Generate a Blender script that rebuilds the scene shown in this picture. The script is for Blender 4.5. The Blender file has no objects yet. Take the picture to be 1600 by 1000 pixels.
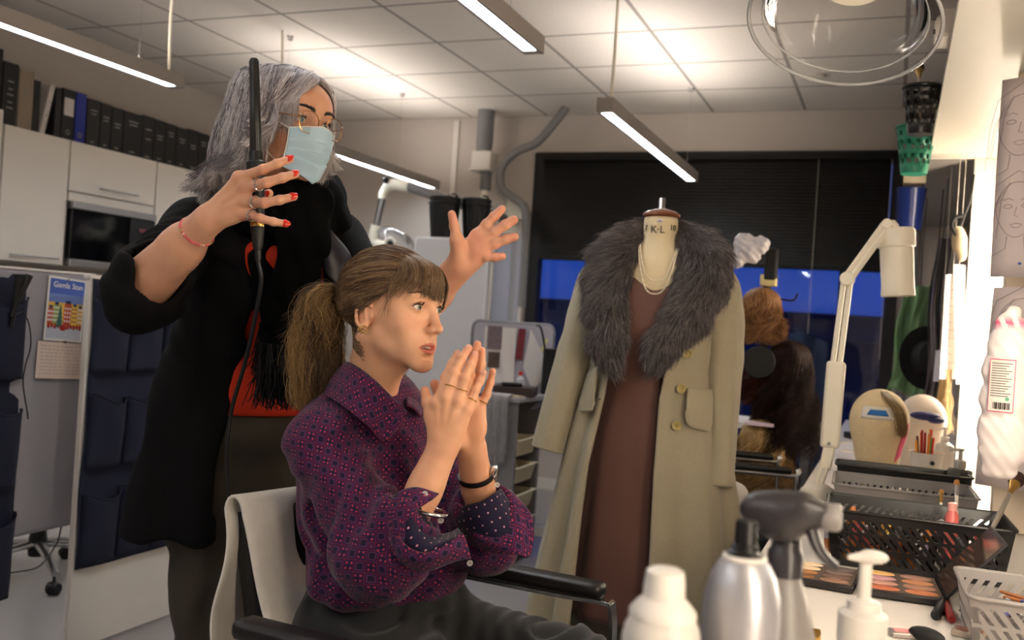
import bpy, bmesh, math, random
import numpy as np
from mathutils import Vector, Matrix
R = math.radians
rng = np.random.default_rng(7)
random.seed(7)
SC = bpy.context.scene
COL = SC.collection

# ---------------------------------------------------------------- camera
TH, RO, FPX, CZ = R(22), R(3.72), 1480.0, 1.2
cF = np.array([-math.sin(TH), math.cos(TH), 0.0])
_R0 = np.array([math.cos(TH), math.sin(TH), 0.0])
_U0 = np.array([0, 0, 1.0])
cR = math.cos(RO)*_R0 + math.sin(RO)*_U0
cU = -math.sin(RO)*_R0 + math.cos(RO)*_U0
cC = np.array([0.0, 0.0, CZ])
cam_d = bpy.data.cameras.new('camera')
cam = bpy.data.objects.new('camera', cam_d)
COL.objects.link(cam)
M = Matrix.Identity(4)
for i in range(3):
    M[i][0], M[i][1], M[i][2], M[i][3] = cR[i], cU[i], -cF[i], cC[i]
cam.matrix_world = M
cam_d.sensor_width = 36
cam_d.lens = 36*FPX/1600
cam_d.clip_start = 0.05
cam_d.dof.use_dof = True
cam_d.dof.focus_distance = 1.85
cam_d.dof.aperture_fstop = 4.5
SC.camera = cam

SC.view_settings.view_transform = 'Standard'
SC.view_settings.look = 'None'
SC.view_settings.gamma = 1
SC.view_settings.use_curve_mapping = False
SC.view_settings.exposure = 1.38
SC.cycles.max_bounces = 8
SC.cycles.transparent_max_bounces = 16
SC.cycles.use_denoising = True
SC.cycles.caustics_reflective = False
SC.cycles.caustics_refractive = False

# dusk sky outside the window
wd = bpy.data.worlds.new('world')
SC.world = wd
wd.use_nodes = True
wd.node_tree.nodes['Background'].inputs[0].default_value = (0.03, 0.10, 0.55, 1)
wd.node_tree.nodes['Background'].inputs[1].default_value = 0.48

# lamp strengths, used by the lamps' builders
E_TUBE = 13.0      # underside of the pendant lamps
E_UP = 17.0        # their upward side
E_MIRROR = 27.0    # warm make-up mirror lamps

# ---------------------------------------------------------------- pixel helpers
def ray(px, py):
    return cF + (px-800)/FPX*cR + (500-py)/FPX*cU
def W(px, py, D):
    return cC + D*ray(px, py)
def WX(px, py, x):
    v = ray(px, py); return cC + v*(x/v[0])
def WY(px, py, y):
    v = ray(px, py); return cC + v*(y/v[1])
def WZ(px, py, z):
    v = ray(px, py); return cC + v*((z-CZ)/v[2])

# ---------------------------------------------------------------- object helpers
def tag(o, label=None, cat=None, group=None, kind=None):
    if label: o['label'] = label
    if cat: o['category'] = cat
    if group: o['group'] = group
    if kind: o['kind'] = kind
    return o
def thing(name, label, cat, loc=(0, 0, 0), group=None):
    o = bpy.data.objects.new(name, None)
    COL.objects.link(o)
    o.location = [float(c) for c in loc]
    o.empty_display_size = .05
    return tag(o, label, cat, group)
def origin_of(p):
    v = np.zeros(3)
    while p is not None:
        v = v + np.array(p.location); p = p.parent
    return v
def link_mesh(name, me, parent=None):
    o = bpy.data.objects.new(name, me)
    COL.objects.link(o)
    if parent is not None:
        o.parent = parent
    return o
def copy_tree(o, parent=None):
    c = o.copy(); COL.objects.link(c); c.parent = parent
    for ch in list(o.children):
        copy_tree(ch, c)
    return c
def rotm(ax, a):
    return np.array(Matrix.Rotation(a, 3, ax))
def nrm(v):
    v = np.asarray(v, float); return v/(np.linalg.norm(v)+1e-12)
def frame_for(d, up=(0, 0, 1)):
    d = nrm(d); up = np.asarray(up, float)
    if abs(d @ nrm(up)) > .98: up = np.array([0, 1, 0.]) if abs(d[1]) < .9 else np.array([1, 0, 0.])
    s = nrm(np.cross(up, d)); u = np.cross(d, s)
    return s, u, d
def spline(pts, n):
    P = np.asarray(pts, float)
    if len(P) == 2:
        t = np.linspace(0, 1, n)[:, None]; return P[0]*(1-t)+P[1]*t
    Q = np.vstack([2*P[0]-P[1], P, 2*P[-1]-P[-2]])
    out = []
    for u in np.linspace(0, len(P)-1-1e-9, n):
        i = int(u); t = u-i
        a, b, c, d = Q[i], Q[i+1], Q[i+2], Q[i+3]
        out.append(.5*((2*b)+(-a+c)*t+(2*a-5*b+4*c-d)*t*t+(-a+3*b-3*c+d)*t**3))
    return np.array(out)

class MB:
    """collects shapes, builds them as one mesh"""
    def __init__(s):
        s.v = []; s.f = []; s.mi = []; s.n = 0; s.uv = {}
        s.T = np.eye(4); s.m = 0
    def add(s, v, f, m=None, uv=None):
        v = np.asarray(v, float).reshape(-1, 3)
        v = v @ s.T[:3, :3].T + s.T[:3, 3]
        base = s.n
        s.v.append(v); s.n += len(v)
        for k, q in enumerate(f):
            s.f.append(tuple(int(i)+base for i in q)); s.mi.append(s.m if m is None else m)
            if uv is not None: s.uv[len(s.f)-1] = uv[k]
        return s
    def box(s, c, size, rot=None, m=None):
        h = np.array(size, float)/2
        P = np.array([[x, y, z] for x in (-1, 1) for y in (-1, 1) for z in (-1, 1)])*h
        if rot is not None: P = P @ np.asarray(rot).T
        P = P+np.asarray(c, float)
        F = [(0, 1, 3, 2), (4, 6, 7, 5), (0, 4, 5, 1), (2, 3, 7, 6), (0, 2, 6, 4), (1, 5, 7, 3)]
        return s.add(P, F, m)
    def loft(s, rings, cap=True, closed=True, m=None, uvs=None):
        rings = np.asarray(rings, float); nr, k = rings.shape[:2]
        F = []; UV = []
        kk = k if closed else k-1
        for i in range(nr-1):
            for j in range(kk):
                a, b = i*k+j, i*k+(j+1) % k
                F.append((a, b, b+k, a+k))
                if uvs is not None:
                    u0, u1 = uvs[0][j], uvs[0][j+1]; v0, v1 = uvs[1][i], uvs[1][i+1]
                    UV.append([(u0, v0), (u1, v0), (u1, v1), (u0, v1)])
        if cap and closed:
            F.append(tuple(range(k))[::-1]); F.append(tuple(range((nr-1)*k, nr*k)))
            if uvs is not None:
                UV.append([(0, 0)]*k); UV.append([(0, 0)]*k)
        return s.add(rings.reshape(-1, 3), F, m, UV if uvs is not None else None)
    def tube(s, pts, r, n=12, cap=True, m=None, flat=1.0, up=(0, 0, 1)):
        pts = np.asarray(pts, float)
        r = np.broadcast_to(np.asarray(r, float), (len(pts),))
        t = np.gradient(pts, axis=0)
        S, U, _ = frame_for(t[0], up)
        rings = []
        a = np.linspace(0, 2*np.pi, n, endpoint=False)
        for i in range(len(pts)):
            d = nrm(t[i]); S = nrm(S-d*(S@d)); U = np.cross(d, S)
            rings.append(pts[i]+r[i]*(np.cos(a)[:, None]*S+flat*np.sin(a)[:, None]*U))
        return s.loft(rings, cap, True, m)
    def cyl(s, a, b, r, n=24, m=None, r2=None):
        return s.tube([a, b], [r, r if r2 is None else r2], n, True, m)
    def lathe(s, prof, n=32, c=(0, 0, 0), m=None, rot=None, cap=True, sx=1, sy=1):
        a = np.linspace(0, 2*np.pi, n, endpoint=False)
        rings = np.array([np.stack([r*np.cos(a)*sx, r*np.sin(a)*sy, np.full(n, z)], 1) for r, z in prof])
        if rot is not None: rings = rings @ np.asarray(rot).T
        return s.loft(rings+np.asarray(c, float), cap, True, m)
    def sph(s, c, r, n=16, m=None, rot=None):
        r = np.broadcast_to(np.asarray(r, float), (3,))
        th = np.linspace(0.001, np.pi-.001, n//2+2)
        a = np.linspace(0, 2*np.pi, n, endpoint=False)
        rings = np.array([np.stack([np.sin(t)*np.cos(a)*r[0], np.sin(t)*np.sin(a)*r[1], np.full(n, -np.cos(t)*r[2])], 1) for t in th])
        if rot is not None: rings = rings @ np.asarray(rot).T
        return s.loft(rings+np.asarray(c, float), True, True, m)
    def grid(s, fn, nu, nv, m=None, uvscale=None):
        u = np.linspace(0, 1, nu); v = np.linspace(0, 1, nv)
        P = np.array([[fn(a, b) for b in v] for a in u]).reshape(-1, 3)
        F = []; UV = []
        for i in range(nu-1):
            for j in range(nv-1):
                F.append((i*nv+j, i*nv+j+1, (i+1)*nv+j+1, (i+1)*nv+j))
                if uvscale is not None:
                    U = lambda a, b: (a*uvscale[0], b*uvscale[1])
                    UV.append([U(u[i], v[j]), U(u[i], v[j+1]), U(u[i+1], v[j+1]), U(u[i+1], v[j])])
        return s.add(P, F, m, UV if uvscale is not None else None)
    def torus(s, c, R_, r, n=32, k=10, rot=None, m=None, a0=0, a1=2*np.pi):
        full = abs(a1-a0-2*np.pi) < 1e-6
        t = np.linspace(a0, a1, n, endpoint=not full); a = np.linspace(0, 2*np.pi, k, endpoint=False)
        rings = np.array([np.stack([(R_+r*np.cos(a))*math.cos(x), (R_+r*np.cos(a))*math.sin(x), r*np.sin(a)], 1) for x in t])
        if rot is not None: rings = rings @ np.asarray(rot).T
        if full: rings = np.concatenate([rings, rings[:1]])
        return s.loft(rings+np.asarray(c, float), not full, True, m)
    def build(s, name, mat, parent=None, smooth=True, bevel=0, bseg=2, subdiv=0, solid=0, angle=40, label=None, soff=0):
        V = np.concatenate(s.v) if s.v else np.zeros((0, 3))
        V = V-origin_of(parent)
        me = bpy.data.meshes.new(name)
        me.from_pydata(V.tolist(), [], s.f)
        mats = mat if isinstance(mat, (list, tuple)) else [mat]
        for mm in mats: me.materials.append(mm)
        if len(mats) > 1: me.polygons.foreach_set('material_index', np.array(s.mi, dtype=np.int32))
        if s.uv:
            L = me.uv_layers.new(name='UVMap')
            arr = np.zeros((len(me.loops), 2))
            for p in me.polygons:
                q = s.uv.get(p.index)
                if q is not None:
                    for k, li in enumerate(p.loop_indices): arr[li] = q[k]
            L.data.foreach_set('uv', arr.ravel())
        bm = bmesh.new(); bm.from_mesh(me)
        bmesh.ops.recalc_face_normals(bm, faces=bm.faces)
        bm.to_mesh(me); bm.free()
        o = link_mesh(name, me, parent)
        if label: o['label'] = label
        if smooth:
            me.polygons.foreach_set('use_smooth', [True]*len(me.polygons))
            if angle < 180 and not subdiv: me.set_sharp_from_angle(angle=R(angle))
        if solid:
            md = o.modifiers.new('solidify', 'SOLIDIFY'); md.thickness = solid; md.offset = soff
        if bevel:
            md = o.modifiers.new('bevel', 'BEVEL'); md.width = bevel; md.segments = bseg; md.limit_method = 'ANGLE'; md.angle_limit = R(35)
        if subdiv:
            md = o.modifiers.new('subsurf', 'SUBSURF'); md.levels = subdiv; md.render_levels = subdiv
        me.update()
        return o

# ---------------------------------------------------------------- materials
def srgb(r, g=None, b=None):
    if g is None and isinstance(r, (tuple, list)): r, g, b = r[:3]
    elif g is None:
        h = r.lstrip('#'); r, g, b = (int(h[i:i+2], 16) for i in (0, 2, 4))
    f = lambda c: (c/255/12.92) if c/255 <= .04045 else ((c/255+.055)/1.055)**2.4
    return (f(r), f(g), f(b), 1)
class NT:
    def __init__(s, m): s.t = m.node_tree; s.n = s.t.nodes; s.l = s.t.links
    def new(s, ty, **kw):
        n = s.n.new(ty)
        for k, v in kw.items():
            if k.startswith('i_'):
                n.inputs[k[2:].replace('_', ' ')].default_value = v
            else: setattr(n, k, v)
        return n
    def link(s, a, b): s.l.new(a, b)
    def math(s, op, a, b=None, c=None):
        n = s.n.new('ShaderNodeMath'); n.operation = op
        for i, x in enumerate((a, b, c)):
            if x is None: continue
            if isinstance(x, (int, float)): n.inputs[i].default_value = x
            else: s.link(x, n.inputs[i])
        return n.outputs[0]
    def mix(s, fac, a, b):
        n = s.n.new('ShaderNodeMix'); n.data_type = 'RGBA'
        for i, x in ((0, fac), (6, a), (7, b)):
            if isinstance(x, (int, float)): n.inputs[i].default_value = x
            elif isinstance(x, tuple): n.inputs[i].default_value = x
            else: s.link(x, n.inputs[i])
        return n.outputs[2]
def mat(name, color, rough=.6, metal=0, spec=.5, var=0, vscale=20, bump=0, bscale=60, emit=None, estr=0, trans=0, alpha=1, ior=1.45, sheen=0, sss=0, coat=0, stretch=None, weave=0, attr=None, backface=None):
    m = bpy.data.materials.new(name); m.use_nodes = True
    T = NT(m); p = T.n['Principled BSDF']
    col = color if isinstance(color, tuple) else srgb(color)
    if len(col) == 3: col = srgb(*col)
    p.inputs['Base Color'].default_value = col
    p.inputs['Roughness'].default_value = rough
    p.inputs['Metallic'].default_value = metal
    p.inputs['Specular IOR Level'].default_value = spec
    p.inputs['IOR'].default_value = ior
    p.inputs['Transmission Weight'].default_value = trans
    p.inputs['Alpha'].default_value = alpha
    p.inputs['Coat Weight'].default_value = coat
    if sheen:
        p.inputs['Sheen Weight'].default_value = sheen; p.inputs['Sheen Roughness'].default_value = .5
    if sss:
        p.inputs['Subsurface Weight'].default_value = sss
        p.inputs['Subsurface Radius'].default_value = (1, .35, .2)
        p.inputs['Subsurface Scale'].default_value = .006
    if emit:
        p.inputs['Emission Color'].default_value = srgb(emit) if isinstance(emit, str) else emit
        p.inputs['Emission Strength'].default_value = estr
    tc = T.new('ShaderNodeTexCoord'); src = tc.outputs['Object']
    if stretch:
        mp = T.new('ShaderNodeMapping'); mp.inputs['Scale'].default_value = stretch; T.link(src, mp.inputs[0]); src = mp.outputs[0]
    base = None
    if attr:
        at = T.new('ShaderNodeAttribute', attribute_name=attr); base = at.outputs['Color']
        T.link(base, p.inputs['Base Color'])
    if var:
        nz = T.new('ShaderNodeTexNoise'); nz.inputs['Scale'].default_value = vscale; nz.inputs['Detail'].default_value = 4
        T.link(src, nz.inputs['Vector'])
        f = T.math('MULTIPLY_ADD', nz.outputs[0], 2*var, 1-var)
        mx = T.new('ShaderNodeMix'); mx.data_type = 'RGBA'; mx.blend_type = 'MULTIPLY'; mx.inputs[0].default_value = 1
        if base is not None: T.link(base, mx.inputs[6])
        else: mx.inputs[6].default_value = col
        T.link(f, mx.inputs[7]); T.link(mx.outputs[2], p.inputs['Base Color'])
    hgt = None
    if weave:
        sp = T.new('ShaderNodeSeparateXYZ'); T.link(src, sp.inputs[0])
        a = T.math('SINE', T.math('MULTIPLY', T.math('ADD', sp.outputs[0], sp.outputs[1]), weave))
        b = T.math('SINE', T.math('MULTIPLY', T.math('ADD', sp.outputs[2], T.math('MULTIPLY', sp.outputs[0], .6)), weave))
        hgt = T.math('MULTIPLY', a, b)
    if bump:
        if hgt is None:
            nz = T.new('ShaderNodeTexNoise'); nz.inputs['Scale'].default_value = bscale; nz.inputs['Detail'].default_value = 3
            T.link(src, nz.inputs['Vector']); hgt = nz.outputs[0]
        bp = T.new('ShaderNodeBump'); bp.inputs['Strength'].default_value = bump; bp.inputs['Distance'].default_value = .003
        T.link(hgt, bp.inputs['Height']); T.link(bp.outputs[0], p.inputs['Normal'])
    return m
def glass(name, tint=(1, 1, 1, 1), rough=.02, opacity=.12):
    """thin clear sheet: mostly lets light straight through, with a glossy reflection"""
    m = bpy.data.materials.new(name); m.use_nodes = True
    T = NT(m); T.n.remove(T.n['Principled BSDF'])
    tr = T.new('ShaderNodeBsdfTransparent'); tr.inputs[0].default_value = tint
    gl = T.new('ShaderNodeBsdfGlossy'); gl.inputs['Roughness'].default_value = rough
    df = T.new('ShaderNodeBsdfDiffuse'); df.inputs[0].default_value = (.8, .8, .82, 1)
    fr = T.new('ShaderNodeFresnel'); fr.inputs[0].default_value = 1.5
    m1 = T.new('ShaderNodeMixShader'); m1.inputs[0].default_value = opacity
    T.link(tr.outputs[0], m1.inputs[1]); T.link(df.outputs[0], m1.inputs[2])
    m2 = T.new('ShaderNodeMixShader'); T.link(fr.outputs[0], m2.inputs[0])
    T.link(m1.outputs[0], m2.inputs[1]); T.link(gl.outputs[0], m2.inputs[2])
    T.link(m2.outputs[0], T.n['Material Output'].inputs[0])
    return m

# ---------------------------------------------------------------- signed-distance bodies
def P_ell(c, r, rot=None):
    c = np.asarray(c, float); r = np.asarray(r, float)*np.ones(3); rot = None if rot is None else np.asarray(rot, float)
    def f(P):
        q = P-c
        if rot is not None: q = q @ rot
        k0 = np.linalg.norm(q/r, axis=1); k1 = np.linalg.norm(q/(r*r), axis=1)+1e-9
        return k0*(k0-1)/k1
    return f, c, r.max()
def P_cap(a, b, ra, rb=None):
    a = np.asarray(a, float); b = np.asarray(b, float); rb = ra if rb is None else rb
    ab = b-a; L2 = ab@ab+1e-12
    def f(P):
        t = np.clip((P-a)@ab/L2, 0, 1)
        return np.linalg.norm(P-a-t[:, None]*ab, axis=1)-(ra+(rb-ra)*t)
    return f, (a+b)/2, math.sqrt(L2)/2+max(ra, rb)
def P_ecap(a, b, ra, rb, flat, side):
    """capsule with an oval section: thinner by `flat` along `side`"""
    a = np.asarray(a, float); b = np.asarray(b, float); side = nrm(side)
    ab = b-a; L2 = ab@ab+1e-12
    def f(P):
        t = np.clip((P-a)@ab/L2, 0, 1)
        d = P-a-t[:, None]*ab
        s = d@side
        d = d+side*(s*(1/flat-1))[:, None]
        return (np.linalg.norm(d, axis=1)-(ra+(rb-ra)*t))*min(1, .5*(1+flat))
    return f, (a+b)/2, math.sqrt(L2)/2+max(ra, rb)
def P_box(c, h, rot=None, rr=0.0):
    c = np.asarray(c, float); h = np.asarray(h, float); rot = None if rot is None else np.asarray(rot, float)
    def f(P):
        q = P-c
        if rot is not None: q = q @ rot
        q = np.abs(q)-(h-rr)
        return np.linalg.norm(np.maximum(q, 0), axis=1)+np.minimum(q.max(axis=1), 0)-rr
    return f, c, np.linalg.norm(h)
class SDF:
    def __init__(s): s.ops = []
    def u(s, p, k=.01): s.ops.append(('u', p, k)); return s
    def cut(s, p, k=.004): s.ops.append(('c', p, k)); return s
    def ev(s, P, c=None, rad=None):
        d = np.full(len(P), 1.0)
        for op, (f, pc, pr), k in s.ops:
            if c is not None and np.linalg.norm(pc-c) > pr*1.25+rad+k*1.5+.012: continue
            x = f(P)
            if op == 'u':
                h = np.maximum(k-np.abs(d-x), 0)/k
                d = np.minimum(d, x)-h*h*k*.25
            else:
                x = -x
                h = np.maximum(k-np.abs(d-x), 0)/k
                d = np.maximum(d, x)+h*h*k*.25
        return d
    def mesh(s, h, B=16, disp=None):
        """surface nets over the blocks the surface passes through"""
        lo = np.min([p[1]-p[2] for o, p, k in s.ops if o == 'u'], axis=0)-4*h
        hi = np.max([p[1]+p[2] for o, p, k in s.ops if o == 'u'], axis=0)+4*h
        nb = np.ceil((hi-lo)/(B*h)).astype(int)
        N = nb*B+2
        g = np.arange(B+1)
        GX, GY, GZ = np.meshgrid(g, g, g, indexing='ij')
        loc = np.stack([GX.ravel(), GY.ravel(), GZ.ravel()], 1)
        rad = B*h*math.sqrt(3)/2
        bi = np.stack(np.meshgrid(*[np.arange(n) for n in nb], indexing='ij'), -1).reshape(-1, 3)
        cen = lo+(bi+.5)*B*h
        dc = s.ev(cen)
        act = bi[np.abs(dc) < rad*1.6+.03]
        ids = []; pos = []; quads = []
        gid = lambda I: (I[:, 0]*N[1]+I[:, 1])*N[2]+I[:, 2]
        for b in act:
            I0 = b*B
            P = lo+(I0+loc)*h
            d = s.ev(P, lo+(b+.5)*B*h, rad)
            if disp is not None: d = d+disp(P)
            if d.min() > 0 or d.max() < 0: continue
            D = d.reshape(B+1, B+1, B+1); S = D < 0
            c8 = [D[i:B+i, j:B+j, k:B+k] for i in (0, 1) for j in (0, 1) for k in (0, 1)]
            s8 = sum((c < 0).astype(np.int8) for c in c8)
            mask = (s8 > 0) & (s8 < 8)
            if mask.any():
                idx = np.argwhere(mask)
                cv = np.stack([c[mask] for c in c8], 1)
                acc = np.zeros((len(idx), 3)); cnt = np.zeros(len(idx))
                off = np.array([(i, j, k) for i in (0, 1) for j in (0, 1) for k in (0, 1)], float)
                for p_ in range(8):
                    for q_ in range(p_+1, 8):
                        if np.abs(off[p_]-off[q_]).sum() != 1: continue
                        a, bb = cv[:, p_], cv[:, q_]
                        m = (a < 0) != (bb < 0)
                        t = np.where(m, a/(a-bb+1e-20), 0)
                        acc += np.where(m[:, None], off[p_]+t[:, None]*(off[q_]-off[p_]), 0); cnt += m
                pos.append(lo+(I0+idx+acc/cnt[:, None])*h); ids.append(gid(I0+idx))
            for ax in range(3):
                o1, o2 = (ax+1) % 3, (ax+2) % 3
                sl0 = [slice(0, B)]*3; sl1 = [slice(0, B)]*3; sl1[ax] = slice(1, B+1)
                A = S[tuple(sl0)]; Bv = S[tuple(sl1)]
                e = np.argwhere(A != Bv)
                if not len(e): continue
                fl = A[tuple(e.T)]
                G = I0+e
                ok = (G[:, o1] > 0) & (G[:, o2] > 0)
                G = G[ok]; fl = fl[ok]
                u = np.zeros(3, int); u[o1] = 1; v = np.zeros(3, int); v[o2] = 1
                q = np.stack([gid(G-u-v), gid(G-v), gid(G), gid(G-u)], 1)
                q = np.where(fl[:, None], q, q[:, ::-1])
                quads.append(q)
        ids = np.concatenate(ids); pos = np.concatenate(pos); quads = np.concatenate(quads)
        order = np.argsort(ids); ids = ids[order]; pos = pos[order]
        k = np.searchsorted(ids, quads); k = np.minimum(k, len(ids)-1)
        good = (ids[k] == quads).all(axis=1)
        return pos, k[good]
def relax(V, Q, it=1, f=.5):
    for _ in range(it):
        acc = np.zeros_like(V); n = np.zeros(len(V))
        for a, b in ((0, 1), (1, 2), (2, 3), (3, 0)):
            for x, y in ((a, b), (b, a)):
                np.add.at(acc, Q[:, x], V[Q[:, y]]); np.add.at(n, Q[:, x], 1)
        V = V*(1-f)+f*acc/np.maximum(n, 1)[:, None]
    return V
def vnormals(V, Q):
    n = np.cross(V[Q[:, 2]]-V[Q[:, 0]], V[Q[:, 3]]-V[Q[:, 1]])
    N = np.zeros_like(V)
    for i in range(4): np.add.at(N, Q[:, i], n)
    return N/(np.linalg.norm(N, axis=1)[:, None]+1e-12)
def quad_mesh(name, V, Q, mats, parent=None, colors=None, mi=None, uv=None, label=None):
    """V, Q arrays -> smooth object; colors per vertex, uv per corner"""
    V = V-origin_of(parent)
    me = bpy.data.meshes.new(name)
    nq = len(Q)
    me.vertices.add(len(V)); me.vertices.foreach_set('co', V.astype(np.float32).ravel())
    me.loops.add(nq*4); me.loops.foreach_set('vertex_index', Q.astype(np.int32).ravel())
    me.polygons.add(nq); me.polygons.foreach_set('loop_start', np.arange(nq, dtype=np.int32)*4)
    me.polygons.foreach_set('use_smooth', np.ones(nq, bool))
    for m in (mats if isinstance(mats, (list, tuple)) else [mats]): me.materials.append(m)
    if mi is not None: me.polygons.foreach_set('material_index', np.asarray(mi, dtype=np.int32))
    if colors is not None:
        ca = me.color_attributes.new('paint', 'FLOAT_COLOR', 'POINT')
        c4 = np.ones((len(V), 4), np.float32); c4[:, :3] = colors
        ca.data.foreach_set('color', c4.ravel())
    if uv is not None:
        L = me.uv_layers.new(name='UVMap'); L.data.foreach_set('uv', uv.astype(np.float32).ravel())
    me.update(calc_edges=True); me.validate()
    o = link_mesh(name, me, parent)
    if label: o['label'] = label
    return o
def hair_obj(name, strands, mat_, parent=None, r0=.0005, r1=.0002, label=None):
    """strands: array (n, k, 3) of points -> one hair curves object"""
    S = np.asarray(strands, float)-origin_of(parent)
    n, k = S.shape[:2]
    hc = bpy.data.hair_curves.new(name)
    hc.add_curves([k]*n)
    hc.attributes['position'].data.foreach_set('vector', S.astype(np.float32).ravel())
    ra = hc.attributes.get('radius') or hc.attributes.new('radius', 'FLOAT', 'POINT')
    rad = np.linspace(r0, r1, k)[None, :]*np.ones((n, 1))
    ra.data.foreach_set('value', rad.astype(np.float32).ravel())
    hc.materials.append(mat_)
    o = bpy.data.objects.new(name, hc); COL.objects.link(o)
    if parent is not None: o.parent = parent
    if label: o['label'] = label
    return o
def push_out(S, sdf, O, H, hc, mind=.0025):
    """move strand points that lie inside the head out to its surface"""
    S = np.array(S, float); sh = S.shape; P = S.reshape(-1, 3); c = O+H @ np.asarray(hc)
    for _ in range(3):
        d = sdf.ev(P); r_ = P-c; r_ /= np.linalg.norm(r_, axis=1)[:, None]+1e-9
        P = P+r_*np.clip(mind-d, 0, .03)[:, None]
    return P.reshape(sh)
def hair_mat(name, cols, rough=.35, vscale=1.0, spec=.5):
    """strand material: colour varies from strand to strand"""
    m = bpy.data.materials.new(name); m.use_nodes = True
    T = NT(m); p = T.n['Principled BSDF']
    hi = T.new('ShaderNodeHairInfo')
    rp = T.new('ShaderNodeValToRGB')
    e = rp.color_ramp.elements
    e[0].color = srgb(cols[0]); e[1].color = srgb(cols[-1])
    for i in range(1, len(cols)-1): e.new(i/(len(cols)-1)).color = srgb(cols[i])
    T.link(hi.outputs['Random'], rp.inputs[0]); T.link(rp.outputs[0], p.inputs['Base Color'])
    p.inputs['Roughness'].default_value = rough; p.inputs['Specular IOR Level'].default_value = spec
    return m
def text_obj(name, s, loc, rot, size, m, parent=None, ext=.0004, align='CENTER', label=None):
    """lettering as a mesh; rot is a 3x3 matrix (columns: right, up, out)"""
    cu = bpy.data.curves.new(name, 'FONT'); cu.body = s; cu.size = size; cu.extrude = ext
    cu.align_x = align; cu.align_y = 'CENTER'; cu.resolution_u = 3
    tmp = bpy.data.objects.new('t', cu); COL.objects.link(tmp)
    dg = bpy.context.evaluated_depsgraph_get(); dg.update()
    me = bpy.data.meshes.new_from_object(tmp.evaluated_get(dg))
    bpy.data.objects.remove(tmp); bpy.data.curves.remove(cu)
    me.name = name
    rot = np.asarray(rot, float)
    n = len(me.vertices); co = np.zeros(n*3); me.vertices.foreach_get('co', co)
    co = co.reshape(-1, 3) @ rot.T + np.asarray(loc, float) - origin_of(parent)
    me.vertices.foreach_set('co', co.ravel()); me.materials.clear(); me.materials.append(m); me.update()
    o = link_mesh(name, me, parent)
    if label: o['label'] = label
    return o
def facing(n, up=(0, 0, 1)):
    """3x3 with columns right, up, out for a flat thing facing along n"""
    n = nrm(n); r = nrm(np.cross(up, n)); u = np.cross(n, r)
    return np.stack([r, u, n], 1)
# ================================================================ room shell
XL, XR, YB, YF, ZC = -4.72, 0.38, 6.45, -2.6, 2.7
m_wall = mat('wall_paint', (196, 186, 178), .85, var=.03, vscale=3)
m_frame_dk = mat('window_frame_dark', (24, 22, 24), .5)
m_white = mat('white_laminate', (222, 216, 208), .45)
m_offwhite = mat('offwhite_plastic', (236, 228, 210), .4)
m_metal = mat('brushed_metal', (170, 170, 172), .3, 1)
m_chrome = mat('chrome', (225, 225, 228), .12, 1)
m_black = mat('black_plastic', (16, 15, 16), .38)
m_blackm = mat('black_matte', (14, 13, 14), .7)
m_paper = mat('paper', (226, 218, 214), .8)
m_ink = mat('ink', (60, 56, 66), .7)
m_glass = glass('clear_glass', opacity=.0)

def ceiling_mat():
    m = mat('ceiling_tiles', (226, 218, 210), .9)
    T = NT(m); p = T.n['Principled BSDF']
    tc = T.new('ShaderNodeTexCoord'); sp = T.new('ShaderNodeSeparateXYZ'); T.link(tc.outputs['Object'], sp.inputs[0])
    def line(s, off, w=.010):
        q = T.math('FRACT', T.math('ADD', T.math('DIVIDE', T.math('ADD', s, -off), .6), .5))
        d = T.math('ABSOLUTE', T.math('ADD', q, -.5))
        return T.math('LESS_THAN', d, w/.6)
    a = line(sp.outputs[0], -.63); b = line(sp.outputs[1], 4.05)
    f = T.math('MAXIMUM', a, b)
    nz = T.new('ShaderNodeTexNoise'); nz.inputs['Scale'].default_value = 90; nz.inputs['Detail'].default_value = 3
    T.link(tc.outputs['Object'], nz.inputs['Vector'])
    tile = T.mix(nz.outputs[0], srgb(206, 198, 192), srgb(232, 224, 216))
    T.link(T.mix(f, tile, srgb(150, 142, 138)), p.inputs['Base Color'])
    bp = T.new('ShaderNodeBump'); bp.inputs['Strength'].default_value = .5; bp.inputs['Distance'].default_value = .004
    T.link(T.math('MULTIPLY', f, -1), bp.inputs['Height']); T.link(bp.outputs[0], p.inputs['Normal'])
    return m
def floor_mat():
    m = mat('linoleum_floor', (150, 146, 146), .22, spec=.4, var=.05, vscale=1.6)
    return m
def slab(name, lo, hi, m, kind='structure', parent=None, **k):
    lo = np.array(lo, float); hi = np.array(hi, float)
    o = MB().box((lo+hi)/2, hi-lo).build(name, m, parent, smooth=False, **k)
    if kind: o['kind'] = kind
    return o
slab('floor', (XL-.1, YF-.1, -.1), (XR+.1, YB+.1, 0), floor_mat())
slab('ceiling', (XL-.1, YF-.1, ZC), (XR+.1, YB+.1, ZC+.1), ceiling_mat())
slab('wall_left', (XL-.1, YF, 0), (XL, YB, ZC), m_wall)
slab('wall_right', (XR, YF, 0), (XR+.1, YB, ZC), m_wall)
slab('wall_near', (XL, YF-.1, 0), (XR, YF, ZC), m_wall)
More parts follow.
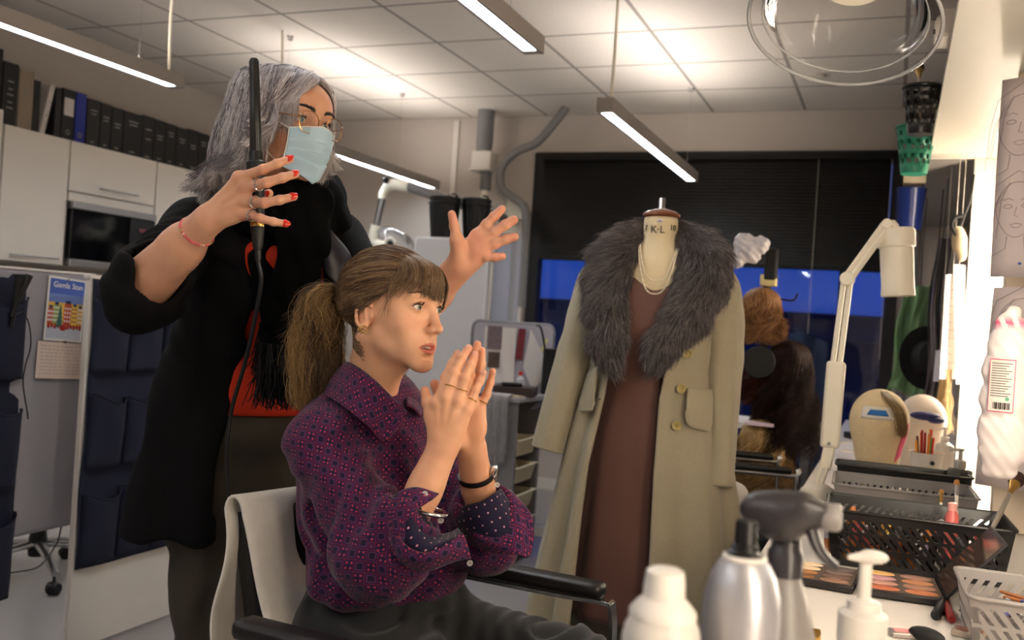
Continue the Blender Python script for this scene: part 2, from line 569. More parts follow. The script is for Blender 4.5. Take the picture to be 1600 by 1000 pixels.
# window wall with its opening
WX0, WX1, WZ0, WZ1 = -2.5, 0.0, .32, 2.43
w = MB()
for lo, hi in (((XL, YB, 0), (WX0, YB+.2, ZC)), ((WX1, YB, 0), (XR, YB+.2, ZC)), ((WX0, YB, 0), (WX1, YB+.2, WZ0)), ((WX0, YB, WZ1), (WX1, YB+.2, ZC))):
    lo = np.array(lo); hi = np.array(hi); w.box((lo+hi)/2, hi-lo)
o = w.build('wall_window', m_wall, smooth=False); o['kind'] = 'structure'
w = MB()
fw = .075
for x in (WX0+fw/2, WX1-fw/2): w.box((x, YB+.03, (WZ0+WZ1)/2), (fw, .1, WZ1-WZ0))
for z in (WZ0+fw/2, WZ1-fw/2): w.box(((WX0+WX1)/2, YB+.03, z), (WX1-WX0-2*fw, .1, fw))
w.box((-1.87, YB+.04, (WZ0+WZ1)/2), (.07, .07, WZ1-WZ0-2*fw))
w.box((-.33, YB+.04, (WZ0+WZ1)/2), (.05, .07, WZ1-WZ0-2*fw))
o = w.build('window_1', m_frame_dk, smooth=False, bevel=.004); o['kind'] = 'structure'
win = o
MB().box(((WX0+WX1)/2, YB+.07, (WZ0+WZ1)/2), (WX1-WX0-2*fw, .006, WZ1-WZ0-2*fw)).build('window_pane', m_glass, win, smooth=False)
# black venetian blind, lowered over the upper part of the window
m_blind = mat('blind_slat', (13, 11, 11), .5)
bl = thing('venetian_blind', 'wide black venetian blind lowered over the upper half of the dusk window', 'blind', (-1.25, YB-.03, 1.66))
b = MB()
for i in range(31):
    z = 1.69+i*.0225
    b.box((-1.25, YB-.035, z), (2.34, .029, .0022), rotm('X', R(72)))
b.build('slats', m_blind, bl, smooth=False)
MB().box((-1.25, YB-.035, 2.385), (2.36, .05, .04)).build('headrail', m_blackm, bl, bevel=.003)
MB().box((-1.25, YB-.035, 1.665), (2.33, .03, .03)).build('bottom_rail', m_blackm, bl, bevel=.003)
b = MB()
for x in (-.52, -.02-.06): b.tube([(x, YB-.055, 2.37), (x, YB-.055, 1.1)], .0016, 6)
b.build('pull_cord', m_white, bl)
# beyond the glass: dusk street with a pale low building
m_out = mat('facade_render', (196, 200, 208), .8, var=.06, vscale=2)
m_outdk = mat('facade_dark', (40, 46, 62), .7)
m_snow = mat('yard_snow', (120, 130, 150), .9)
slab('ground_outside', (-14, YB+.25, -.9), (8, 30, -.8), m_snow)
nb = thing('neighbouring_building', 'low building across the yard with a pale blue lit upper wall behind the window', 'building', (-3, 12.5, -.8))
MB().box((-3, 13, 2.75), (20, 1, 2.3)).build('upper_wall', m_out, nb, smooth=False)
MB().box((-3, 13.1, .4), (20, .8, 2.4)).build('lower_wall', m_outdk, nb, smooth=False)
MB().box((-3, 12.35, 1.56), (20, .3, .06)).build('ledge', m_out, nb, smooth=False)
b = MB()
for i in range(9): b.box((-11+i*2.1, 12.66, .55), (1.3, .06, 1.3))
b.build('ground_floor_windows', mat('far_window', (30, 34, 46), .2), nb, smooth=False)
# ventilation ducts, pipes on the window wall
m_pipe = mat('grey_pipe', (126, 124, 126), .45)
p = tag(MB().box((-3.15, YB-.012, 1.95), (.045, .024, 1.45)).build('cable_duct', m_white, bevel=.003), 'thin white vertical cable duct on the window wall left of the grey pipe', 'cable duct')
# dark curved corner rail beside the blind (pale curtain track bunch)
t = MB()
for i, x in enumerate((.035, .065, .095)): t.box((x, YB-.02, 1.2), (.018, .04, 1.5))
tag(t.build('window_side_rail', mat('rail_grey', (150, 146, 150), .5), bevel=.003), 'grey ribbed vertical rail on the window wall right of the blind', 'rail')
slab('baseboard_window', (XL, YB-.015, 0), (XR, YB, .08), m_white)

# ---------------------------------------------------------------- pendant lamps
m_tube = mat('lamp_light', (255, 255, 255), emit=(.86, .94, 1, 1), estr=E_TUBE)
m_up = mat('lamp_uplight', (255, 255, 255), emit=(1, .93, .84, 1), estr=E_UP)
m_up_dim = m_up
m_house = mat('lamp_housing', (150, 142, 136), .5)
def pendant(x, y0, y1, z, label, wires, cord=None):
    L = thing('pendant_lamp', label, 'ceiling lamp', (x, (y0+y1)/2, z), 'linear pendant lamps')
    ym, ln, w_, h_ = (y0+y1)/2, y1-y0, .075, .062
    b = MB()
    for s in (-1, 1): b.box((x+s*(w_/2-.006), ym, z+h_/2), (.012, ln, h_))
    b.box((x, ym, z+h_*.55), (w_-.024, ln, .006))
    for y in (y0+.02, y1-.02): b.box((x, y, z+h_/2), (w_-.024, .04, h_-.001))
    b.build('housing', m_house, L, smooth=False, bevel=.0015)
    MB().box((x, ym, z+.009), (w_-.026, ln-.09, .012)).build('tube_light', m_tube, L, smooth=False)
    MB().box((x, ym, z+h_*.8), (w_-.028, ln-.5, .012)).build('uplight', m_up if y1 > 1 else m_up_dim, L, smooth=False)
    for y in wires:
        q = MB(); q.tube([(x, y, z+h_), (x, y, ZC)], .0013, 6); q.lathe([(.004, 0), (.009, .004), (.009, .014), (.003, .022)], 12, (x, y, z+h_-.002))
        q.lathe([(.016, 0), (.016, .012), (.02, .02)], 14, (x, y, ZC-.02))
        q.build('suspension_wire', m_chrome, L)
    if cord:
        MB().tube(spline(cord, 14), .0065, 8).build('power_cord', m_offwhite, L)
    return L
pendant(-1.25, 1.35, 3.14, 2.15, 'ceiling lamp cut by the top edge of the photo above the mannequin lamp', (1.6, 2.9))
pendant(-1.25, 4.02, 6.0, 2.15, 'linear lamp hanging in front of the black blind above the dress form', (4.1, 5.8), [(-1.25, 4.12, 2.21), (-1.245, 4.11, 2.45), (-1.25, 4.12, 2.7)])
pendant(-3.08, 1.5, 3.4, 2.15, 'long linear lamp above the row of binders at the upper left', (3.15, 1.8), [(-3.02, 3.27, 2.2), (-3.025, 3.265, 2.4), (-3.0, 3.24, 2.7)])
pendant(-3.22, 4.15, 6.28, 2.13, 'linear lamp seen beside the blue face mask above the white lamp arm', (5.7, 4.4), [(-3.2, 4.3, 2.19), (-3.19, 4.3, 2.5), (-3.2, 4.3, 2.7)])
pendant(-1.25, -1.9, .55, 2.15, 'unseen linear lamp added behind the camera, extending the row above the dress form', (-1.6, .3))  # this lamp and the next are added, unseen, to light the people frontally
pendant(-3.1, -1.9, .75, 2.15, 'unseen linear lamp added behind the camera, extending the row along the cabinets', (-1.6, .5))
tag(MB().lathe([(.05, 0), (.05, .012), (.03, .016)], 20, (-.5, 5.6, ZC-.016)).build('smoke_detector', m_white), 'small round white disc on the ceiling near the window wall', 'smoke detector')
# ================================================================ left wall: cabinets, binders
m_cab = mat('cabinet_white', (226, 218, 208), .42, var=.02, vscale=3)
m_seam = mat('cabinet_carcass', (186, 178, 170), .5)
def bar_handle(c, ln, parent, axis='Y'):
    c = np.array(c, float)
    d = np.array([0, 1, 0.]) if axis == 'Y' else np.array([0, 0, 1.])
    b = MB(); b.tube([c-d*ln/2+[.022, 0, 0], c+d*ln/2+[.022, 0, 0]], .0045, 10)
    for s in (-1, 1): b.tube([c+s*d*(ln/2-.02), c+s*d*(ln/2-.02)+[.022, 0, 0]], .004, 8)
    b.build('handle', m_metal, parent)
XF = -4.35
def wall_cabinet(y0, y1, z0, z1, doors, label):
    t = thing('wall_cabinet', label, 'cabinet', (XF, (y0+y1)/2, z0), 'white wall cabinets')
    MB().box(((XL+XF-.02)/2, (y0+y1)/2, (z0+z1)/2), (XF-.02-XL, y1-y0-.002, z1-z0)).build('body', m_seam, t, smooth=False, bevel=.001)
    for (a, b_, c, d, hz, hc, hl) in doors:
        dr = MB().box((XF-.009, (a+b_)/2, (c+d)/2), (.018, b_-a-.006, d-c-.006)).build('door', m_cab, t, smooth=False, bevel=.0015)
        if hl: bar_handle((XF, hc, hz), hl, dr)
    return t
wall_cabinet(2.95, 3.55, 1.34, 2.12, [(2.95, 3.55, 1.34, 2.12, 1.37, 3.25, .3)], 'cream cabinet at the left edge of the photo, taller than its neighbours')
wall_cabinet(3.56, 3.985, 1.34, 2.05, [(3.56, 3.985, 1.34, 2.05, 1.375, 3.78, .31)], 'white wall cabinet with one tall door under the leaning white binder')
mw = wall_cabinet(3.99, 4.66, 1.34, 2.05, [(3.99, 4.66, 1.765, 2.05, 1.81, 4.35, .30)], 'white wall cabinet with a lift door above the built-in microwave')
MB().box((XF-.006, 4.325, 1.735), (.012, .66, .05)).build('filler_strip', m_cab, mw, smooth=False)
wall_cabinet(4.665, 5.3, 1.34, 2.05, [(4.665, 4.98, 1.34, 2.05, 1.375, 4.82, .2), (4.98, 5.3, 1.34, 2.05, 1.375, 5.14, .2)], 'white wall cabinet with two doors beside the grey hair')
wall_cabinet(5.305, 6.0, 1.34, 2.05, [(5.305, 5.65, 1.34, 2.05, 1.375, 5.5, .2), (5.65, 6.0, 1.34, 2.05, 1.375, 5.8, .2)], 'white wall cabinet nearest the window wall')
# built-in microwave in front of the carcass
t = thing('microwave', 'built-in microwave oven with a black glass door between the white cabinets', 'microwave', (XF, 4.325, 1.35))
MB().box((XF+.012, 4.325, 1.69), (.045, .65, .042)).build('top_panel', mat('steel', (160, 156, 154), .35, .8), t, bevel=.003)
MB().box((XF+.012, 4.325, 1.362), (.045, .65, .04)).build('bottom_panel', mat('steel2', (160, 156, 154), .35, .8), t, bevel=.003)
MB().box((XF+.01, 4.22, 1.525), (.04, .44, .285)).build('glass_door', mat('oven_glass', (10, 10, 14), .08, spec=.6), t, bevel=.003)
MB().box((XF+.01, 4.545, 1.525), (.04, .205, .285)).build('control_panel', m_black, t, bevel=.003)
MB().box((XF+.032, 4.545, 1.6), (.004, .07, .02)).build('display', mat('display_red', (120, 60, 70), .3), t)
b = MB()
for k in range(5): b.box((XF+.032, 4.545, 1.55-k*.024), (.004, .06, .008))
b.build('buttons', m_metal, t)
# lower cabinets and worktop under the wall cabinets, seen low behind the screens
bc = thing('base_cabinet', 'white base cabinets with a worktop behind the grey fabric screen', 'cabinet', (-4.3, 4.4, 0))
MB().box((-4.41, 4.4, .45), (.58, 3.2, .86)).build('body', m_cab, bc, smooth=False)
MB().box((-4.4, 4.4, .895), (.62, 3.2, .03)).build('worktop', mat('worktop_grey', (120, 116, 114), .4), bc, smooth=False)
# ---- binders and books on top of the cabinets
XB = -4.44
m_bk = mat('binder_black', (20, 18, 19), .5)
m_bkw = mat('spine_print', (150, 146, 146), .6)
m_bkblue = mat('binder_blue', (22, 40, 150), .45)
def book(y0, y1, h, m, label, cat='binder', name='binder', depth=.24, lean=0, marks=None, zb=2.05, ring=False, lab=False, group='binders on top of the wall cabinets', x=XB):
    wd_ = y1-y0
    t = thing(name, label, cat, (x, (y0+y1)/2, zb), group)
    b = MB(); b.box((x-depth/2, (y0+y1)/2, zb+h/2), (depth, wd_-.002, h))
    b.build('cover', m, t, smooth=False, bevel=.003)
    if ring:
        MB().torus((x+.001, (y0+y1)/2, zb+.055), .012, .003, 20, 6, rotm('Y', R(90))).build('finger_ring', m_metal, t)
    if lab:
        MB().box((x+.001, (y0+y1)/2, zb+h*.66), (.003, wd_*.72, .10)).build('spine_label', m_paper, t, smooth=False)
    if marks:
        q = MB()
        for zz, ww in marks: q.box((x+.001, (y0+y1)/2, zb+zz), (.002, wd_*ww, .007))
        q.build('spine_lettering', m_bkw, t, smooth=False)['kind'] = 'stuff'
    if lean: t.rotation_euler = (lean, 0, 0)
    return t
m_tan = mat('book_tan', (150, 136, 120), .6); m_yel = mat('book_flame', (214, 130, 30), .6); m_red = mat('book_red', (150, 30, 26), .6)
t = book(3.34, 3.60, .33, m_bk, 'thick black boxed book with an orange and yellow flame picture at the left end', 'book', 'book', depth=.2, zb=2.12, group='books on top of the wall cabinets')
b = MB()
for k in range(10):
    b.add([(XB+.0015, 3.35+.02*k, 2.13+.01*k), (XB+.0015, 3.38+.02*k, 2.14+.008*k), (XB+.0015, 3.40+.018*k, 2.19+.006*k), (XB+.0015, 3.36+.02*k, 2.2-.002*k)], [(0, 1, 2, 3)], m=k % 2)
b.build('cover_picture', [m_yel, m_red], t, smooth=False)
book(3.605, 3.70, .34, m_bk, 'tall black book with white lettering up its spine next to the tan book', 'book', 'book', marks=[(.1, .4), (.13, .3), (.17, .4), (.2, .3), (.24, .4)], zb=2.055, group='books on top of the wall cabinets')
book(3.705, 3.80, .33, m_tan, 'tan cloth-bound book between two black books', 'book', 'book', marks=[(.2, .2), (.22, .2), (.24, .2)], zb=2.055, group='books on top of the wall cabinets')
book(3.80, 3.845, .29, m_bk, 'thin black book right of the tan book', 'book', 'book', zb=2.055, group='books on top of the wall cabinets')
book(3.85, 3.885, .30, mat('binder_white', (214, 208, 204), .5), 'slim white binder leaning on the black binders', lean=R(-11), marks=[(.12, .3), (.2, .3)])
book(3.945, 3.99, .29, m_bk, 'black binder behind the leaning white binder', depth=.2)
book(3.995, 4.085, .30, m_bk, 'black lever arch binder with a large white spine label', ring=True, lab=True)
book(4.088, 4.165, .30, m_bkblue, 'blue lever arch binder among the black ones', ring=True)
yy = 4.17
names = ['black binder touching the blue one', 'second black binder right of the blue one', 'third black binder right of the blue one', 'wide black binder with white lettering above the lift door handle', 'black binder just right of the widest one, with a printed line near its middle', 'black binder with one short printed word high on its spine', 'black binder just left of the grey hair, lettered low', 'black binder partly hidden by the hair', 'black binder at the edge of the grey hair', 'black binder almost hidden behind the grey hair', 'black binder standing behind the grey haired head', 'last black binder behind the grey haired head']
for k, wd_ in enumerate((.10, .085, .095, .155, .10, .10, .095, .11, .10, .10, .1, .1)):
    mk = [(.22-.02*(k % 3), .5), (.2-.02*(k % 3), .4), (.035, .3)] if k != 4 else [(.2, .5), (.14, .4), (.03, .4)]
    book(yy, yy+wd_, .285-.003*(k % 4), m_bk, names[k], marks=mk); yy += wd_+.002

# ================================================================ grey fabric screens
m_felt = mat('grey_felt', (158, 154, 160), .95, var=.12, vscale=240, bump=.4, bscale=500)
m_denim = mat('navy_denim', (27, 31, 52), .85, var=.12, vscale=160, bump=.3, bscale=500)
m_denim_d = mat('navy_denim_hem', (20, 24, 42), .85, var=.1, vscale=160)
sc = thing('partition_screen', 'grey fabric desk screen holding the postcard and the handwritten note', 'screen', (-2.62, 1.9, .39))
MB().box((-2.62, 1.78, .825), (.04, 1.52, .87)).build('fabric_panel', m_felt, sc, bevel=.012, bseg=4)
MB().box((-2.62, 1.78, 1.262), (.043, 1.5, .008)).build('top_rail', m_white, sc, bevel=.002)
b = MB()
b.box((-2.62, 1.2, .2), (.03, .04, .4)); b.box((-2.62, 1.2, .012), (.4, .05, .024))
b.build('stand', m_metal, sc)
# white floor-standing panel that carries the second pocket organiser
wp = thing('white_panel', 'white floor-standing panel below and behind the denim organiser', 'panel', (-2.47, 2.6, 0))
MB().box((-2.47, 2.615, .63), (.022, .49, 1.235)).build('board', m_white, wp, bevel=.002, smooth=False)
MB().box((-2.47, 2.615, 1.253), (.03, .5, .012)).build('top_rail', m_white, wp, smooth=False)
MB().box((-2.36, 2.45, .012), (.26, .05, .022)).build('foot', m_black, wp, bevel=.004)
def pocket_org(x, y0, y1, z0, z1, rows, cols, label, seed):
    """hanging organiser: a backing cloth with bulging open pockets"""
    r = np.random.default_rng(seed)
    t = thing('pocket_organiser', label, 'organiser', (x, (y0+y1)/2, z1), 'denim pocket organisers')
    def back(u, v):
        y = y0+(y1-y0)*u; z = z0+(z1-z0)*v
        return (x+.004*math.sin(9*u+3*v)+.003*math.sin(17*v), y+.008*math.sin(6*v)*(u-.5), z-.006*math.sin(math.pi*u))
    MB().grid(back, 24, 40).build('backing', m_denim, t, solid=.003)
    rh = (z1-z0)/rows; cw = (y1-y0)/cols
    for i in range(rows):
        for j in range(cols):
            zt = z1-rh*i-rh*.2; zb = z1-rh*(i+1)+.012; ya = y0+cw*j+.004; yb = y0+cw*(j+1)-.004
            dep = .040+.022*r.random(); sag = .016+.022*r.random(); ph = r.random()*6
            def pk(u, v):
                prof = math.sin(math.pi*u)**.55
                d = dep*prof*(.35+.65*v**.7)+.003*math.sin(7*u+ph+4*v)*prof
                z = zb+(zt-zb)*v-sag*math.sin(math.pi*u)*v*v+.012*v*math.sin(3*u+ph)
                return (x+.006+d, ya+(yb-ya)*u-.006*math.sin(6*v+ph)*math.sin(math.pi*u), z)
            pk_ = MB().grid(pk, 17, 15).build('pocket', m_denim, t, solid=.0025)
            MB().tube([np.array(pk(u, 1))+[.001, 0, 0] for u in np.linspace(.02, .98, 17)], .0028, 6).build('hem', m_denim_d, pk_)
    return t
pocket_org(-2.595, 1.45, 2.245, .20, 1.245, 3, 4, 'navy denim pocket organiser at the left edge, holding black hair tools', 3)
pocket_org(-2.452, 2.375, 2.86, .285, 1.245, 3, 3, 'navy denim pocket organiser on the white panel behind the standing woman', 5)
# postcard with a snowy town; note card; pins
m_card = mat('card_white', (232, 228, 222), .5)
pc = thing('postcard', 'postcard of a snowy town square with colourful houses and a title in white letters', 'postcard', (-2.592, 2.4, 1.03))
tilt = rotm('X', R(-3.5))
cy, cz = 2.398, 1.137
def cardpt(y, z, dx=0):
    q = tilt @ np.array([0, y, z]); return np.array([-2.595+dx+.006*(1-(z+.107)/.214), cy+q[1], cz+q[2]])
def cardrect(b, y0, y1, z0, z1, dx, m=None):
    b.add([cardpt(y0, z0, dx), cardpt(y1, z0, dx), cardpt(y1, z1, dx), cardpt(y0, z1, dx)], [(0, 1, 2, 3)], m)
b = MB(); cardrect(b, -.079, .079, -.107, .107, 0); b.build('card', m_card, pc, smooth=False, solid=.0008)
cols = [mat('pc_%d' % i, c, .5) for i, c in enumerate([(72, 96, 176), (110, 134, 196), (232, 186, 84), (196, 84, 52), (226, 168, 60), (150, 168, 84), (190, 196, 210), (176, 36, 40), (58, 104, 96), (236, 210, 96), (40, 48, 84), (240, 238, 240)])]
b = MB()
sky = [(0, .03, .10), (1, .0, .032)]
cardrect(b, -.072, .072, .05, .1, .0008, 0); cardrect(b, -.072, .072, .022, .05, .0008, 1); cardrect(b, -.072, .072, -.06, .022, .0008, 2); cardrect(b, -.072, .072, -.1, -.058, .0008, 6)
hs = [(-.072, -.05, .0, 3), (-.05, -.026, .012, 5), (-.006, .024, .02, 3), (.026, .048, .012, 9), (.05, .072, .008, 4)]
for y0, y1, top, c in hs:
    cardrect(b, y0, y1, -.052, top, .0012, c)
    cardrect(b, y0+.004, y1-.004, top, top+.01, .0012, 10)
    for r_ in range(4):
        for c_ in range(3):
            yy_ = y0+(y1-y0)*(c_+.5)/3; zz_ = -.042+r_*.014
            if zz_ < top-.006: cardrect(b, yy_-.0025, yy_+.0025, zz_, zz_+.007, .0016, 11 if c != 9 else 3)
for k in range(5):
    wv = .018-.0032*k
    b.add([cardpt(-.022-wv, -.06+.014*k, .002), cardpt(-.022+wv, -.06+.014*k, .002), cardpt(-.022, -.036+.014*k, .002)], [(0, 1, 2)], 8)
for k in range(11): cardrect(b, -.07+.013*k, -.06+.013*k, -.066+.003*(k % 2), -.05, .0018, 7)
b.sph(cardpt(-.006, -.062, .002), (.0015, .014, .010), 12, 7)
b.build('picture', cols, pc, smooth=False)
text_obj('title', 'Gamla Stan', cardpt(.002, .08, .002), tilt @ facing((1, 0, 0)), .027, mat('title_white', (250, 246, 240), .5), pc)
def note(center, wy, hz, ang, rows, m, label, x, nm='note_card'):
    t = thing(nm, label, 'note', (x, center[0], center[1]))
    rt = rotm('X', ang)
    def P(y, z, dx=0): q = rt @ np.array([0, y, z]); return np.array([x+dx+.004*(.5-z/hz), center[0]+q[1], center[1]+q[2]])
    MB().add([P(-wy/2, -hz/2), P(wy/2, -hz/2), P(wy/2, hz/2), P(-wy/2, hz/2)], [(0, 1, 2, 3)]).build('card', m, t, smooth=False, solid=.0006)
    q = MB(); rr = np.random.default_rng(2)
    for i in range(rows):
        z = hz/2-(i+1.2)*hz/(rows+1.6); y = -wy/2+.012
        while y < wy/2-.02:
            ln = .006+.012*rr.random()
            n = 7; pts = [P(y+ln*k/n, z+.0012*math.sin(k*2.1+i), .001) for k in range(n)]
            q.tube(pts, .00035, 4); y += ln+.005
    q.build('handwriting', m_ink, t)
    return t
note((2.395, .965), .205, .122, R(-3.2), 9, mat('note_cream', (226, 206, 194), .8), 'cream card covered with handwriting pinned under the town postcard', -2.592)
def pin(c, m, label, cat='pin', n=(1, 0, 0)):
    b = MB(); S, U, D = frame_for(n); rot = np.stack([S, U, D], 1)
    b.lathe([(.0005, -.008), (.0012, -.002), (.003, 0), (.002, .004), (.0035, .007), (.001, .0085)], 12, c, rot=rot)
    tag(b.build('push_pin', m), label, cat)
pin((-2.59, 2.40, 1.028), m_black, 'black pin at the top of the handwritten card')
pin((-2.59, 2.40, 1.238), mat('pin_clear', (200, 190, 150), .3), 'pale pin above the town postcard')
# little orange toy hanging at the top of the second organiser
m_or = mat('orange_toy', (232, 120, 40), .6, var=.1, vscale=80)
S_ = SDF()
c0 = WX(166, 455, -2.40)
S_.u(P_ell(c0, (.012, .012, .02))); S_.u(P_ell(c0+[0, -.002, .028], (.013, .013, .013)), .006); S_.u(P_ell(c0+[.002, .004, -.026], (.008, .014, .007)), .005); S_.u(P_cap(c0+[0, -.004, .038], c0+[0, -.02, .05], .003, .002), .004); S_.u(P_cap(c0+[0, .004, -.012], c0+[.006, .018, -.02], .004, .005), .004)
V, Q = S_.mesh(.002)
tag(quad_mesh('toy_figure', V, Q, m_or), 'small orange plastic toy hooked on top of the denim organiser', 'toy')
# black hair tools and their cord in the left organiser
ht = thing('hair_crimper', 'black hair tool with two prongs sticking out of the left denim organiser', 'hair tool', (-2.55, 2.1, 1.2))
for a, b_ in ((WX(30, 430, -2.54), WX(22, 480, -2.545)), (WX(46, 430, -2.53), WX(28, 470, -2.54))):
    MB().tube(spline([a, (a+b_)/2+[0, 0, .002], b_, b_+(b_-a)*.6], 10), np.linspace(.012, .007, 10), 12).build('grip', m_black, ht)
cd = [WX(x, y, -2.54+.002*k) for k, (x, y) in enumerate([(26, 492), (34, 488), (45, 505), (48, 540), (40, 570), (36, 600), (42, 640), (44, 655)])]
MB().tube(spline(cd, 40), .0022, 8).build('cord', m_black, ht)
# swivel chair base behind the screen
def caster(c, ang, parent):
    c = np.array(c, float); rt = rotm('Z', ang)
    b = MB()
    for s in (-1, 1): b.lathe([(.006, -.009), (.022, -.009), (.026, -.004), (.026, .004), (.022, .009), (.006, .009)], 20, c+rt @ np.array([s*.013, 0, .026]), rot=rt @ rotm('Y', R(90)))
    b.sph(c+rt @ np.array([0, 0, .034]), (.016, .03, .02), 14, rot=rt)
    b.cyl(c+[0, 0, .04], c+[0, 0, .075], .006)
    b.build('caster', m_black, parent)
def chair_base(c, a0, label):
    t = thing('swivel_chair_base', label, 'chair', c)
    for k in range(5):
        a = a0+k*2*math.pi/5; d = np.array([math.cos(a), math.sin(a), 0])
        MB().tube(spline([c+d*.03+[0, 0, .14], c+d*.15+[0, 0, .125], c+d*.3+[0, 0, .085]], 8), np.linspace(.024, .017, 8), 12, flat=.6).build('base_arm', m_metal, t)
        caster(c+d*.29, a+.6, t)
    MB().lathe([(.035, .09), (.04, .13), (.03, .2), (.028, .42)], 20, c).build('column', m_black, t)
    MB().lathe([(.05, 0), (.22, .012), (.235, .04), (.2, .07), (.05, .075)], 28, c+np.array([0, 0, .42])).build('seat', m_blackm, t)
    return t
cc = WZ(85, 930, 0)
chair_base(np.array([cc[0]-.26, cc[1]+.14, 0]), R(-29), 'swivel chair whose grey base and black casters show under the fabric screen')
cd = [WZ(95, 826, .3)*0+WX(x, y, -2.9) for x, y in [(96, 822), (88, 850), (62, 884), (30, 893), (0, 896)]]
tag(MB().tube(spline(cd, 30), .003, 8).build('hanging_cable', m_black), 'thin black cable looping below the grey screen', 'cable')
# ================================================================ back of the room
m_grey = mat('grey_laminate', (128, 124, 124), .5)
m_cream = mat('cream_tray', (222, 212, 186), .45)
m_felt2 = mat('pinboard_felt', (176, 172, 182), .9, var=.05, vscale=150)
# tall white cabinet with glazed end
cA, cB = W(648, 364, 5.5), W(765, 369, 5.5)
CZt, cyc = cA[2], 5.28
tc_ = thing('storage_cabinet', 'tall white cabinet behind the raised hand, with two black tubs on top', 'cabinet', ((cA[0]+cB[0])/2, cyc, 0))
cA = WY(648, 364, 5.08); cB = WY(765, 369, 5.08)
MB().box(((cA[0]+cB[0])/2, 5.26, CZt/2), (cB[0]-cA[0], .36, CZt)).build('body', mat('cabinet_enamel', (216, 214, 216), .35), tc_, bevel=.014, bseg=3)
gB = WY(812, 400, 5.08)[0]
MB().box(((cB[0]+gB)/2, 5.12, CZt*.52), (gB-cB[0]-.01, .008, CZt*.95)).build('glass_panel', glass('cabinet_glass', (.82, .85, .95, 1), .05, .22), tc_, smooth=False)
MB().box((cB[0]+.012, 5.12, CZt*.5), (.016, .03, CZt*.96)).build('post', m_white, tc_, bevel=.003)
r0, r1 = WY(819, 341, 6.42), WY(803, 520, 6.42)
tag(MB().box((r0[0]-.005, 6.425, r0[2]-.75), (.07, .04, 1.5)).build('wall_rail', m_white, bevel=.004), 'white vertical rail on the window wall where the grey hose ends', 'rail')
t1_, t2_ = WY(692, 366, 5.2), WY(735, 366, 5.25)
def tub(c, h, r0, r1, label, seed):
    t = thing('tub', label, 'tub', c, 'black tubs on the white cabinet')
    b = MB(); n = 96; rings = []
    a = np.linspace(0, 2*np.pi, n, endpoint=False)
    for k in range(9):
        v = k/8; rr = (r0+(r1-r0)*v)*(1+.035*np.sign(np.sin(12*a))*(v < .85))
        rings.append(np.stack([c[0]+rr*np.cos(a), c[1]+rr*np.sin(a), np.full(n, c[2]+h*v)], 1))
    for k in range(9):
        v = 1-k/8; rr = (r0+(r1-r0)*v)*.93
        rings.append(np.stack([c[0]+rr*np.cos(a), c[1]+rr*np.sin(a), np.full(n, c[2]+.006+(h-.002)*v)], 1))
    b.loft(rings); b.build('shell', m_black, t, angle=30)
    MB().torus(c+np.array([0, 0, h*.86]), r1*1.0, .006, 40, 8).build('band', m_black, t)
    MB().torus(c+np.array([0, 0, h]), r1*.97, .005, 40, 8).build('rim', m_black, t)
    MB().tube(spline([c+np.array([r1*.9, 0, h]), c+np.array([r1*.8, -.02, h+.02]), c+np.array([r1*.5, -.01, h+.024])], 8), .006, 8).build('clip', m_black, t)
tub(np.array([t1_[0], 5.2, CZt+.004]), .245, .072, .098, 'black ribbed tub on the left of the two on the cabinet', 1)
tub(np.array([t2_[0]+.005, 5.3, CZt+.004]), .25, .066, .092, 'black ribbed tub on the right of the two, behind the raised thumb', 2)
# grey duct from the ceiling with box and pipe
dz = WY(763, 205, 6.25)
du = thing('ventilation_duct', 'grey duct dropping from the ceiling into a small white box', 'duct', (-2.80, 6.25, 1.5))
MB().lathe([(.035, 2.39), (.055, 2.40), (.058, 2.43), (.062, 2.46), (.062, 2.7)], 28, (-2.83, 6.25, 0)).build('pipe', m_pipe, du)
MB().box((-2.815, 6.25, 2.33), (.15, .15, .13)).build('valve_box', m_white, du, bevel=.004)
MB().box((-2.815, 6.25, 2.26), (.18, .18, .012)).build('flange', m_white, du, bevel=.003)
MB().lathe([(.036, 2.12), (.04, 2.14), (.04, 2.255)], 24, (-2.80, 6.25, 0)).build('lower_pipe', m_pipe, du)
MB().lathe([(.026, 1.4), (.026, 2.13)], 24, (-2.80, 6.25, 0)).build('drop_pipe', m_offwhite, du)
hp = [WY(x, y, 6.2) for x, y in [(886, 152), (872, 185), (840, 222), (806, 238), (784, 262), (783, 292), (800, 308), (818, 322), (822, 350), (818, 420), (815, 480)]]
hp[0][2] = 2.7
tag(MB().tube(spline(hp, 60), .030, 16).build('flexible_hose', mat('hose_grey', (132, 130, 130), .5)), 'grey flexible hose curling down from the ceiling left of the blind', 'hose')
br = WY(806, 328, 6.3)
tag(MB().box(br, (.14, .03, .15)).build('wall_bracket', m_offwhite, bevel=.01), 'small cream plate on the window wall behind the grey hose', 'bracket')
b = MB(); c0 = WY(797, 342, 6.405)
b.sph(c0, (.07, .03, .035), 14); b.sph(c0+[.06, 0, .02], (.035, .025, .04), 12); b.sph(c0+[-.05, 0, -.02], (.04, .02, .03), 12)
tag(b.build('cloth', mat('cloth_navy', (26, 28, 78), .8)), 'dark blue cloth bundle by the grey hose, behind the fingertips', 'cloth')
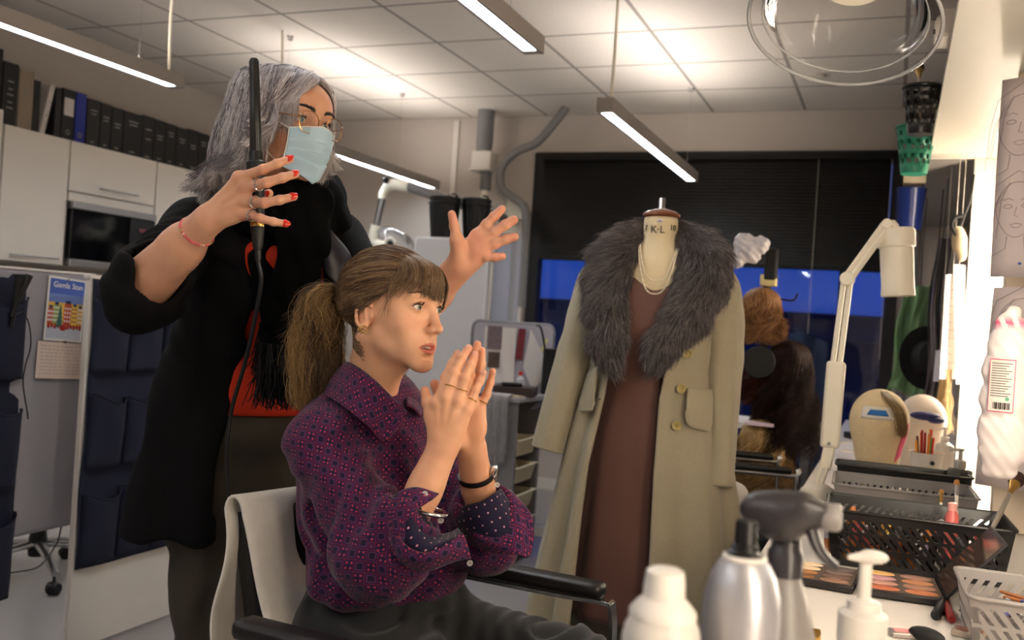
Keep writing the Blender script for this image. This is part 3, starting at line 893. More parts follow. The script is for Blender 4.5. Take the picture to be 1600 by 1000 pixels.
# fume extraction arm with clear hood
ex = thing('extraction_arm', 'white jointed extraction arm with a clear dome under the far pendant lamp', 'extraction arm', WY(620, 385, 5.4))
J = {k: WY(x, y, 5.4) for k, (x, y) in dict(a=(700, 312), b=(640, 292), c=(607, 290), d=(600, 300), e=(588, 352), f=(584, 377), g=(612, 382)).items()}
MB().tube([J['a'], J['b']], .033, 18).build('upper_tube', m_pipe, ex)
MB().tube([J['a'], J['a']+[.02, .15, -.01], (J['a'][0]+.02, YB-.01, J['a'][2])], .03, 18).build('wall_tube', m_pipe, ex)
MB().box((J['a'][0]+.02, YB-.02, J['a'][2]), (.12, .04, .2)).build('wall_plate', m_offwhite, ex, bevel=.004)
MB().tube(spline([J['b'], J['c']+[0.02, 0, 0.005], J['d'], (J['d']+J['e'])/2*.4+J['d']*.6], 12), [.036]*6+[.03]*6, 16).build('elbow', m_offwhite, ex)
MB().tube([J['d'], J['e']], .024, 16).build('middle_tube', m_metal, ex)
MB().tube(spline([J['e'], J['f'], (J['f']+J['g'])/2-[0, 0, .02], J['g']], 12), .034, 16).build('lower_elbow', m_offwhite, ex)
for p_ in (J['c']+[-.0, -.04, .03], J['f']+[-.05, -.02, -.0]): MB().sph(p_, .022, 14).build('joint_knob', m_black, ex)
MB().torus(J['g']+[.02, -.05, 0], .035, .012, 28, 10, rotm('X', R(90))).build('collar', m_offwhite, ex)
MB().sph(J['g']+[.02, -.045, 0], (.026, .01, .026), 14).build('inlet', m_blackm, ex)
th = np.linspace(0, 1, 12)
MB().lathe([(.03+.11*math.sin(t*1.4), -.10+.09*(math.cos(t*1.4))) for t in th], 36, J['g']+[.06, 0, .1], rot=rotm('Y', R(25)), cap=False).build('hood', glass('hood_far', (.95, .95, .97, 1), .05, .14), ex)

# ---- desk with pinboard, folders and a white paper
dk = thing('desk', 'white desk under the pinboard at the window', 'desk', (-1.3, 5.0, 0))
MB().box((-1.25, 4.86, .765), (1.9, .38, .03)).build('desktop', m_white, dk, smooth=False, bevel=.003)
for x in (-2.14, -.36): MB().box((x, 4.86, .375), (.04, .34, .75)).build('leg', m_metal, dk, smooth=False)
MB().box((-1.25, 4.75, .09), (1.74, .03, .05)).build('foot_rail', m_white, dk, smooth=False)
pb = thing('pinboard', 'pale felt pinboard with rounded corners standing on the desk', 'pinboard', (-1.93, 4.85, .78))
q0, q1 = W(737, 556, 5.10), W(862, 560, 5.2)
dxy = nrm((q1-q0)*[1, 1, 0]); nn = np.array([dxy[1], -dxy[0], 0])
wdt = np.linalg.norm((q1-q0)[:2]); cx = (q0+q1)/2; cx[2] = .987
rt = np.stack([dxy, nn, [0, 0, 1]], 1)
b = MB(); prof = []
hw, hh, rr = wdt/2, .195, .035
for sx, sz, a0 in ((1, 1, 0), (-1, 1, 90), (-1, -1, 180), (1, -1, 270)):
    for k in range(7):
        a = R(a0+90*k/6); prof.append((sx*(hw-rr)+rr*math.cos(a), sz*(hh-rr)+rr*math.sin(a)))
rings = [[cx+rt @ np.array([x, y, z]) for x, z in prof] for y in (-.012, .012)]
b.loft(rings); b.build('board', m_felt2, pb, bevel=.003)
b = MB(); b.tube([cx+rt @ np.array([x*.995, .0, z*.995]) for x, z in prof]+[cx+rt @ np.array([prof[0][0], 0, prof[0][1]])], .013, 8); b.build('frame', mat('frame_grey', (120, 118, 122), .5), pb)
def pinned(name, cat, label, x0, x1, z0, z1, m, dy=.017, skew=0, extra=None):
    P = [cx+rt @ np.array(p) for p in ((x0-skew, dy, z0), (x1-skew, dy+.004, z0), (x1, dy, z1), (x0, dy, z1))]
    o = MB().add(P, [(0, 1, 2, 3)]).build(name, m, smooth=False, solid=.001)
    return tag(o, label, cat)
m_photo1 = mat('photo_lace', (120, 104, 108), .5, var=.45, vscale=70); m_photo2 = mat('photo_scene', (96, 76, 66), .5, var=.5, vscale=50)
pinned('photo', 'photo', 'mottled dark photo pinned near the left end of the pinboard', -hw+.075, -hw+.155, .05, .175, m_photo1, .02)
pinned('photo', 'photo', 'small dark photo with a white lower border on the pinboard', -hw+.085, -hw+.15, -.05, .035, m_photo2, .021)
pinned('paper_sheet', 'paper', 'large white sheet behind the photos on the pinboard', -hw+.06, -hw+.235, -.13, .17, m_paper, .015)
pinned('ribbon', 'ribbon', 'black and red strip hanging on the pinboard left of the tilted sheet', -hw+.245, -hw+.285, .0, .17, mat('ribbon_red', (120, 40, 48), .6, var=.5, vscale=30), .024, .01)
P = [cx+rt @ np.array(p) for p in ((-hw+.31, .03, .17), (-hw+.445, .03, -.06), (-hw+.34, .03, -.16), (-hw+.28, .03, -.04))]
tag(MB().add(P, [(0, 1, 2, 3)]).build('paper_sheet', m_paper, smooth=False, solid=.001), 'white sheet hanging by one corner from the pinboard', 'paper')
P = [cx+rt @ np.array(p) for p in ((-hw+.37, .022, .05), (-hw+.38, .022, .04), (-hw+.415, .022, .12), (-hw+.405, .022, .13))]
tag(MB().add(P, [(0, 1, 2, 3)]).build('sticky_note', mat('sticky_yellow', (220, 210, 140), .7), smooth=False, solid=.001), 'pale yellow paper slip on the pinboard', 'note')
# folders right of it
def folder(x0, y0, x1, h, m, label, lab):
    y0 = 4.89
    t = thing('folder', label, 'folder', (x0, y0, .78), 'folders beside the pinboard')
    MB().box(((x0+x1)/2, y0, .78+h/2), (x1-x0, .28, h)).build('cover', m, t, bevel=.003, smooth=False)
    if lab: MB().box(((x0+x1)/2, y0-.142, .78+h*.62), ((x1-x0)*.55, .003, .12)).build('spine_label', m_paper, t, smooth=False)
fx = W(838, 580, 5.0)
fx = fx+[.03, .06, 0]
folder(fx[0]-.02, fx[1]+.1, fx[0]+.045, .28, m_black, 'black folder with a clear sleeve standing right of the pinboard', False)
folder(fx[0]+.05, fx[1]+.1, fx[0]+.115, .29, m_black, 'black folder with a pale pink label beside the pinboard', True)
folder(fx[0]+.12, fx[1]+.1, fx[0]+.20, .29, m_black, 'black folder partly hidden by the coat sleeve', False)
# curved black lamp neck over the board
nk = [W(x, y, 5.0) for x, y in [(852, 560), (850, 535), (845, 512), (838, 508)]]
tag(MB().tube(spline(nk, 14), .006, 8).build('lamp_neck', m_black), 'thin black bent arm over the right end of the pinboard', 'lamp')
# clutter on the desk
rr = np.random.default_rng(11)
m_scr = mat('film_sleeve', (150, 150, 176), .3)
for k in range(5):
    c0 = W(842+k*5, 612-rr.random()*14, 4.85); a = rr.random()*2; c0[2] = .79+.012*k
    v = np.array([math.cos(a)*.05, math.sin(a)*.05, .02+.03*rr.random()])
    tag(MB().add([c0-v, c0-v+[.03, .02, .005], c0+v+[.03, .02, 0], c0+v], [(0, 1, 2, 3)]).build('plastic_sleeve', m_scr, smooth=False, solid=.001), 'crumpled clear plastic sleeve on the desk right of the drawer unit', 'sleeve', 'loose clear sleeves on the desk')
c0 = W(857, 622, 4.9)
tag(MB().box((c0[0], c0[1], .79), (.15, .1, .02)).build('notebook', mat('nb_grey', (120, 112, 126), .6), bevel=.002), 'grey notebook lying at the edge of the white desk', 'notebook')

# ---- grey drawer unit with cream trays
du_ = thing('drawer_unit', 'grey open-fronted drawer unit with cream trays behind the praying hands', 'drawer unit', (-1.86, 4.45, 0))
X0, X1, Y0, Y1, Zt = -1.805, -1.655, 4.24, 4.59, .815
b = MB(); b.box(((X0+X1)/2, Y0+.01, .45), (X1-X0, .02, .71)); b.box(((X0+X1)/2, Y1-.01, .45), (X1-X0, .02, .71)); b.box((X0+.01, (Y0+Y1)/2, .45), (.02, Y1-Y0-.04, .71)); b.box(((X0+X1)/2+.005, (Y0+Y1)/2, .105), (X1-X0, Y1-Y0, .02))
b.build('carcass', m_grey, du_, smooth=False, bevel=.002)
MB().box(((X0+X1)/2, (Y0+Y1)/2, Zt), (X1-X0+.03, Y1-Y0+.03, .025)).build('top', mat('grey_top', (150, 148, 152), .4), du_, bevel=.006)
for k in range(4):
    z = .62-.135*k
    b = MB(); d0, d1 = X0+.025, X1+.012; w0, w1 = Y0+.026, Y1-.026; zb = z-.085
    o_ = [(d0, w0), (d1, w0), (d1, w1), (d0, w1)]; i_ = [(d0+.03, w0+.03), (d1-.03, w0+.03), (d1-.03, w1-.03), (d0+.03, w1-.03)]
    ring = lambda pts, zz: [(x, y, zz) for x, y in pts]
    sh = lambda pts, e: [((x+e if x < -1.73 else x-e), (y+e if y < 4.4 else y-e)) for x, y in pts]
    b.loft([ring(i_, zb), ring(sh(o_, .012), z-.006), ring(sh(o_, 0), z-.006), ring(sh(o_, 0), z), ring(sh(o_, .016), z), ring(sh(i_, .006), zb+.004)])
    b.build('tray', m_cream, du_, smooth=False, bevel=.002)
for x in (X0+.05, X1-.05):
    for y in (Y0+.05, Y1-.05): caster((x, y, 0), 0, du_)
# things on the drawer unit
b = MB(); b.box((-1.73, 4.39, .85), (.2, .16, .045), rotm('Z', .2)); tag(b.build('box', mat('dark_brown_box', (52, 38, 34), .6), bevel=.004), 'flat dark brown box on top of the grey drawer unit', 'box')
b = MB(); b.box((-1.74, 4.36, .882), (.10, .07, .018), rotm('Z', .5)); tag(b.build('case', m_black, bevel=.006), 'small black case lying on the flat brown box', 'case')
b = MB(); b.box((-1.69, 4.27, .832), (.10, .05, .008), rotm('Z', -.3)); tag(b.build('card', mat('kraft', (190, 176, 150), .7), bevel=.001), 'pale card lying at the front corner of the drawer unit', 'card')
# grey hair switch hanging over the side
m_hgrey = hair_mat('switch_hair', [(90, 86, 88), (180, 176, 178), (214, 210, 208)], .4)
S_ = []
for k in range(700):
    u = rng.random(); x = -1.80+.10*u+rng.normal()*.006; y = Y0-.01-.012*rng.random()
    L = .30+.06*rng.random()-.1*abs(u-.5)
    S_.append([[x, y+.06, .835], [x, y+.02, .842], [x, y-.012, .825], [x+rng.normal()*.004, y-.015, .74], [x+rng.normal()*.006, y-.012, .83-L*.7], [x+rng.normal()*.012, y-.01, .83-L]])
tag(hair_obj('hair_switch', S_, m_hgrey, None, .0009, .0004), 'pale grey hair weft hanging over the side of the drawer unit', 'hairpiece')
bt = thing('glue_bottle', 'small clear bottle with a red cap in front of the pinboard', 'bottle', (-1.77, 4.55, .828))
cb = np.array([-1.77, 4.55, .828])
MB().lathe([(.02, 0), (.022, .005), (.022, .07), (.009, .085), (.008, .09)], 16, cb).build('bottle_body', mat('bottle_clear', (200, 200, 206), .2), bt)
MB().lathe([(.01, .09), (.01, .108), (.004, .112)], 14, cb).build('cap', mat('cap_red', (220, 50, 40), .4), bt)
# dark clutter under the desk: box, cables
b = MB(); b.box((-1.35, 5.1, .17), (.36, .3, .33)); tag(b.build('computer_case', m_blackm, bevel=.006), 'black computer case standing under the desk', 'computer')
for k in range(3):
    pts = [(-1.50+.07*k, 4.86, .74), (-1.47+.07*k, 4.82, .55-.05*k), (-1.55+.09*k, 4.83, .42), (-1.49+.05*k, 4.86, .3), (-1.40+.02*k, 4.9, .12)]
    tag(MB().tube(spline(pts, 24), .005, 6).build('cable', m_black), 'black cable dangling under the desk', 'cable', 'cables under the desk')
b = MB(); b.lathe([(.01, 0), (.055, .002), (.06, .05), (.05, .09), (.01, .1)], 20, (-1.5, 4.62, 0)); tag(b.build('power_reel', m_black), 'round black cable reel on the floor under the desk', 'reel')

# ================================================================ wig stand and wigs
m_pole = mat('pole_black', (18, 17, 18), .5)
wx, wy = -.487, 3.93
ws = thing('wig_stand', 'tall black stand with beige blocks carrying the wigs behind the coat', 'stand', (wx, wy, 0))
MB().cyl((wx, wy, .02), (wx, wy, 1.52), .016).build('pole', m_pole, ws)
MB().lathe([(.02, 0), (.2, .005), (.2, .02), (.03, .035)], 28, (wx, wy, 0)).build('foot', m_pole, ws)
MB().box((wx+.012, wy-.02, 1.49), (.05, .05, .13)).build('clamp_head', m_blackm, ws, bevel=.01)
m_blk = mat('beige_block', (206, 190, 134), .7)
for z, hgt_ in ((1.425, .045), (.875, .06)): MB().box((wx+.005, wy-.01, z), (.062, .06, hgt_)).build('neck_block', m_blk, ws, bevel=.004)
MB().tube(spline([(wx+.02, wy, 1.36), (wx+.10, wy, 1.35), (wx+.12, wy, 1.38)], 8), .004, 8).build('hook', m_pole, ws)
def wig(c, rx, ry, rz, L, cols, label, seed, n=2600, wave=.012, flare=1.0, name='wig'):
    r = np.random.default_rng(seed)
    t = thing(name, label, 'wig', c, 'wigs on the stand'); wave_ = wave*1.3
    base = mat(name+'_base', cols[0], .6)
    prof = [(.002, rz*1.02)]+[(rx*math.sin(a), rz*math.cos(a)) for a in np.linspace(.1, 1.57, 8)]+[(rx*.96*flare, -L*.4), (rx*.80*flare, -L*.68), (.01, -L*.72)]
    b = MB(); b.lathe([(p[0]*.93, p[1]*.97) for p in prof[::-1]], 26, c, sy=ry/rx); b.build('cap', base, t)
    S = []
    for k in range(n):
        a = r.random()*2*np.pi; e = abs(r.normal())*.35; e = min(e, 1.5)
        d0 = np.array([math.sin(e)*math.cos(a), math.sin(e)*math.sin(a), math.cos(e)])
        a2 = a+r.normal()*.12; ll = L*(.62+.5*r.random()); wave = .5*wave+.5*wave_*(1+r.random()); ph = r.random()*.8+3*a
        pts = []
        for q in np.linspace(0, 1, 13):
            if q < .3:
                ee = e+(1.5-e)*q/.3; p = np.array([rx*math.sin(ee)*math.cos(a2), ry*math.sin(ee)*math.sin(a2), rz*math.cos(ee)])
            else:
                w_ = (q-.3)/.7; f = (1+(flare-1)*math.sin(w_*2.2)-.10*w_**3+.10*r.normal()*w_)
                p = np.array([rx*math.cos(a2)*f, ry*math.sin(a2)*f, -ll*w_])
                p[0] += wave*1.4*math.sin(ph+w_*9)*w_; p[1] += wave*math.cos(ph+w_*8)*w_
            pts.append(c+p*(1+.0015*r.normal()))
        S.append(pts)
    hair_obj('strands', S, hair_mat(name+'_hair', cols, .5, spec=.2), t, .0009, .0004)
    return t
wig(W(1190, 482, 3.8)+[0, -.01, .02], .076, .08, .065, .150, [(58, 36, 22), (120, 78, 48), (186, 140, 92)], 'brown wig with golden highlights on the upper part of the stand', 21)
wig(W(1186, 590, 3.85)+[0, 0, .03], .07, .07, .05, .13, [(20, 9, 6), (60, 24, 14), (84, 36, 20)], 'dark auburn wig in the middle of the stand behind the black disc', 22, 1500)
wig(W(1234, 560, 3.75)+[0, 0, .0], .085, .08, .07, .36, [(12, 6, 5), (34, 16, 11), (52, 26, 18)], 'very long dark brown wig hanging right of the stand', 23, 2600, .02)
wig(W(1188, 690, 3.75)+[0, 0, .03], .078, .08, .06, .22, [(84, 60, 34), (166, 128, 80), (220, 190, 140)], 'wavy blonde wig low on the stand above the black armrest', 24, 2400, .02, 1.1)
wig(W(1222, 700, 3.95), .05, .05, .05, .17, [(36, 14, 10), (70, 30, 18), (90, 44, 28)], 'short reddish brown wig beside the blonde one', 25, 900, .012)
b = MB(); b.lathe([(.004, -.008), (.062, -.008), (.062, .008), (.004, .008)], 30, W(1186, 566, 3.68), rot=rotm('X', R(90))); tag(b.build('powder_puff_lid', m_black, bevel=.002), 'round black disc hanging on the wig stand', 'disc')
b = MB(); b.box(W(1187, 662, 3.7), (.11, .08, .012)); tag(b.build('magazine', mat('mag', (220, 200, 210), .5), bevel=.001), 'thin white and pink magazine above the blonde wig', 'magazine')
# white ruffled plastic cap on top of the stand
S_ = SDF(); c0 = W(1170, 388, 3.78)
for dx, dz, r_ in ((0, 0, .05), (-.035, -.035, .035), (.04, .012, .036), (.02, -.03, .03), (-.02, .02, .04), (.055, .02, .026), (-.045, -.06, .022)):
    S_.u(P_ell(c0+[dx, .01*math.sin(dx*90), dz], (r_, r_*.9, r_)), .014)
V, Q = S_.mesh(.005, disp=lambda P: .004*np.sin(P[:, 0]*160+P[:, 2]*90)*np.sin(P[:, 2]*140+P[:, 1]*60))
tag(quad_mesh('shower_cap', V, Q, mat('cap_white', (206, 200, 204), .25)), 'crumpled white plastic cap on top of the wig stand', 'cap')

# ---- far office chair: armrest and frame
c0 = W(1155, 728, 3.3); c1 = W(1236, 736, 3.3)
fc = thing('office_chair', 'black armchair with a chrome frame between the coat and the counter', 'chair', (c0[0], c0[1]+.1, 0))
def armchair(P, parent, a, b_, drop, dirv):
    """padded black arm from a to b_ with a chrome bracket dropping at b_"""
    MB().tube(spline([a, (a+b_)/2, b_], 10), [.014]+[.017]*8+[.013], 14, flat=.75).build('armrest', m_black, parent)
    MB().tube(spline([a+[0, 0, -.018], b_+[0, 0, -.018], b_+nrm(b_-a)*.02+[0, 0, -.03], b_+nrm(b_-a)*.024+[0, 0, -drop]], 18), .008, 10).build('arm_frame', m_chrome, parent)
armchair(None, fc, c0-(c1-c0)*.7, c1, .5, None)
off = np.array([-.10, .33, 0])
armchair(None, fc, c0-(c1-c0)*.7+off, c1+off, .5, None)
sc_ = (c0+c1)/2+off/2; sc_[2] = .46
MB().box(sc_-[.02, 0, 0], (.42, .32, .07), rotm('Z', .1)).build('seat', m_blackm, fc, bevel=.02, bseg=3)
MB().box(sc_+[-.26, -.05, .34], (.05, .32, .5), rotm('Z', .1)).build('backrest', m_blackm, fc, bevel=.02, bseg=3)
for sx in (-.17, .17):
    for sy in (-.14, .14): MB().cyl(sc_+[sx, sy, -.02], (sc_[0]+sx*1.1, sc_[1]+sy*1.1, 0), .012).build('leg', m_chrome, fc)
S_ = SDF(); c0 = W(1143, 800, 3.0)
S_.u(P_ell(c0, (.06, .05, .10))); S_.u(P_ell(c0+[.01, 0, -.12], (.08, .06, .13)), .03); S_.u(P_ell(c0+[-.02, 0, -.3], (.1, .09, .16)), .04); S_.u(P_ell([c0[0]-.02, c0[1], .16], (.12, .1, .16)), .05)
V, Q = S_.mesh(.008, disp=lambda P: .005*np.sin(P[:, 0]*70+P[:, 2]*25)*np.sin(P[:, 2]*60-P[:, 0]*30))
tag(quad_mesh('laundry_bag', V, Q, mat('white_bag', (196, 190, 184), .7)), 'crumpled whitish bag standing behind the hem of the coat', 'bag')
# blue tarp-like garment hanging in the dim corner
def cl(u, v):
    return W(1262+46*u+4*math.sin(v*5), 400+420*v, 4.3)+np.array([0, .03*math.sin(u*14+v), 0])
c0 = W(1290, 600, 4.6)
def cl(u, v):
    return (-.74+.36*u, 6.30+.025*math.sin(u*16+v*2), .0+1.25*v*(1-.1*abs(u-.5)))
tag(MB().grid(cl, 30, 12).build('garment', mat('navy_cloth', (34, 46, 74), .85), solid=.004), 'dark blue garment hanging in the dim corner behind the white task lamp', 'garment')
# ================================================================ make-up counter along the right wall
m_counter = mat('counter_white', (228, 220, 210), .35)
m_shelf = mat('shelf_board', (226, 220, 206), .5)
m_shelf_shade = mat('shelf_board_shaded', (150, 144, 138), .6)  # same board, greyed: shade of the unlit underside put into the colour
ZT = .72
ct = thing('makeup_counter', 'long white counter along the right wall covered with brushes, palettes and baskets', 'counter', (.06, 2.5, 0))
MB().box((.065, 2.9, ZT-.015), (.625, 6.6, .03)).build('worktop', m_counter, ct, smooth=False, bevel=.003)
for y in (.1, 2.6, 5.4): MB().box((.1, y, (ZT-.03)/2), (.5, .03, ZT-.03)).build('support', m_white, ct, smooth=False)
sh = thing('overhead_shelf', 'deep pale shelf running above the counter, seen from below', 'shelf', (.23, 3, 1.95))
MB().box((.231, 1.9, 1.96), (.292, 4.45, .02)).build('near_board', m_shelf, sh, smooth=False, bevel=.001)
MB().box((.231, 5.29, 1.96), (.292, 2.29, .02)).build('far_board', m_shelf_shade, sh, smooth=False, bevel=.001)
def partition(y, x0, label, w_=.02):
    t = thing('partition_board', label, 'partition', ((x0+XR)/2, y, ZT))
    MB().box(((x0+XR)/2, y, (ZT+1.95)/2), (XR-x0-.002, w_, 1.95-ZT-.002)).build('board', m_shelf, t, smooth=False, bevel=.001)
    return t
partition(4.12, .25, 'brightly lit white upright board between counter and shelf')
# warm strip lamps on the mirror wall
m_mlamp = mat('mirror_lamp_light', (255, 255, 255), emit=(1, .86, .68, 1), estr=E_MIRROR)
def strip(y, z0, z1, label, k=1.0):
    t = thing('mirror_lamp', label, 'lamp', (XR-.02, y, z0), 'warm strip lamps on the mirror wall')
    MB().box((XR-.012, y, (z0+z1)/2), (.022, .07, z1-z0)).build('lamp_base', m_white, t, smooth=False)
    MB().tube([(XR-.036, y, z0+.03), (XR-.036, y, z1-.03)], .014, 14).build('lamp_tube', m_mlamp, t)
strip(3.95, .80, 1.85, 'strip lamp hidden behind the drawing sheets that lights the white upright board')
strip(1.55, .85, 1.9, 'strip lamp beside the near mirror')
strip(.45, .85, 1.9, 'strip lamp at the far side of the near mirror')
# mirror between those lamps (out of the picture, faces the chair)
t = thing('wall_mirror', 'mirror on the right wall facing the seated woman', 'mirror', (XR-.01, 1.0, .9))
MB().box((XR-.008, 1.0, 1.37), (.012, .9, .95)).build('glass', mat('mirror_glass', (235, 235, 235), .02, 1), t, smooth=False)
# near panel carrying the drawings
m_post = mat('cream_post', (226, 208, 184), .5)
t = thing('partition_post', 'cream upright post at the right edge of the photo', 'post', (.32, 2.86, ZT))
MB().box((.318, 2.86, (ZT+1.95)/2), (.10, .05, 1.95-ZT-.004)).build('board', m_post, t, smooth=False, bevel=.002)
def sketch_sheet(P0, P1, z0, z1, label, faces, seed, skew=0):
    """sheet of paper with two pencil faces"""
    P0 = np.array(P0, float); P1 = np.array(P1, float); r = np.random.default_rng(seed)
    d = P1-P0; L = np.linalg.norm(d); d = d/L; n = np.array([d[1], -d[0], 0])
    t = thing('drawing_sheet', label, 'drawing', (*(P0+P1)[:2]/2, (z0+z1)/2))
    def P(u, z, o=0): return P0+d*(u+skew*(z-z0))+np.array([0, 0, z-P0[2]])+n*(o+.004*math.sin((z-z0)*5))
    b = MB(); b.grid(lambda u, v: P(u*L, z0+(z1-z0)*v), 4, 12); b.build('paper', mat('sheet_mauve', (198, 184, 182), .85), t, solid=.0008)
    q = MB()
    def line(pts): q.tube([P(x, z, .0012) for x, z in pts], .0006, 4)
    for cx_, cz_, s in faces:
        hd = [(cx_+.075*s*math.sin(a)*(1-.18*(math.cos(a) < 0)*abs(math.cos(a))), cz_+.10*s*math.cos(a)) for a in np.linspace(0, 2*np.pi, 30)]
        line(hd)
        line([(cx_-.11*s, cz_-.14*s), (cx_-.10*s, cz_), (cx_-.08*s, cz_+.09*s), (cx_, cz_+.14*s), (cx_+.08*s, cz_+.09*s), (cx_+.1*s, cz_), (cx_+.11*s, cz_-.14*s)])
        for sx in (-1, 1):
            line([(cx_+sx*.032*s+.016*s*math.cos(a), cz_+.012*s+.007*s*math.sin(a)) for a in np.linspace(0, 2*np.pi, 10)])
            line([(cx_+sx*.05*s, cz_+.034*s), (cx_+sx*.03*s, cz_+.042*s), (cx_+sx*.014*s, cz_+.034*s)])
            line([(cx_+sx*.03*s, cz_-.095*s), (cx_+sx*.034*s, cz_-.14*s), (cx_+sx*.12*s, cz_-.19*s), (cx_+sx*.15*s, cz_-.27*s)])
        line([(cx_, cz_+.01*s), (cx_-.008*s, cz_-.022*s), (cx_+.006*s, cz_-.026*s)])
        line([(cx_-.022*s, cz_-.055*s), (cx_, cz_-.050*s), (cx_+.022*s, cz_-.055*s)]); line([(cx_-.018*s, cz_-.06*s), (cx_, cz_-.067*s), (cx_+.018*s, cz_-.06*s)])
        for k in range(9):
            a = (k-4)*.3; line([(cx_+.05*s*math.sin(a), cz_+.12*s*math.cos(a)), (cx_+.085*s*math.sin(a*1.2), cz_+.05*s*math.cos(a)), (cx_+.1*s*math.sin(a*1.3), cz_-.1*s)]) if abs(k-4) > 1 else None
    q.build('pencil_drawing', mat('pencil', (118, 108, 112), .8), t)
    return t
a0 = W(1567, 125, 2.5); a1 = W(1640, 120, 2.42)
sketch_sheet((a0[0], a0[1], 1.5), (a1[0], a1[1]-.02, 1.5), 1.395, 1.915, 'tall mauve sheet with two pencil portraits hanging above the other drawing at the right edge', [(.058, 1.79, .8), (.06, 1.57, .72)], 1)
a0 = W(1551, 450, 2.48); a1 = W(1640, 450, 2.40)
sketch_sheet((a0[0]-.012, a0[1], 1.1), (a1[0], a1[1]-.02, 1.1), .85, 1.368, 'lower mauve drawing sheet, half hidden by the hanging cotton bag', [(.075, 1.26, .8)], 2, skew=.03)
pin(W(1594, 412, 2.4), mat('pin_blue', (40, 80, 170), .4), 'blue pin in the lower part of the tall portrait sheet', n=(-.4, -1, 0))
# cotton wool bag hanging in front
S_ = SDF()
m_bag = mat('cotton_bag', (238, 226, 222), .35, sss=.2)
T0, T1 = W(1566, 515, 2.0), W(1578, 728, 2.0)
cx_, cy_ = (T0+T1)[:2]/2
for z, rx in ((1.215, .043), (1.16, .05), (1.10, .053), (1.04, .052), (.995, .048)): S_.u(P_ell((cx_, cy_, z), (rx*1.0, rx*.85, .045)), .02)
S_.u(P_ell((cx_-.006, cy_, 1.262), (.024, .018, .022)), .018); S_.u(P_ell((cx_+.02, cy_, 1.262), (.02, .016, .012)), .012); S_.u(P_ell((cx_+.004, cy_, 1.285), (.016, .013, .014)), .008)
S_.u(P_ell((cx_-.012, cy_, .952), (.026, .02, .022)), .02); S_.u(P_ell((cx_+.014, cy_, .946), (.016, .014, .012)), .012)
V, Q = S_.mesh(.003, disp=lambda P: .0016*np.sin(P[:, 0]*190+P[:, 2]*70)*np.sin(P[:, 2]*120+P[:, 0]*60))
pk = np.clip(1-np.abs(V[:, 2]-1.262)/.016, 0, 1)*(np.sin(V[:, 0]*260+V[:, 2]*90) > -.2)
colr = np.array(srgb(240, 228, 224)[:3])*(1-pk[:, None])+np.array(srgb(226, 70, 120)[:3])*pk[:, None]
bg = thing('cotton_bag', 'clear bag of white cotton wool with a pink tie and printed label', 'bag', (cx_, cy_, 1.1))
quad_mesh('bag_body', V, Q, mat('cotton', (240, 228, 224), .3, attr='paint'), bg, colors=colr)
fwd = nrm(np.array([cC[0]-cx_, cC[1]-cy_, 0])); rgt = nrm(np.cross((0, 0, 1), fwd)); 
def BP(u, z, o=0):
    x = -.016+u
    ang = x/.05
    return np.array([cx_, cy_, 0])+rgt*.0525*math.sin(ang)+fwd*(.048*math.cos(ang)+.0035+o)+np.array([0, 0, z])
def brect(b, u0, u1, z0, z1, o, m=None):
    b.grid(lambda u, v: BP(u0+(u1-u0)*u, z0+(z1-z0)*v, o), 5, 2, m)
b = MB(); brect(b, -.019, .030, 1.075, 1.185, 0, 0)
for e in ((-.019, .030, 1.183, 1.185), (-.019, .030, 1.075, 1.077), (-.019, -.0175, 1.075, 1.185), (.0285, .030, 1.075, 1.185)): brect(b, *e, .0006, 1)
for k in range(14): brect(b, -.014, .024-.01*((k*7) % 3)/2, 1.175-k*.0052, 1.177-k*.0052, .0006, 2)
for k in range(12): brect(b, -.008+k*.0026, -.0068+k*.0026+.0006*(k % 3), 1.081, 1.095, .0006, 3)
b.sph(BP(.018, 1.103, .0003), (.004, .001, .004), 10, 4)
b.build('label', [mat('lab_w', (236, 226, 214), .5), mat('lab_pink', (206, 80, 120), .5), mat('lab_txt', (120, 110, 110), .6), mat('lab_bar', (40, 36, 36), .6), mat('lab_green', (110, 180, 140), .6)], bg, smooth=False)
# hanging sheets on the left of the upright board
def sheet(pts, label, m=m_paper, name='paper_sheet', lines=0):
    t = thing(name, label, 'paper', pts[0])
    P = [np.array(p) for p in pts]
    MB().add(P, [(0, 1, 2, 3)]).build('sheet', m, t, smooth=False, solid=.001)
    tc0 = (P[2]+P[3])/2; MB().tube([tc0-[0, 0, .01], (tc0[0], tc0[1], 1.95)], .0012, 6).build('thread', m_white, t)
    if lines:
        q = MB(); n = nrm(np.cross(P[1]-P[0], P[3]-P[0]))
        if n[1] > 0: n = -n
        for k in range(lines):
            v = (k+1)/(lines+1); A = P[0]*(1-v)+P[3]*v; B = P[1]*(1-v)+P[2]*v
            q.tube([A+(B-A)*.12+n*.0015, A+(B-A)*(.5+.35*((k*5 % 7)/7))+n*.0015], .0009, 4)
        q.build('writing', mat('grey_text', (150, 140, 146), .8), t)
sheet([WY(1468, 592, 3.95), WY(1496, 592, 4.05), WY(1500, 425, 4.05), WY(1478, 430, 3.95)], 'white sheet with faint writing hanging left of the bright upright board', lines=12)
sheet([WY(1494, 600, 3.98), WY(1504, 600, 4.02), WY(1508, 415, 4.02), WY(1490, 413, 3.98)], 'narrow bright white strip of card beside the upright board')
sheet([WY(1458, 596, 4.3), WY(1474, 596, 4.3), WY(1476, 545, 4.3), WY(1462, 548, 4.3)], 'small pale blue sheet below the hanging white sheet', mat('paleblue', (190, 196, 220), .8))
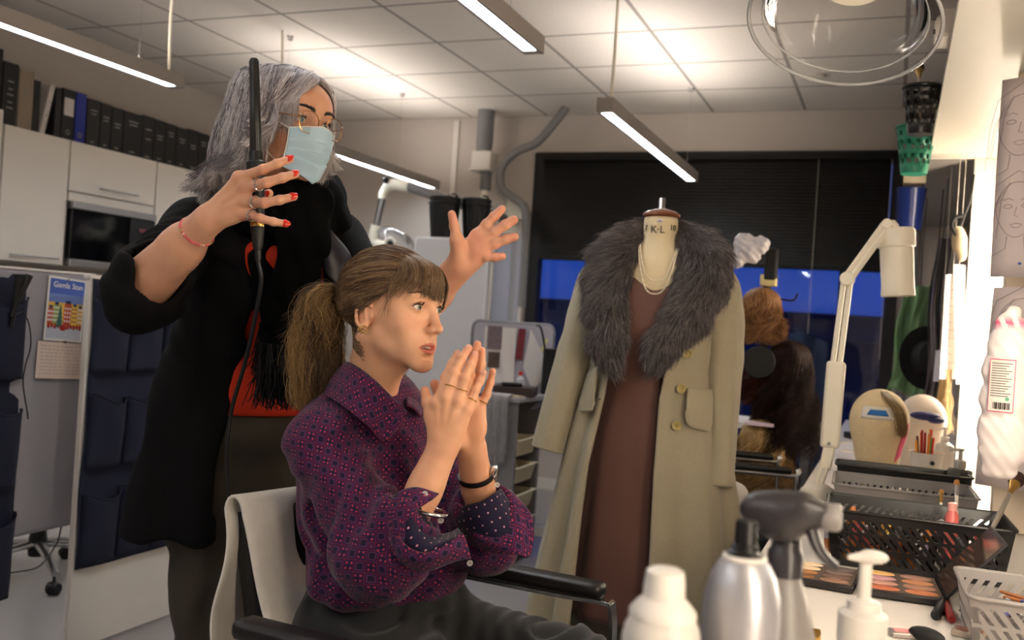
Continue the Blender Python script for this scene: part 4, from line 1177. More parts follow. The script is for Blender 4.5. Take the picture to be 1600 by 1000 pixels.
# hanging cream purse thing
S_ = SDF(); c0 = WY(1499, 378, 4.0)
S_.u(P_ell(c0, (.028, .02, .045))); S_.u(P_ell(c0+[.012, 0, -.045], (.018, .014, .03)), .015); S_.u(P_ell(c0+[-.006, 0, .04], (.018, .014, .02)), .015)
V, Q = S_.mesh(.003)
hb = thing('hanging_charm', 'cream cloth bundle hanging on black cords by the upright board', 'bundle', c0)
quad_mesh('cloth', V, Q, mat('cream_cloth', (190, 170, 140), .8), hb)
MB().tube(spline([c0+[0, 0, .05], c0+[.012, 0, .1], c0+[.03, 0, .17], c0+[.036, 0, .26]], 16), .004, 8).build('cord', m_black, hb)
MB().tube(spline([c0+[-.012, -.01, .02], c0+[-.03, -.01, .06], c0+[-.02, -.01, .09], c0+[.01, 0, .1]], 14), .006, 8).build('strap', m_blackm, hb)
# clear plastic film hanging, green bag, black hat
def film(c, w_, h, label, m, seed, nm, cat):
    r = np.random.default_rng(seed); a = r.random(6)*6
    def f(u, v):
        return (c[0]+w_*(u-.5)*(1-.35*v)+.01*math.sin(9*v+a[0]), c[1]+.03*math.sin(13*u+a[1]+3*v)+.015*math.sin(25*u+a[2]-5*v), c[2]-h*(1-v)+.02*math.sin(8*u+a[3])*(v < .1))
    t = thing(nm, label, cat, c); MB().grid(f, 26, 26).build('film', m, t, solid=.0008)
    MB().tube([(c[0], c[1], c[2]-.02), (c[0]+.005, c[1], 1.95)], .002, 6).build('cord', m_black, t)
film(WY(1438, 446, 5.2)+[.0, 0, 0], .24, .55, 'green plastic bag hanging on the window wall above the black hat', mat('green_film', (128, 168, 118), .3, alpha=.7), 4, 'green_bag', 'bag')
film(WY(1474, 372, 4.6), .09, .9, 'long greyish clear plastic cover hanging left of the upright board', mat('grey_film', (120, 112, 118), .25, alpha=.75), 5, 'plastic_cover', 'cover')
h0 = WY(1446, 560, 4.9); rt = rotm('X', R(82)) @ rotm('Y', R(18))
ht_ = thing('black_hat', 'round black hat hanging brim outward below the green bag', 'hat', h0)
b = MB(); b.lathe([(.002, .0), (.09, .0), (.13, .004), (.15, .016), (.152, .02), (.13, .01), (.088, .006), (.08, .05), (.07, .09), (.03, .1), (.002, .1)], 40, h0, rot=rt @ rotm('X', 0), sx=.85); b.build('felt', mat('hat_felt', (16, 14, 20), .8), ht_)
MB().torus(h0+[0, .01, 0], .082, .006, 36, 8, rt).build('hat_band', m_black, ht_)
MB().tube(spline([h0+[0, 0, .13], h0+[.02, .0, .35], (h0[0]+.03, h0[1], 1.95)], 10), .003, 6).build('cord', m_black, ht_)
# things hooked on the front edge of the shelf
def basket_v(c, r0, r1, h, m, label, seed=0, cup=False):
    """round hanging basket with slotted side"""
    t = thing('hanging_basket', label, 'basket', c)
    n = 24; b = MB()
    a = np.linspace(0, 2*np.pi, n, endpoint=False)
    lv = np.linspace(0, 1, 11)
    P = lambda i, k, dr=0: np.array([c[0]+((r0+(r1-r0)*lv[k])+dr)*math.cos(a[i % n]), c[1]+((r0+(r1-r0)*lv[k])+dr)*math.sin(a[i % n]), c[2]+h*lv[k]])
    vs = [P(i, k) for k in range(11) for i in range(n)]; F = []
    for k in range(10):
        for i in range(n):
            if k in (2, 3, 5, 6, 8) and (i+k//3) % 2 == 0: continue
            F.append((k*n+i, k*n+(i+1) % n, (k+1)*n+(i+1) % n, (k+1)*n+i))
    F.append(tuple(range(n)))
    b.add(vs, F); b.build('wall', m, t, solid=.003)
    MB().torus(np.array(c)+[0, 0, h], r1, .006, 36, 8).build('rim', m, t)
    return t
m_teal = mat('teal_plastic', (40, 132, 104), .4)
c0 = WY(1456, 188, 3.2); c0[0] += .03
bb = basket_v(np.array([.035, 3.2, 1.86]), .035, .055, .145, m_black, 'black slotted holder with a brush hooked on the shelf edge')
MB().box((.085, 3.2, 1.985), (.014, .03, .05)).build('hook', m_black, bb)
basket_v(np.array([.03, 3.85, 1.845]), .045, .07, .175, m_teal, 'green slotted plastic basket hooked on the shelf edge')
def brush(p, q, ln_ferr, r_h, r_b, ln_b, mh, mf, mbr, label, group=None, nm='makeup_brush'):
    """brush from handle end p to tip q"""
    p = np.array(p, float); q = np.array(q, float); d = nrm(q-p); L = np.linalg.norm(q-p)
    t = thing(nm, label, 'brush', p, group)
    S, U, D = frame_for(d); rot = np.stack([S, U, D], 1)
    a = L-ln_b-ln_ferr
    MB().lathe([(r_h*.35, 0), (r_h*.7, a*.1), (r_h, a*.6), (r_h*.8, a)], 12, p, rot=rot).build('handle', mh, t)
    MB().lathe([(r_h*.85, a), (r_h, a+ln_ferr*.3), (r_b*.8, a+ln_ferr)], 14, p, rot=rot).build('ferrule', mf, t)
    MB().lathe([(r_b*.8, a+ln_ferr), (r_b*1.1, a+ln_ferr+ln_b*.4), (r_b*.9, a+ln_ferr+ln_b*.8), (r_b*.3, L)], 16, p, rot=rot).build('bristles', mbr, t)
m_bris = mat('bristle_dark', (58, 34, 26), .8, bump=.6, bscale=400); m_bris2 = mat('bristle_tan', (176, 120, 56), .8, bump=.5, bscale=500)
m_gold = mat('ferrule_gold', (206, 176, 110), .25, 1); m_hcream = mat('handle_cream', (216, 200, 172), .4); m_hblack = m_black
brush(np.array([.035, 3.2, 1.90]), W(1436, 100, 3.2), .05, .006, .016, .045, m_hcream, m_gold, m_bris, 'thick dark brush standing in the black holder on the shelf edge')
t = thing('sample_box', 'white box with two black clips on the end of the overhead shelf', 'box', (.06, 2.6, 1.975))
c0 = WY(1476, 58, 2.62)
b0 = np.array([.072, 2.62, 0]); 
MB().box((.085, 2.62, 2.008), (.075, .10, .072)).build('carton', m_white, t, bevel=.002)
for z in (1.985, 2.02): MB().box((.046, 2.565, z), (.006, .012, .010)).build('clip', m_black, t, bevel=.001)
tb = thing('blue_tub', 'dark blue translucent tub hanging below the green basket', 'tub', (.035, 4.45, 1.70))
MB().lathe([(.01, 0), (.05, .0), (.052, .01), (.062, .17), (.066, .18), (.06, .182), (.05, .02), (.01, .015)], 28, (.03, 4.45, 1.70)).build('shell', mat('blue_plastic', (20, 36, 96), .25), tb)
MB().box((.04, 4.45, 1.925), (.09, .09, .05)).build('box_on_top', mat('beige_box', (190, 176, 150), .7), tb, bevel=.003)
MB().box((.075, 4.45, 1.87), (.01, .03, .16)).build('hook', mat('blue_plastic2', (20, 36, 96), .25), tb)
m_clear = glass('clear_dome', (.985, .98, .97, 1), .08, .035)
for n_ in m_clear.node_tree.nodes:
    if n_.type == 'FRESNEL': n_.inputs[0].default_value = 1.22
# ---- clear extraction dome above, at the top right
dm = thing('clear_hood', 'clear plastic dome hood hanging from above at the top right', 'hood', W(1315, 20, 1.95))
hc_ = W(1316, 36, 1.95)
# axis of the dome (tilted up and to the left)
ax = nrm(np.array([.10, .42, .9])); S, U, D = frame_for(ax); rt = np.stack([S, U, D], 1)
Rr = .187
prof = [(Rr+.004, -.004), (Rr+.006, .002), (Rr, .006), (Rr-.02, .010), (Rr-.026, .016)]+[((Rr-.028)*math.cos(t)**.8, .018+.11*math.sin(t)) for t in np.linspace(.05, 1.25, 14)]
MB().lathe(prof, 72, hc_, rot=rt, cap=False).build('dome', m_clear, dm)
m_rim = glass('clear_rim', (.96, .95, .93, 1), .12, .30)
for n_ in m_rim.node_tree.nodes:
    if n_.type == 'FRESNEL': n_.inputs[0].default_value = 1.3
MB().torus(hc_+D*-.002, Rr+.004, .0042, 90, 10, rt).build('rim', m_rim, dm)
MB().torus(hc_+D*.012, Rr-.022, .0022, 90, 8, rt).build('inner_rib', m_rim, dm)
MB().lathe([(.07, .112), (.075, .118), (.075, .13), (.06, .136), (.048, .136), (.048, .114)], 40, hc_, rot=rt).build('collar', m_offwhite, dm)
lb = MB(); 
def domept(a, t, o=.002): return hc_+rt @ np.array([((Rr-.028)*math.cos(t)**.8+o)*math.cos(a), ((Rr-.028)*math.cos(t)**.8+o)*math.sin(a), .018+.11*math.sin(t)+o])
lb.grid(lambda u, v: domept(1.25+.28*u, .35+.5*v), 6, 8)
lb.build('sticker', mat('sticker', (200, 192, 176), .5, alpha=.35), dm)
ap = spline([hc_+D*.13, hc_+D*.25, hc_+D*.30+[.02, .1, .02], (hc_[0]+.05, hc_[1]+.35, 2.42), (hc_[0]+.05, hc_[1]+.4, ZC-.005)], 20)
MB().tube(ap, .036, 18).build('arm_tube', m_offwhite, dm)
# ---- white task lamp on the counter
tl = thing('task_lamp', 'white jointed task lamp clamped to the counter, its head hanging down', 'desk lamp', (-.2, 2.95, ZT))
K = {k: W(x, y, D_) for k, (x, y, D_) in dict(a=(1262, 782, 2.86), b=(1290, 718, 2.9), c=(1296, 700, 2.9), d=(1307, 565, 2.92), e=(1324, 436, 2.95), f=(1386, 350, 2.98), g=(1401, 372, 3.0), h=(1398, 448, 3.0)).items()}
def bar(a, b_, w_, th, name, m=m_offwhite, bev=.004):
    d = nrm(b_-a); S, U, D = frame_for(d, (0, 1, 0)); rot = np.stack([S, U, D], 1)
    MB().box((a+b_)/2, (w_, th, np.linalg.norm(b_-a)), rot).build(name, m, tl, bevel=bev, bseg=3)
MB().lathe([(.055, 0), (.06, .004), (.05, .03), (.03, .045), (.014, .05)], 30, (K['a'][0]+.028, K['a'][1], ZT)).build('foot', m_offwhite, tl)
for dx in (-.008, .008): MB().tube([(K['a'][0]+.028+dx, K['a'][1], ZT+.04), K['b']+[dx, 0, -.012]], .006, 8).build('strut', m_offwhite, tl)
bar(K['b']+[0, 0, -.03], K['c']+[0, 0, .012], .034, .03, 'base_joint')
bar(K['c'], K['d'], .056, .045, 'spring_cover', bev=.010)
for dx in (-.010, .010): MB().tube([K['d']+[dx, 0, -.005], K['e']+[dx, 0, 0]], .0085, 8, flat=1.2).build('lower_arm', m_offwhite, tl)
MB().tube([K['e']+[0, -.024, 0], K['e']+[0, .024, 0]], .022, 20).build('elbow_joint', m_offwhite, tl, bevel=.003)
for dx in (-.010, .010): MB().tube([K['e']+[dx, 0, 0], K['f']+[dx, 0, 0]], .0085, 8, flat=1.2).build('upper_arm', m_offwhite, tl)
MB().tube([K['f']+[0, -.02, 0], K['f']+[0, .02, 0]], .015, 16).build('head_joint', m_offwhite, tl)
MB().tube(spline([K['f'], K['f']+[.02, 0, .0], K['g']+[0, 0, .005]], 6), .012, 10).build('neck', m_offwhite, tl)
gh = K['g']; zz = lambda z: z
MB().lathe([(.004, .045), (.052, .042), (.057, .034), (.057, -.016), (.0505, -.020), (.0495, -.150), (.0510, -.152), (.0510, -.172), (.046, -.172), (.044, -.02), (.002, -.018)], 40, gh+[0, 0, -.012], rot=rotm('Y', R(-5))).build('lamp_shade', m_offwhite, tl)
b = MB()
for k in range(6): b.sph(gh+[.004+.024*math.cos(k*1.05), .024*math.sin(k*1.05), -.158], .010, 10)
b.build('lamp_cells', m_white, tl)
MB().sph(K['c']+[-.001, -.024, .016], (.005, .003, .005), 10).build('screw', m_metal, tl)
# ---- canvas wig head with blue tape
wh = thing('canvas_head', 'canvas covered wig block with a blue tape patch and a pink tape edge', 'wig head', W(1371, 770, 3.12))
hb_ = W(1371, 700, 3.12); hb_[2] = .722
S_ = SDF()
S_.u(P_ell(hb_+[0, 0, .225], (.093, .095, .105))); S_.u(P_ell(hb_+[0, 0, .15], (.070, .072, .09)), .04); S_.u(P_cap(hb_+[0, 0, .03], hb_+[0, 0, .1], .050, .056), .04); S_.cut(P_box(hb_+[0, 0, -.05], (.2, .2, .05)), .004)
V, Q = S_.mesh(.003)
quad_mesh('head_form', V, Q, mat('canvas', (222, 200, 160), .75, var=.12, vscale=60, weave=900, bump=.15), wh)
fd = nrm(np.array([-hb_[0], -hb_[1], 0])); rd = nrm(np.cross((0, 0, 1), fd)); 
def hp_(az, z, o=.0015):
    d = fd*math.cos(az)+rd*math.sin(az)
    # march outwards to the surface
    c = hb_+[0, 0, z]; lo, hi = 0.0, .14
    for _ in range(18):
        m_ = (lo+hi)/2
        if S_.ev((c+d*m_)[None])[0] < 0: lo = m_
        else: hi = m_
    return c+d*(lo+o)
MB().grid(lambda u, v: hp_(-.62+1.1*u*1.0, .235+.04*v), 14, 5).build('white_tape', m_white, wh, solid=.001)
MB().grid(lambda u, v: hp_(-.42+.72*u+(.5-u)*.2*v, .248+.018*v, .003), 12, 5).build('blue_tape', mat('blue_tape', (40, 110, 180), .7, var=.15, vscale=200), wh, solid=.001)
MB().grid(lambda u, v: hp_(.86+.4*u, .10+.11*v+.02*u, .002), 6, 10).build('pink_tape', mat('pink_tape', (224, 92, 128), .6), wh, solid=.001)
S2 = []
for k in range(260):
    az = .45+.12*rng.normal(); 
    S2.append([hp_(az-.25+.1*rng.random(), .325, .004), hp_(az, .30, .004), hp_(az+.25, .265, .005), hp_(az+.42+.05*rng.normal(), .21-.03*rng.random(), .006)])
hair_obj('hair_strands', S2, hair_mat('headhair', [(84, 66, 40), (150, 124, 80)], .4), wh, .0005, .0003)
# pale second head far behind with dark blue thing
hs = thing('bald_cap_head', 'pale rounded head form behind the canvas head', 'wig head', (.1, 3.8, ZT))
c0 = WY(1442, 632, 3.8); S_ = SDF(); S_.u(P_ell((c0[0], c0[1], .93), (.085, .10, .095))); S_.u(P_cap((c0[0]-.01, c0[1], .74), (c0[0], c0[1], .85), .06, .06), .03)
V, Q = S_.mesh(.005); quad_mesh('head_form', V, Q, mat('pale_plastic', (206, 190, 174), .5), hs)
b = MB(); b.sph(WY(1446, 650, 3.6), (.05, .03, .016), 16); b.sph(WY(1462, 656, 3.6), (.03, .03, .014), 12)
tag(b.build('blue_cloth', mat('blue_dk', (30, 34, 84), .6)), 'dark blue folded cloth in front of the pale head form', 'cloth')
S2 = []
c0 = WY(1478, 585, 4.0)
for k in range(380):
    a = rng.random()*6.28; r_ = .02*rng.random()**.5
    p = c0+[r_*math.cos(a), r_*math.sin(a), 0]
    S2.append([p+[0, 0, .02], p+[.002*rng.normal(), 0, -.05], p+[.008*rng.normal(), .004*rng.normal(), -.12], p+[.014*rng.normal(), .01*rng.normal(), -.2-.03*rng.random()]])
tag(hair_obj('blonde_hair', S2, hair_mat('blonde', [(150, 124, 84), (206, 180, 130)], .4), None, .0009, .0005), 'straight blonde hair bundle hanging behind the pump bottle', 'hairpiece')
# ================================================================ people: shared builders
# head frame: +X her left, +Y forward, +Z up, origin between the ears at eye height
def head_frame(fwd, up):
    f = nrm(fwd); u = np.asarray(up, float); l = nrm(np.cross(u, f)); u = np.cross(f, l)
    return np.stack([l, f, u], 1)
def add_head(S, O, H, k=1.0, mouth_open=.0022, nose=1.0, jaw=1.0):
    T = lambda x, y, z: O+H @ (np.array([x, y, z])*k)
    E = lambda c, r, rot=None, kk=.01: S.u(P_ell(T(*c), np.array(r)*k, H if rot is None else H @ rot), kk*k)
    C = lambda a, b, ra, rb, kk=.01: S.u(P_cap(T(*a), T(*b), ra*k, rb*k), kk*k)
    E((0, -.016, .028), (.072, .091, .077))
    E((0, .022, .018), (.063, .064, .066), None, .03)
    E((0, .018, -.036), (.0545, .060, .066), None, .03)
    for s in (-1, 1):
        C((s*.047*jaw, -.002, -.055), (s*.016, .066, -.098), .015, .013, .024)
        E((s*.038, .050, -.030), (.021, .021, .022), None, .022)
        C((s*.040, .066, .021), (s*.014, .080, .018), .009, .008, .014)
        E((s*.024, .058, -.064), (.019, .019, .022), None, .02)
    E((0, .072, -.102), (.018, .0130, .0130), None, .018)
    E((0, .057, .044), (.046, .024, .028), None, .03)
    E((0, .067, -.068), (.024, .017, .024), None, .02)
    for s in (-1, 1):
        S.cut(P_ell(T(s*.0315, .092, -.002), np.array((.0175, .017, .0115))*k, H @ rotm('Z', -s*.30)), .014*k)
    # nose
    nw = nose
    C((0, .080, .012), (0, .096, -.024), .0062, .0066, .009)
    E((0, .1020, -.0360), (.0085*nw, .0088, .0078), None, .008)
    C((0, .091, -.021), (0, .1010, -.0350), .0078, .0070, .006)
    for s in (-1, 1):
        E((s*.0108*nw, .0915, -.0400), (.0058, .0092, .0066), rotm('Z', -s*.3), .009)
        S.cut(P_ell(T(s*.0065, .0985, -.0468), np.array((.0036, .0056, .0042))*k, H @ rotm('Z', -s*.25)), .003*k)
    C((0, .0880, -.047), (0, .0860, -.058), .0038, .0038, .008)
    # eyelids and eyes
    for s in (-1, 1):
        c = (s*.0318, .0685, 0)
        E(c, (.0138, .0134, .0132), None, .005)
        S.cut(P_ell(T(s*.0322, .0832, .0004), np.array((.0138, .0100, .0042))*k, H @ rotm('Z', -s*.22)), .0016*k)
        C((s*.0195, .0790, .0078), (s*.0325, .0835, .0092), .0017, .0020, .003); C((s*.0325, .0835, .0092), (s*.0440, .0762, .0066), .0020, .0015, .003)
    # lips
    m = mouth_open
    for s in (-1, 1):
        C((0, .0868, -.0655), (s*.010, .0848, -.0650), .0032, .0034, .003); C((s*.010, .0848, -.0652), (s*.0250, .0752, -.0690-m*.3), .0036, .0018, .003)
        C((0, .0858, -.0765-m), (s*.010, .0832, -.0757-m), .0042, .0040, .003); C((s*.010, .0832, -.0757-m), (s*.0245, .0745, -.0705-m*.5), .0041, .0017, .003)
    S.cut(P_ell(T(0, .0885, -.0702-m*.5), np.array((.0225, .0150, .0008+m*.8))*k, H), .0016*k)
    S.cut(P_ell(T(0, .0838, -.0870-m), np.array((.014, .004, .0035))*k, H), .008*k)
    # ears
    for s in (-1, 1):
        rt = rotm('Z', s*.42) @ rotm('X', -.18)
        c = np.array([s*.0745, -.008, -.015])
        q = lambda y, z, x=0: c+rt @ np.array([s*x, y, z])
        E(tuple(q(.002, 0, -.003)), (.0050, .0150, .0265), rt, .005)
        ring = [q(.012*math.cos(a)*(1.0)-.004, .026*math.sin(a)+.001, .003) for a in np.linspace(.5, 5.4, 12)]
        for a, b in zip(ring[:-1], ring[1:]): C(tuple(a), tuple(b), .0030, .0030, .003)
        E(tuple(q(.004, -.026, .001)), (.0042, .0065, .0070), rt, .004)
        S.cut(P_ell(T(*q(.002, -.002, .0068)), np.array((.0055, .0075, .0130))*k, H @ rt), .003*k)
        E(tuple(q(.013, -.006, .001)), (.0028, .0034, .0055), rt, .003)
        C(tuple(q(-.004, .012, .003)), tuple(q(.002, -.010, .002)), .0020, .0018, .003)
def face_colors(V, O, H, base, k=1.0, lip=(176, 84, 84), m=.0022, blush=1.0, brow=None):
    L = ((V-O) @ H)/k
    b = np.array(srgb(base)[:3]); col = np.tile(b, (len(V), 1))
    def mixin(w, c): 
        c = np.array(srgb(c)[:3]); w = np.clip(w, 0, 1)[:, None]; col[:] = col*(1-w)+c*w
    g = lambda c, r: np.exp(-(((L-np.array(c))/np.array(r))**2).sum(1))
    front = L[:, 1] > .05
    for s in (-1, 1):
        mixin(.28*blush*g((s*.042, .065, -.028), (.022, .03, .02)), (206, 110, 92))
        mixin(.30*blush*g((s*.076, -.01, -.01), (.014, .03, .03)), (204, 116, 96))
        ey = ((L[:, 0]-s*.0318)/.0165)**2+((L[:, 2]-.001)/.0082)**2
        mixin(.42*np.exp(-(ey**2)*.8)*front, (150, 98, 82))
        # lash line and inner lid
        lid = np.exp(-((np.sqrt(((L[:, 0]-s*.0318)/.0130)**2+((L[:, 2]-.0008)/.0052)**2)-1)/.16)**2)*(L[:, 2] > .001)*front*(L[:, 1] > .068)*np.clip((L[:, 0]*s-.020)/.006, 0, 1)
        mixin(.6*lid, (78, 54, 46))
        # brow
        bx = L[:, 0]*s
        bz = .0205+.006*np.sin((bx-.012)/.036*2.3)-.0*bx
        w = np.exp(-((L[:, 2]-bz)/.0030)**2)*(bx > .011)*(bx < .052)*front*np.clip((.054-bx)/.02, 0, 1)
        if brow: mixin(.8*w, brow)
    mixin(.35*blush*g((0, .104, -.03), (.013, .016, .012)), (204, 112, 94))
    x = np.abs(L[:, 0])
    zu = -.0622-.0000*x-.0075*(x/.0260)**2+.0016*np.exp(-((x-.006)/.004)**2)
    zl = -.0814-m+.0105*(x/.0260)**2
    w = np.clip((zu-L[:, 2])/.0012, 0, 1)*np.clip((L[:, 2]-zl)/.0014, 0, 1)*(x < .0260)*(L[:, 1] > .064)
    mixin(.85*w, lip)
    mixin(.9*np.exp(-((L[:, 2]+.0702+m*.5)/(.0012+m*.7))**2)*(x < .0195)*(L[:, 1] > .05)*(L[:, 1] < .0765), (110, 48, 46))
    return col
m_sclera = mat('eye_white', (226, 216, 208), .15, spec=.6)
m_iris = {}
def add_eyes(O, H, parent, look, iris=(96, 110, 112), k=1.0):
    m_ir = mat('iris', iris, .2, spec=.6); m_pu = mat('pupil', (8, 8, 10), .1, spec=.8)
    for s in (-1, 1):
        c = O+H @ (np.array([s*.0318, .0685, .0])*k)
        d = nrm(H @ nrm(look)); S, U, D = frame_for(d); rot = np.stack([S, U, D], 1)
        r = .0124*k; prof = []; b = MB()
        for lo, hi, mi in ((.0, .19, 2), (.19, .47, 1), (.47, 3.13, 0)):
            b.lathe([(max(r*math.sin(t), 1e-5)+(0 if mi else 0), r*math.cos(t)+(0.0004 if mi else 0)) for t in np.linspace(lo+.001, hi, 8 if mi else 16)], 24, c, mi, rot, cap=False)
        b.build('eyeball', [m_sclera, m_ir, m_pu], parent, angle=180)
def lashes(O, H, parent, mat_, k=1.0, n=34, ln=.006):
    S = []
    for s in (-1, 1):
        for i in range(n):
            u = (i/(n-1)*2-1)*.8+s*.2
            p = np.array([s*.0322+u*.0128, .0815-.0045*u*u-(.002 if u*s > 0 else 0)*abs(u), .0052*math.sqrt(max(0, 1-u*u*.97))-.0002])
            d = np.array([u*.5, 1, .55]); d = d/np.linalg.norm(d)
            S.append([O+H @ ((p+d*ln*t+np.array([0, 0, ln*.5*t*t]))*k) for t in (0, .5, 1)])
    return hair_obj('eyelashes', S, mat_, parent, .00030*k, .0001)
def brows(O, H, parent, mat_, k=1.0, n=170, front=None):
    S = []
    for s in (-1, 1):
        for i in range(n):
            u = rng.random(); bx = .011+.041*u; bz = .0205+.006*math.sin((bx-.012)/.036*2.3)+rng.normal()*.0011*(1.3-u)
            y = (front(s*bx, bz)+.0008) if front else .0905-(bx*bx)*9.5
            p = np.array([s*bx, y, bz]); L = .006+.002*rng.random()
            if front: y -= .0
            d = np.array([s*(.5+.5*u), -.18*u+.02, .55*(1-u)+.05]); d /= np.linalg.norm(d)
            S.append([O+H @ ((p+d*L*t+np.array([0, -.0002-.6*L*t*bx*s*0, 0]))*k) for t in (0, .5, 1)])
    return hair_obj('eyebrows', S, mat_, parent, .00035*k, .00012)

def add_finger(S, pts, r0, r1, k=.004, nail=None):
    pts = [np.array(p, float) for p in pts]
    n = len(pts)-1
    rs = np.linspace(r0, r1, n+1)
    for i in range(n): S.u(P_cap(pts[i], pts[i+1], rs[i], rs[i+1]), k if i else .010)
    for i in range(1, n): S.u(P_ell(pts[i], rs[i]*1.035), .004)
def add_hand(S, wrist, fing, thumb, palm_n, arm_dir, r=.0085, thick=.0125):
    """fing: four lists [MCP, PIP, DIP, TIP]; thumb: [CMC, MCP, IP, TIP]; palm_n: palm side direction"""
    wrist = np.array(wrist, float); n = nrm(palm_n)
    mcps = [np.array(f[0], float) for f in fing]
    side = nrm(mcps[-1]-mcps[0])
    for i, m_ in enumerate(mcps):
        u = (i-1.5)/1.5
        root = wrist+side*.0085*u
        S.u(P_cap(root, m_, thick*.86, thick*(.86-.06*max(u, 0))), .012)
        S.u(P_ell(m_-n*.003, r*1.12), .006)
    cen = (wrist+sum(mcps)/4)/2
    S.u(P_ell(cen+n*.002, (.030, .034, .0145), np.stack([side, nrm(np.cross(n, side)), n], 1)), .016)
    t = [np.array(p, float) for p in thumb]
    S.u(P_cap(wrist*.6+t[0]*.4, t[1], .0095, .0118), .012)
    S.u(P_cap(t[0]+n*.004, t[1]+n*.003, .0140, .0118), .012)
    add_finger(S, t[1:], .0108, .0085, .004)
    rr = (r*1.0, r*1.04, r*.99, r*.88)
    for f, q in zip(fing, rr):
        add_finger(S, f, q*1.06, q*.80, .0025)
    # web side of the wrist
    S.u(P_ecap(wrist-nrm(arm_dir)*.03, wrist+nrm(arm_dir)*.005, .0215, .0205, .78, n), .010)
def nail(parent, tip, prev, back, m, r=.0062, ln=.0115, name='fingernail', label=None, fr=.0070):
    tip = np.array(tip, float); d = nrm(tip-np.array(prev, float)); b_ = np.array(back, float); b_ = nrm(b_-d*(b_@d)); s_ = np.cross(d, b_)
    def f(u, v):
        a = (u-.5)*2; w = r*a*(1-.25*max(0, v-.6)**2*4)
        edge = 1-.5*(abs(a)**3)
        return tip+d*(-.0065+ln*v*edge)+s_*w*.95+b_*(fr*math.sqrt(max(0, 1-(a*.80)**2))+.0003-.0010*(v > .8)-.0006*(v < .15))
    MB().grid(f, 9, 8).build(name, m, parent, solid=.0004, label=label)

def noise3(seed, n=10, f0=20, f1=60):
    r = np.random.default_rng(seed); K = r.normal(size=(n, 3)); K = K/np.linalg.norm(K, axis=1)[:, None]*r.uniform(f0, f1, (n, 1)); ph = r.uniform(0, 6.28, n)
    return lambda P: np.sin(P @ K.T+ph).sum(1)/math.sqrt(n)
def crease(P, c, wl, amp, reach, axis=None, squash=1.0):
    """cloth folds ringing a bend point"""
    q = P-np.asarray(c)
    if axis is not None:
        a = nrm(axis); t = q@a; q = q-np.outer(t, a)*(1-squash)
    r = np.linalg.norm(q, axis=1)
    return amp*np.sin(r*2*np.pi/wl)*np.exp(-(r/reach)**2)
def bone_uv(V, Q, bones):
    """per-corner uv in metres; bones: (a, b, ref_dir, R); also returns the bone index per face"""
    cen = V[Q].mean(1)
    ds = []
    for a, b, ref, Rr in bones:
        a = np.asarray(a, float); ab = np.asarray(b, float)-a; t = np.clip((cen-a)@ab/(ab@ab), 0, 1)
        ds.append(np.linalg.norm(cen-a-t[:, None]*ab, axis=1)/Rr)
    ds = np.array(ds); which = ds.argmin(0)
    uv = np.zeros((len(Q), 4, 2))
    for i, (a, b, ref, Rr) in enumerate(bones):
        m = which == i
        if not m.any(): continue
        a = np.asarray(a, float); d = nrm(np.asarray(b, float)-a); x = nrm(np.asarray(ref)-d*(np.asarray(ref)@d)); y = np.cross(d, x)
        P = V[Q[m]]-a
        ang = np.arctan2(P@y, P@x); ang = ang[:, :1]+((ang-ang[:, :1]+np.pi) % (2*np.pi)-np.pi)
        uv[m, :, 0] = ang*Rr; uv[m, :, 1] = P@d
        fn = np.cross(V[Q[m][:, 2]]-V[Q[m][:, 0]], V[Q[m][:, 3]]-V[Q[m][:, 1]]); fn /= np.linalg.norm(fn, axis=1)[:, None]+1e-12
        pole = (np.abs(fn@d) > .80)
        tmp = uv[m]; tmp[pole, :, 0] = (P@x)[pole]; tmp[pole, :, 1] = (P@y)[pole]; uv[m] = tmp
    return uv.reshape(-1, 2), which
m_skin_a = mat('skin_fair', (226, 176, 148), .44, spec=.45, sss=.08, bump=.12, bscale=900, attr='paint')
m_skin_b = mat('skin_warm', (222, 166, 134), .46, spec=.4, sss=.08, bump=.14, bscale=700, attr='paint')
def tint_noise(V, col, seed, amp=.05):
    f = noise3(seed, 12, 60, 260)(V)
    col = col*(1+amp*f[:, None]*np.array([.5, 1, 1])); return np.clip(col, 0, 1)
def join_vq(parts):
    Vs, Qs, n = [], [], 0
    for V, Q in parts: Vs.append(V); Qs.append(Q+n); n += len(V)
    return np.concatenate(Vs), np.concatenate(Qs)

class Front:
    """front surface of a head: y(x, z) in the head frame"""
    def __init__(s, S, O, H, k=1.0):
        s.xs = np.linspace(-.085, .085, 35); s.zs = np.linspace(-.06, .125, 38)
        X, Z = np.meshgrid(s.xs, s.zs, indexing='ij'); x, z = X.ravel(), Z.ravel()
        lo = np.full(len(x), -.02); hi = np.full(len(x), .15)
        for _ in range(14):
            m = (lo+hi)/2; d = S.ev(O+(np.stack([x, m, z], 1)*k) @ H.T)
            ins = d < 0; lo = np.where(ins, m, lo); hi = np.where(ins, hi, m)
        s.y = lo.reshape(X.shape)
    def __call__(s, x, z):
        i = np.clip((x-s.xs[0])/(s.xs[1]-s.xs[0]), 0, 33.999); j = np.clip((z-s.zs[0])/(s.zs[1]-s.zs[0]), 0, 36.999)
        a, b = int(i), int(j); f, g = i-a, j-b
        return s.y[a, b]*(1-f)*(1-g)+s.y[a+1, b]*f*(1-g)+s.y[a, b+1]*(1-f)*g+s.y[a+1, b+1]*f*g
# ================================================================ seated woman
sw = thing('person', 'seated woman with brown ponytail, patterned purple shirt, palms pressed together', 'person', W(560, 985, 1.88)*[1, 1, 0])
E_, N_ = _R0, cF
toCam = -N_
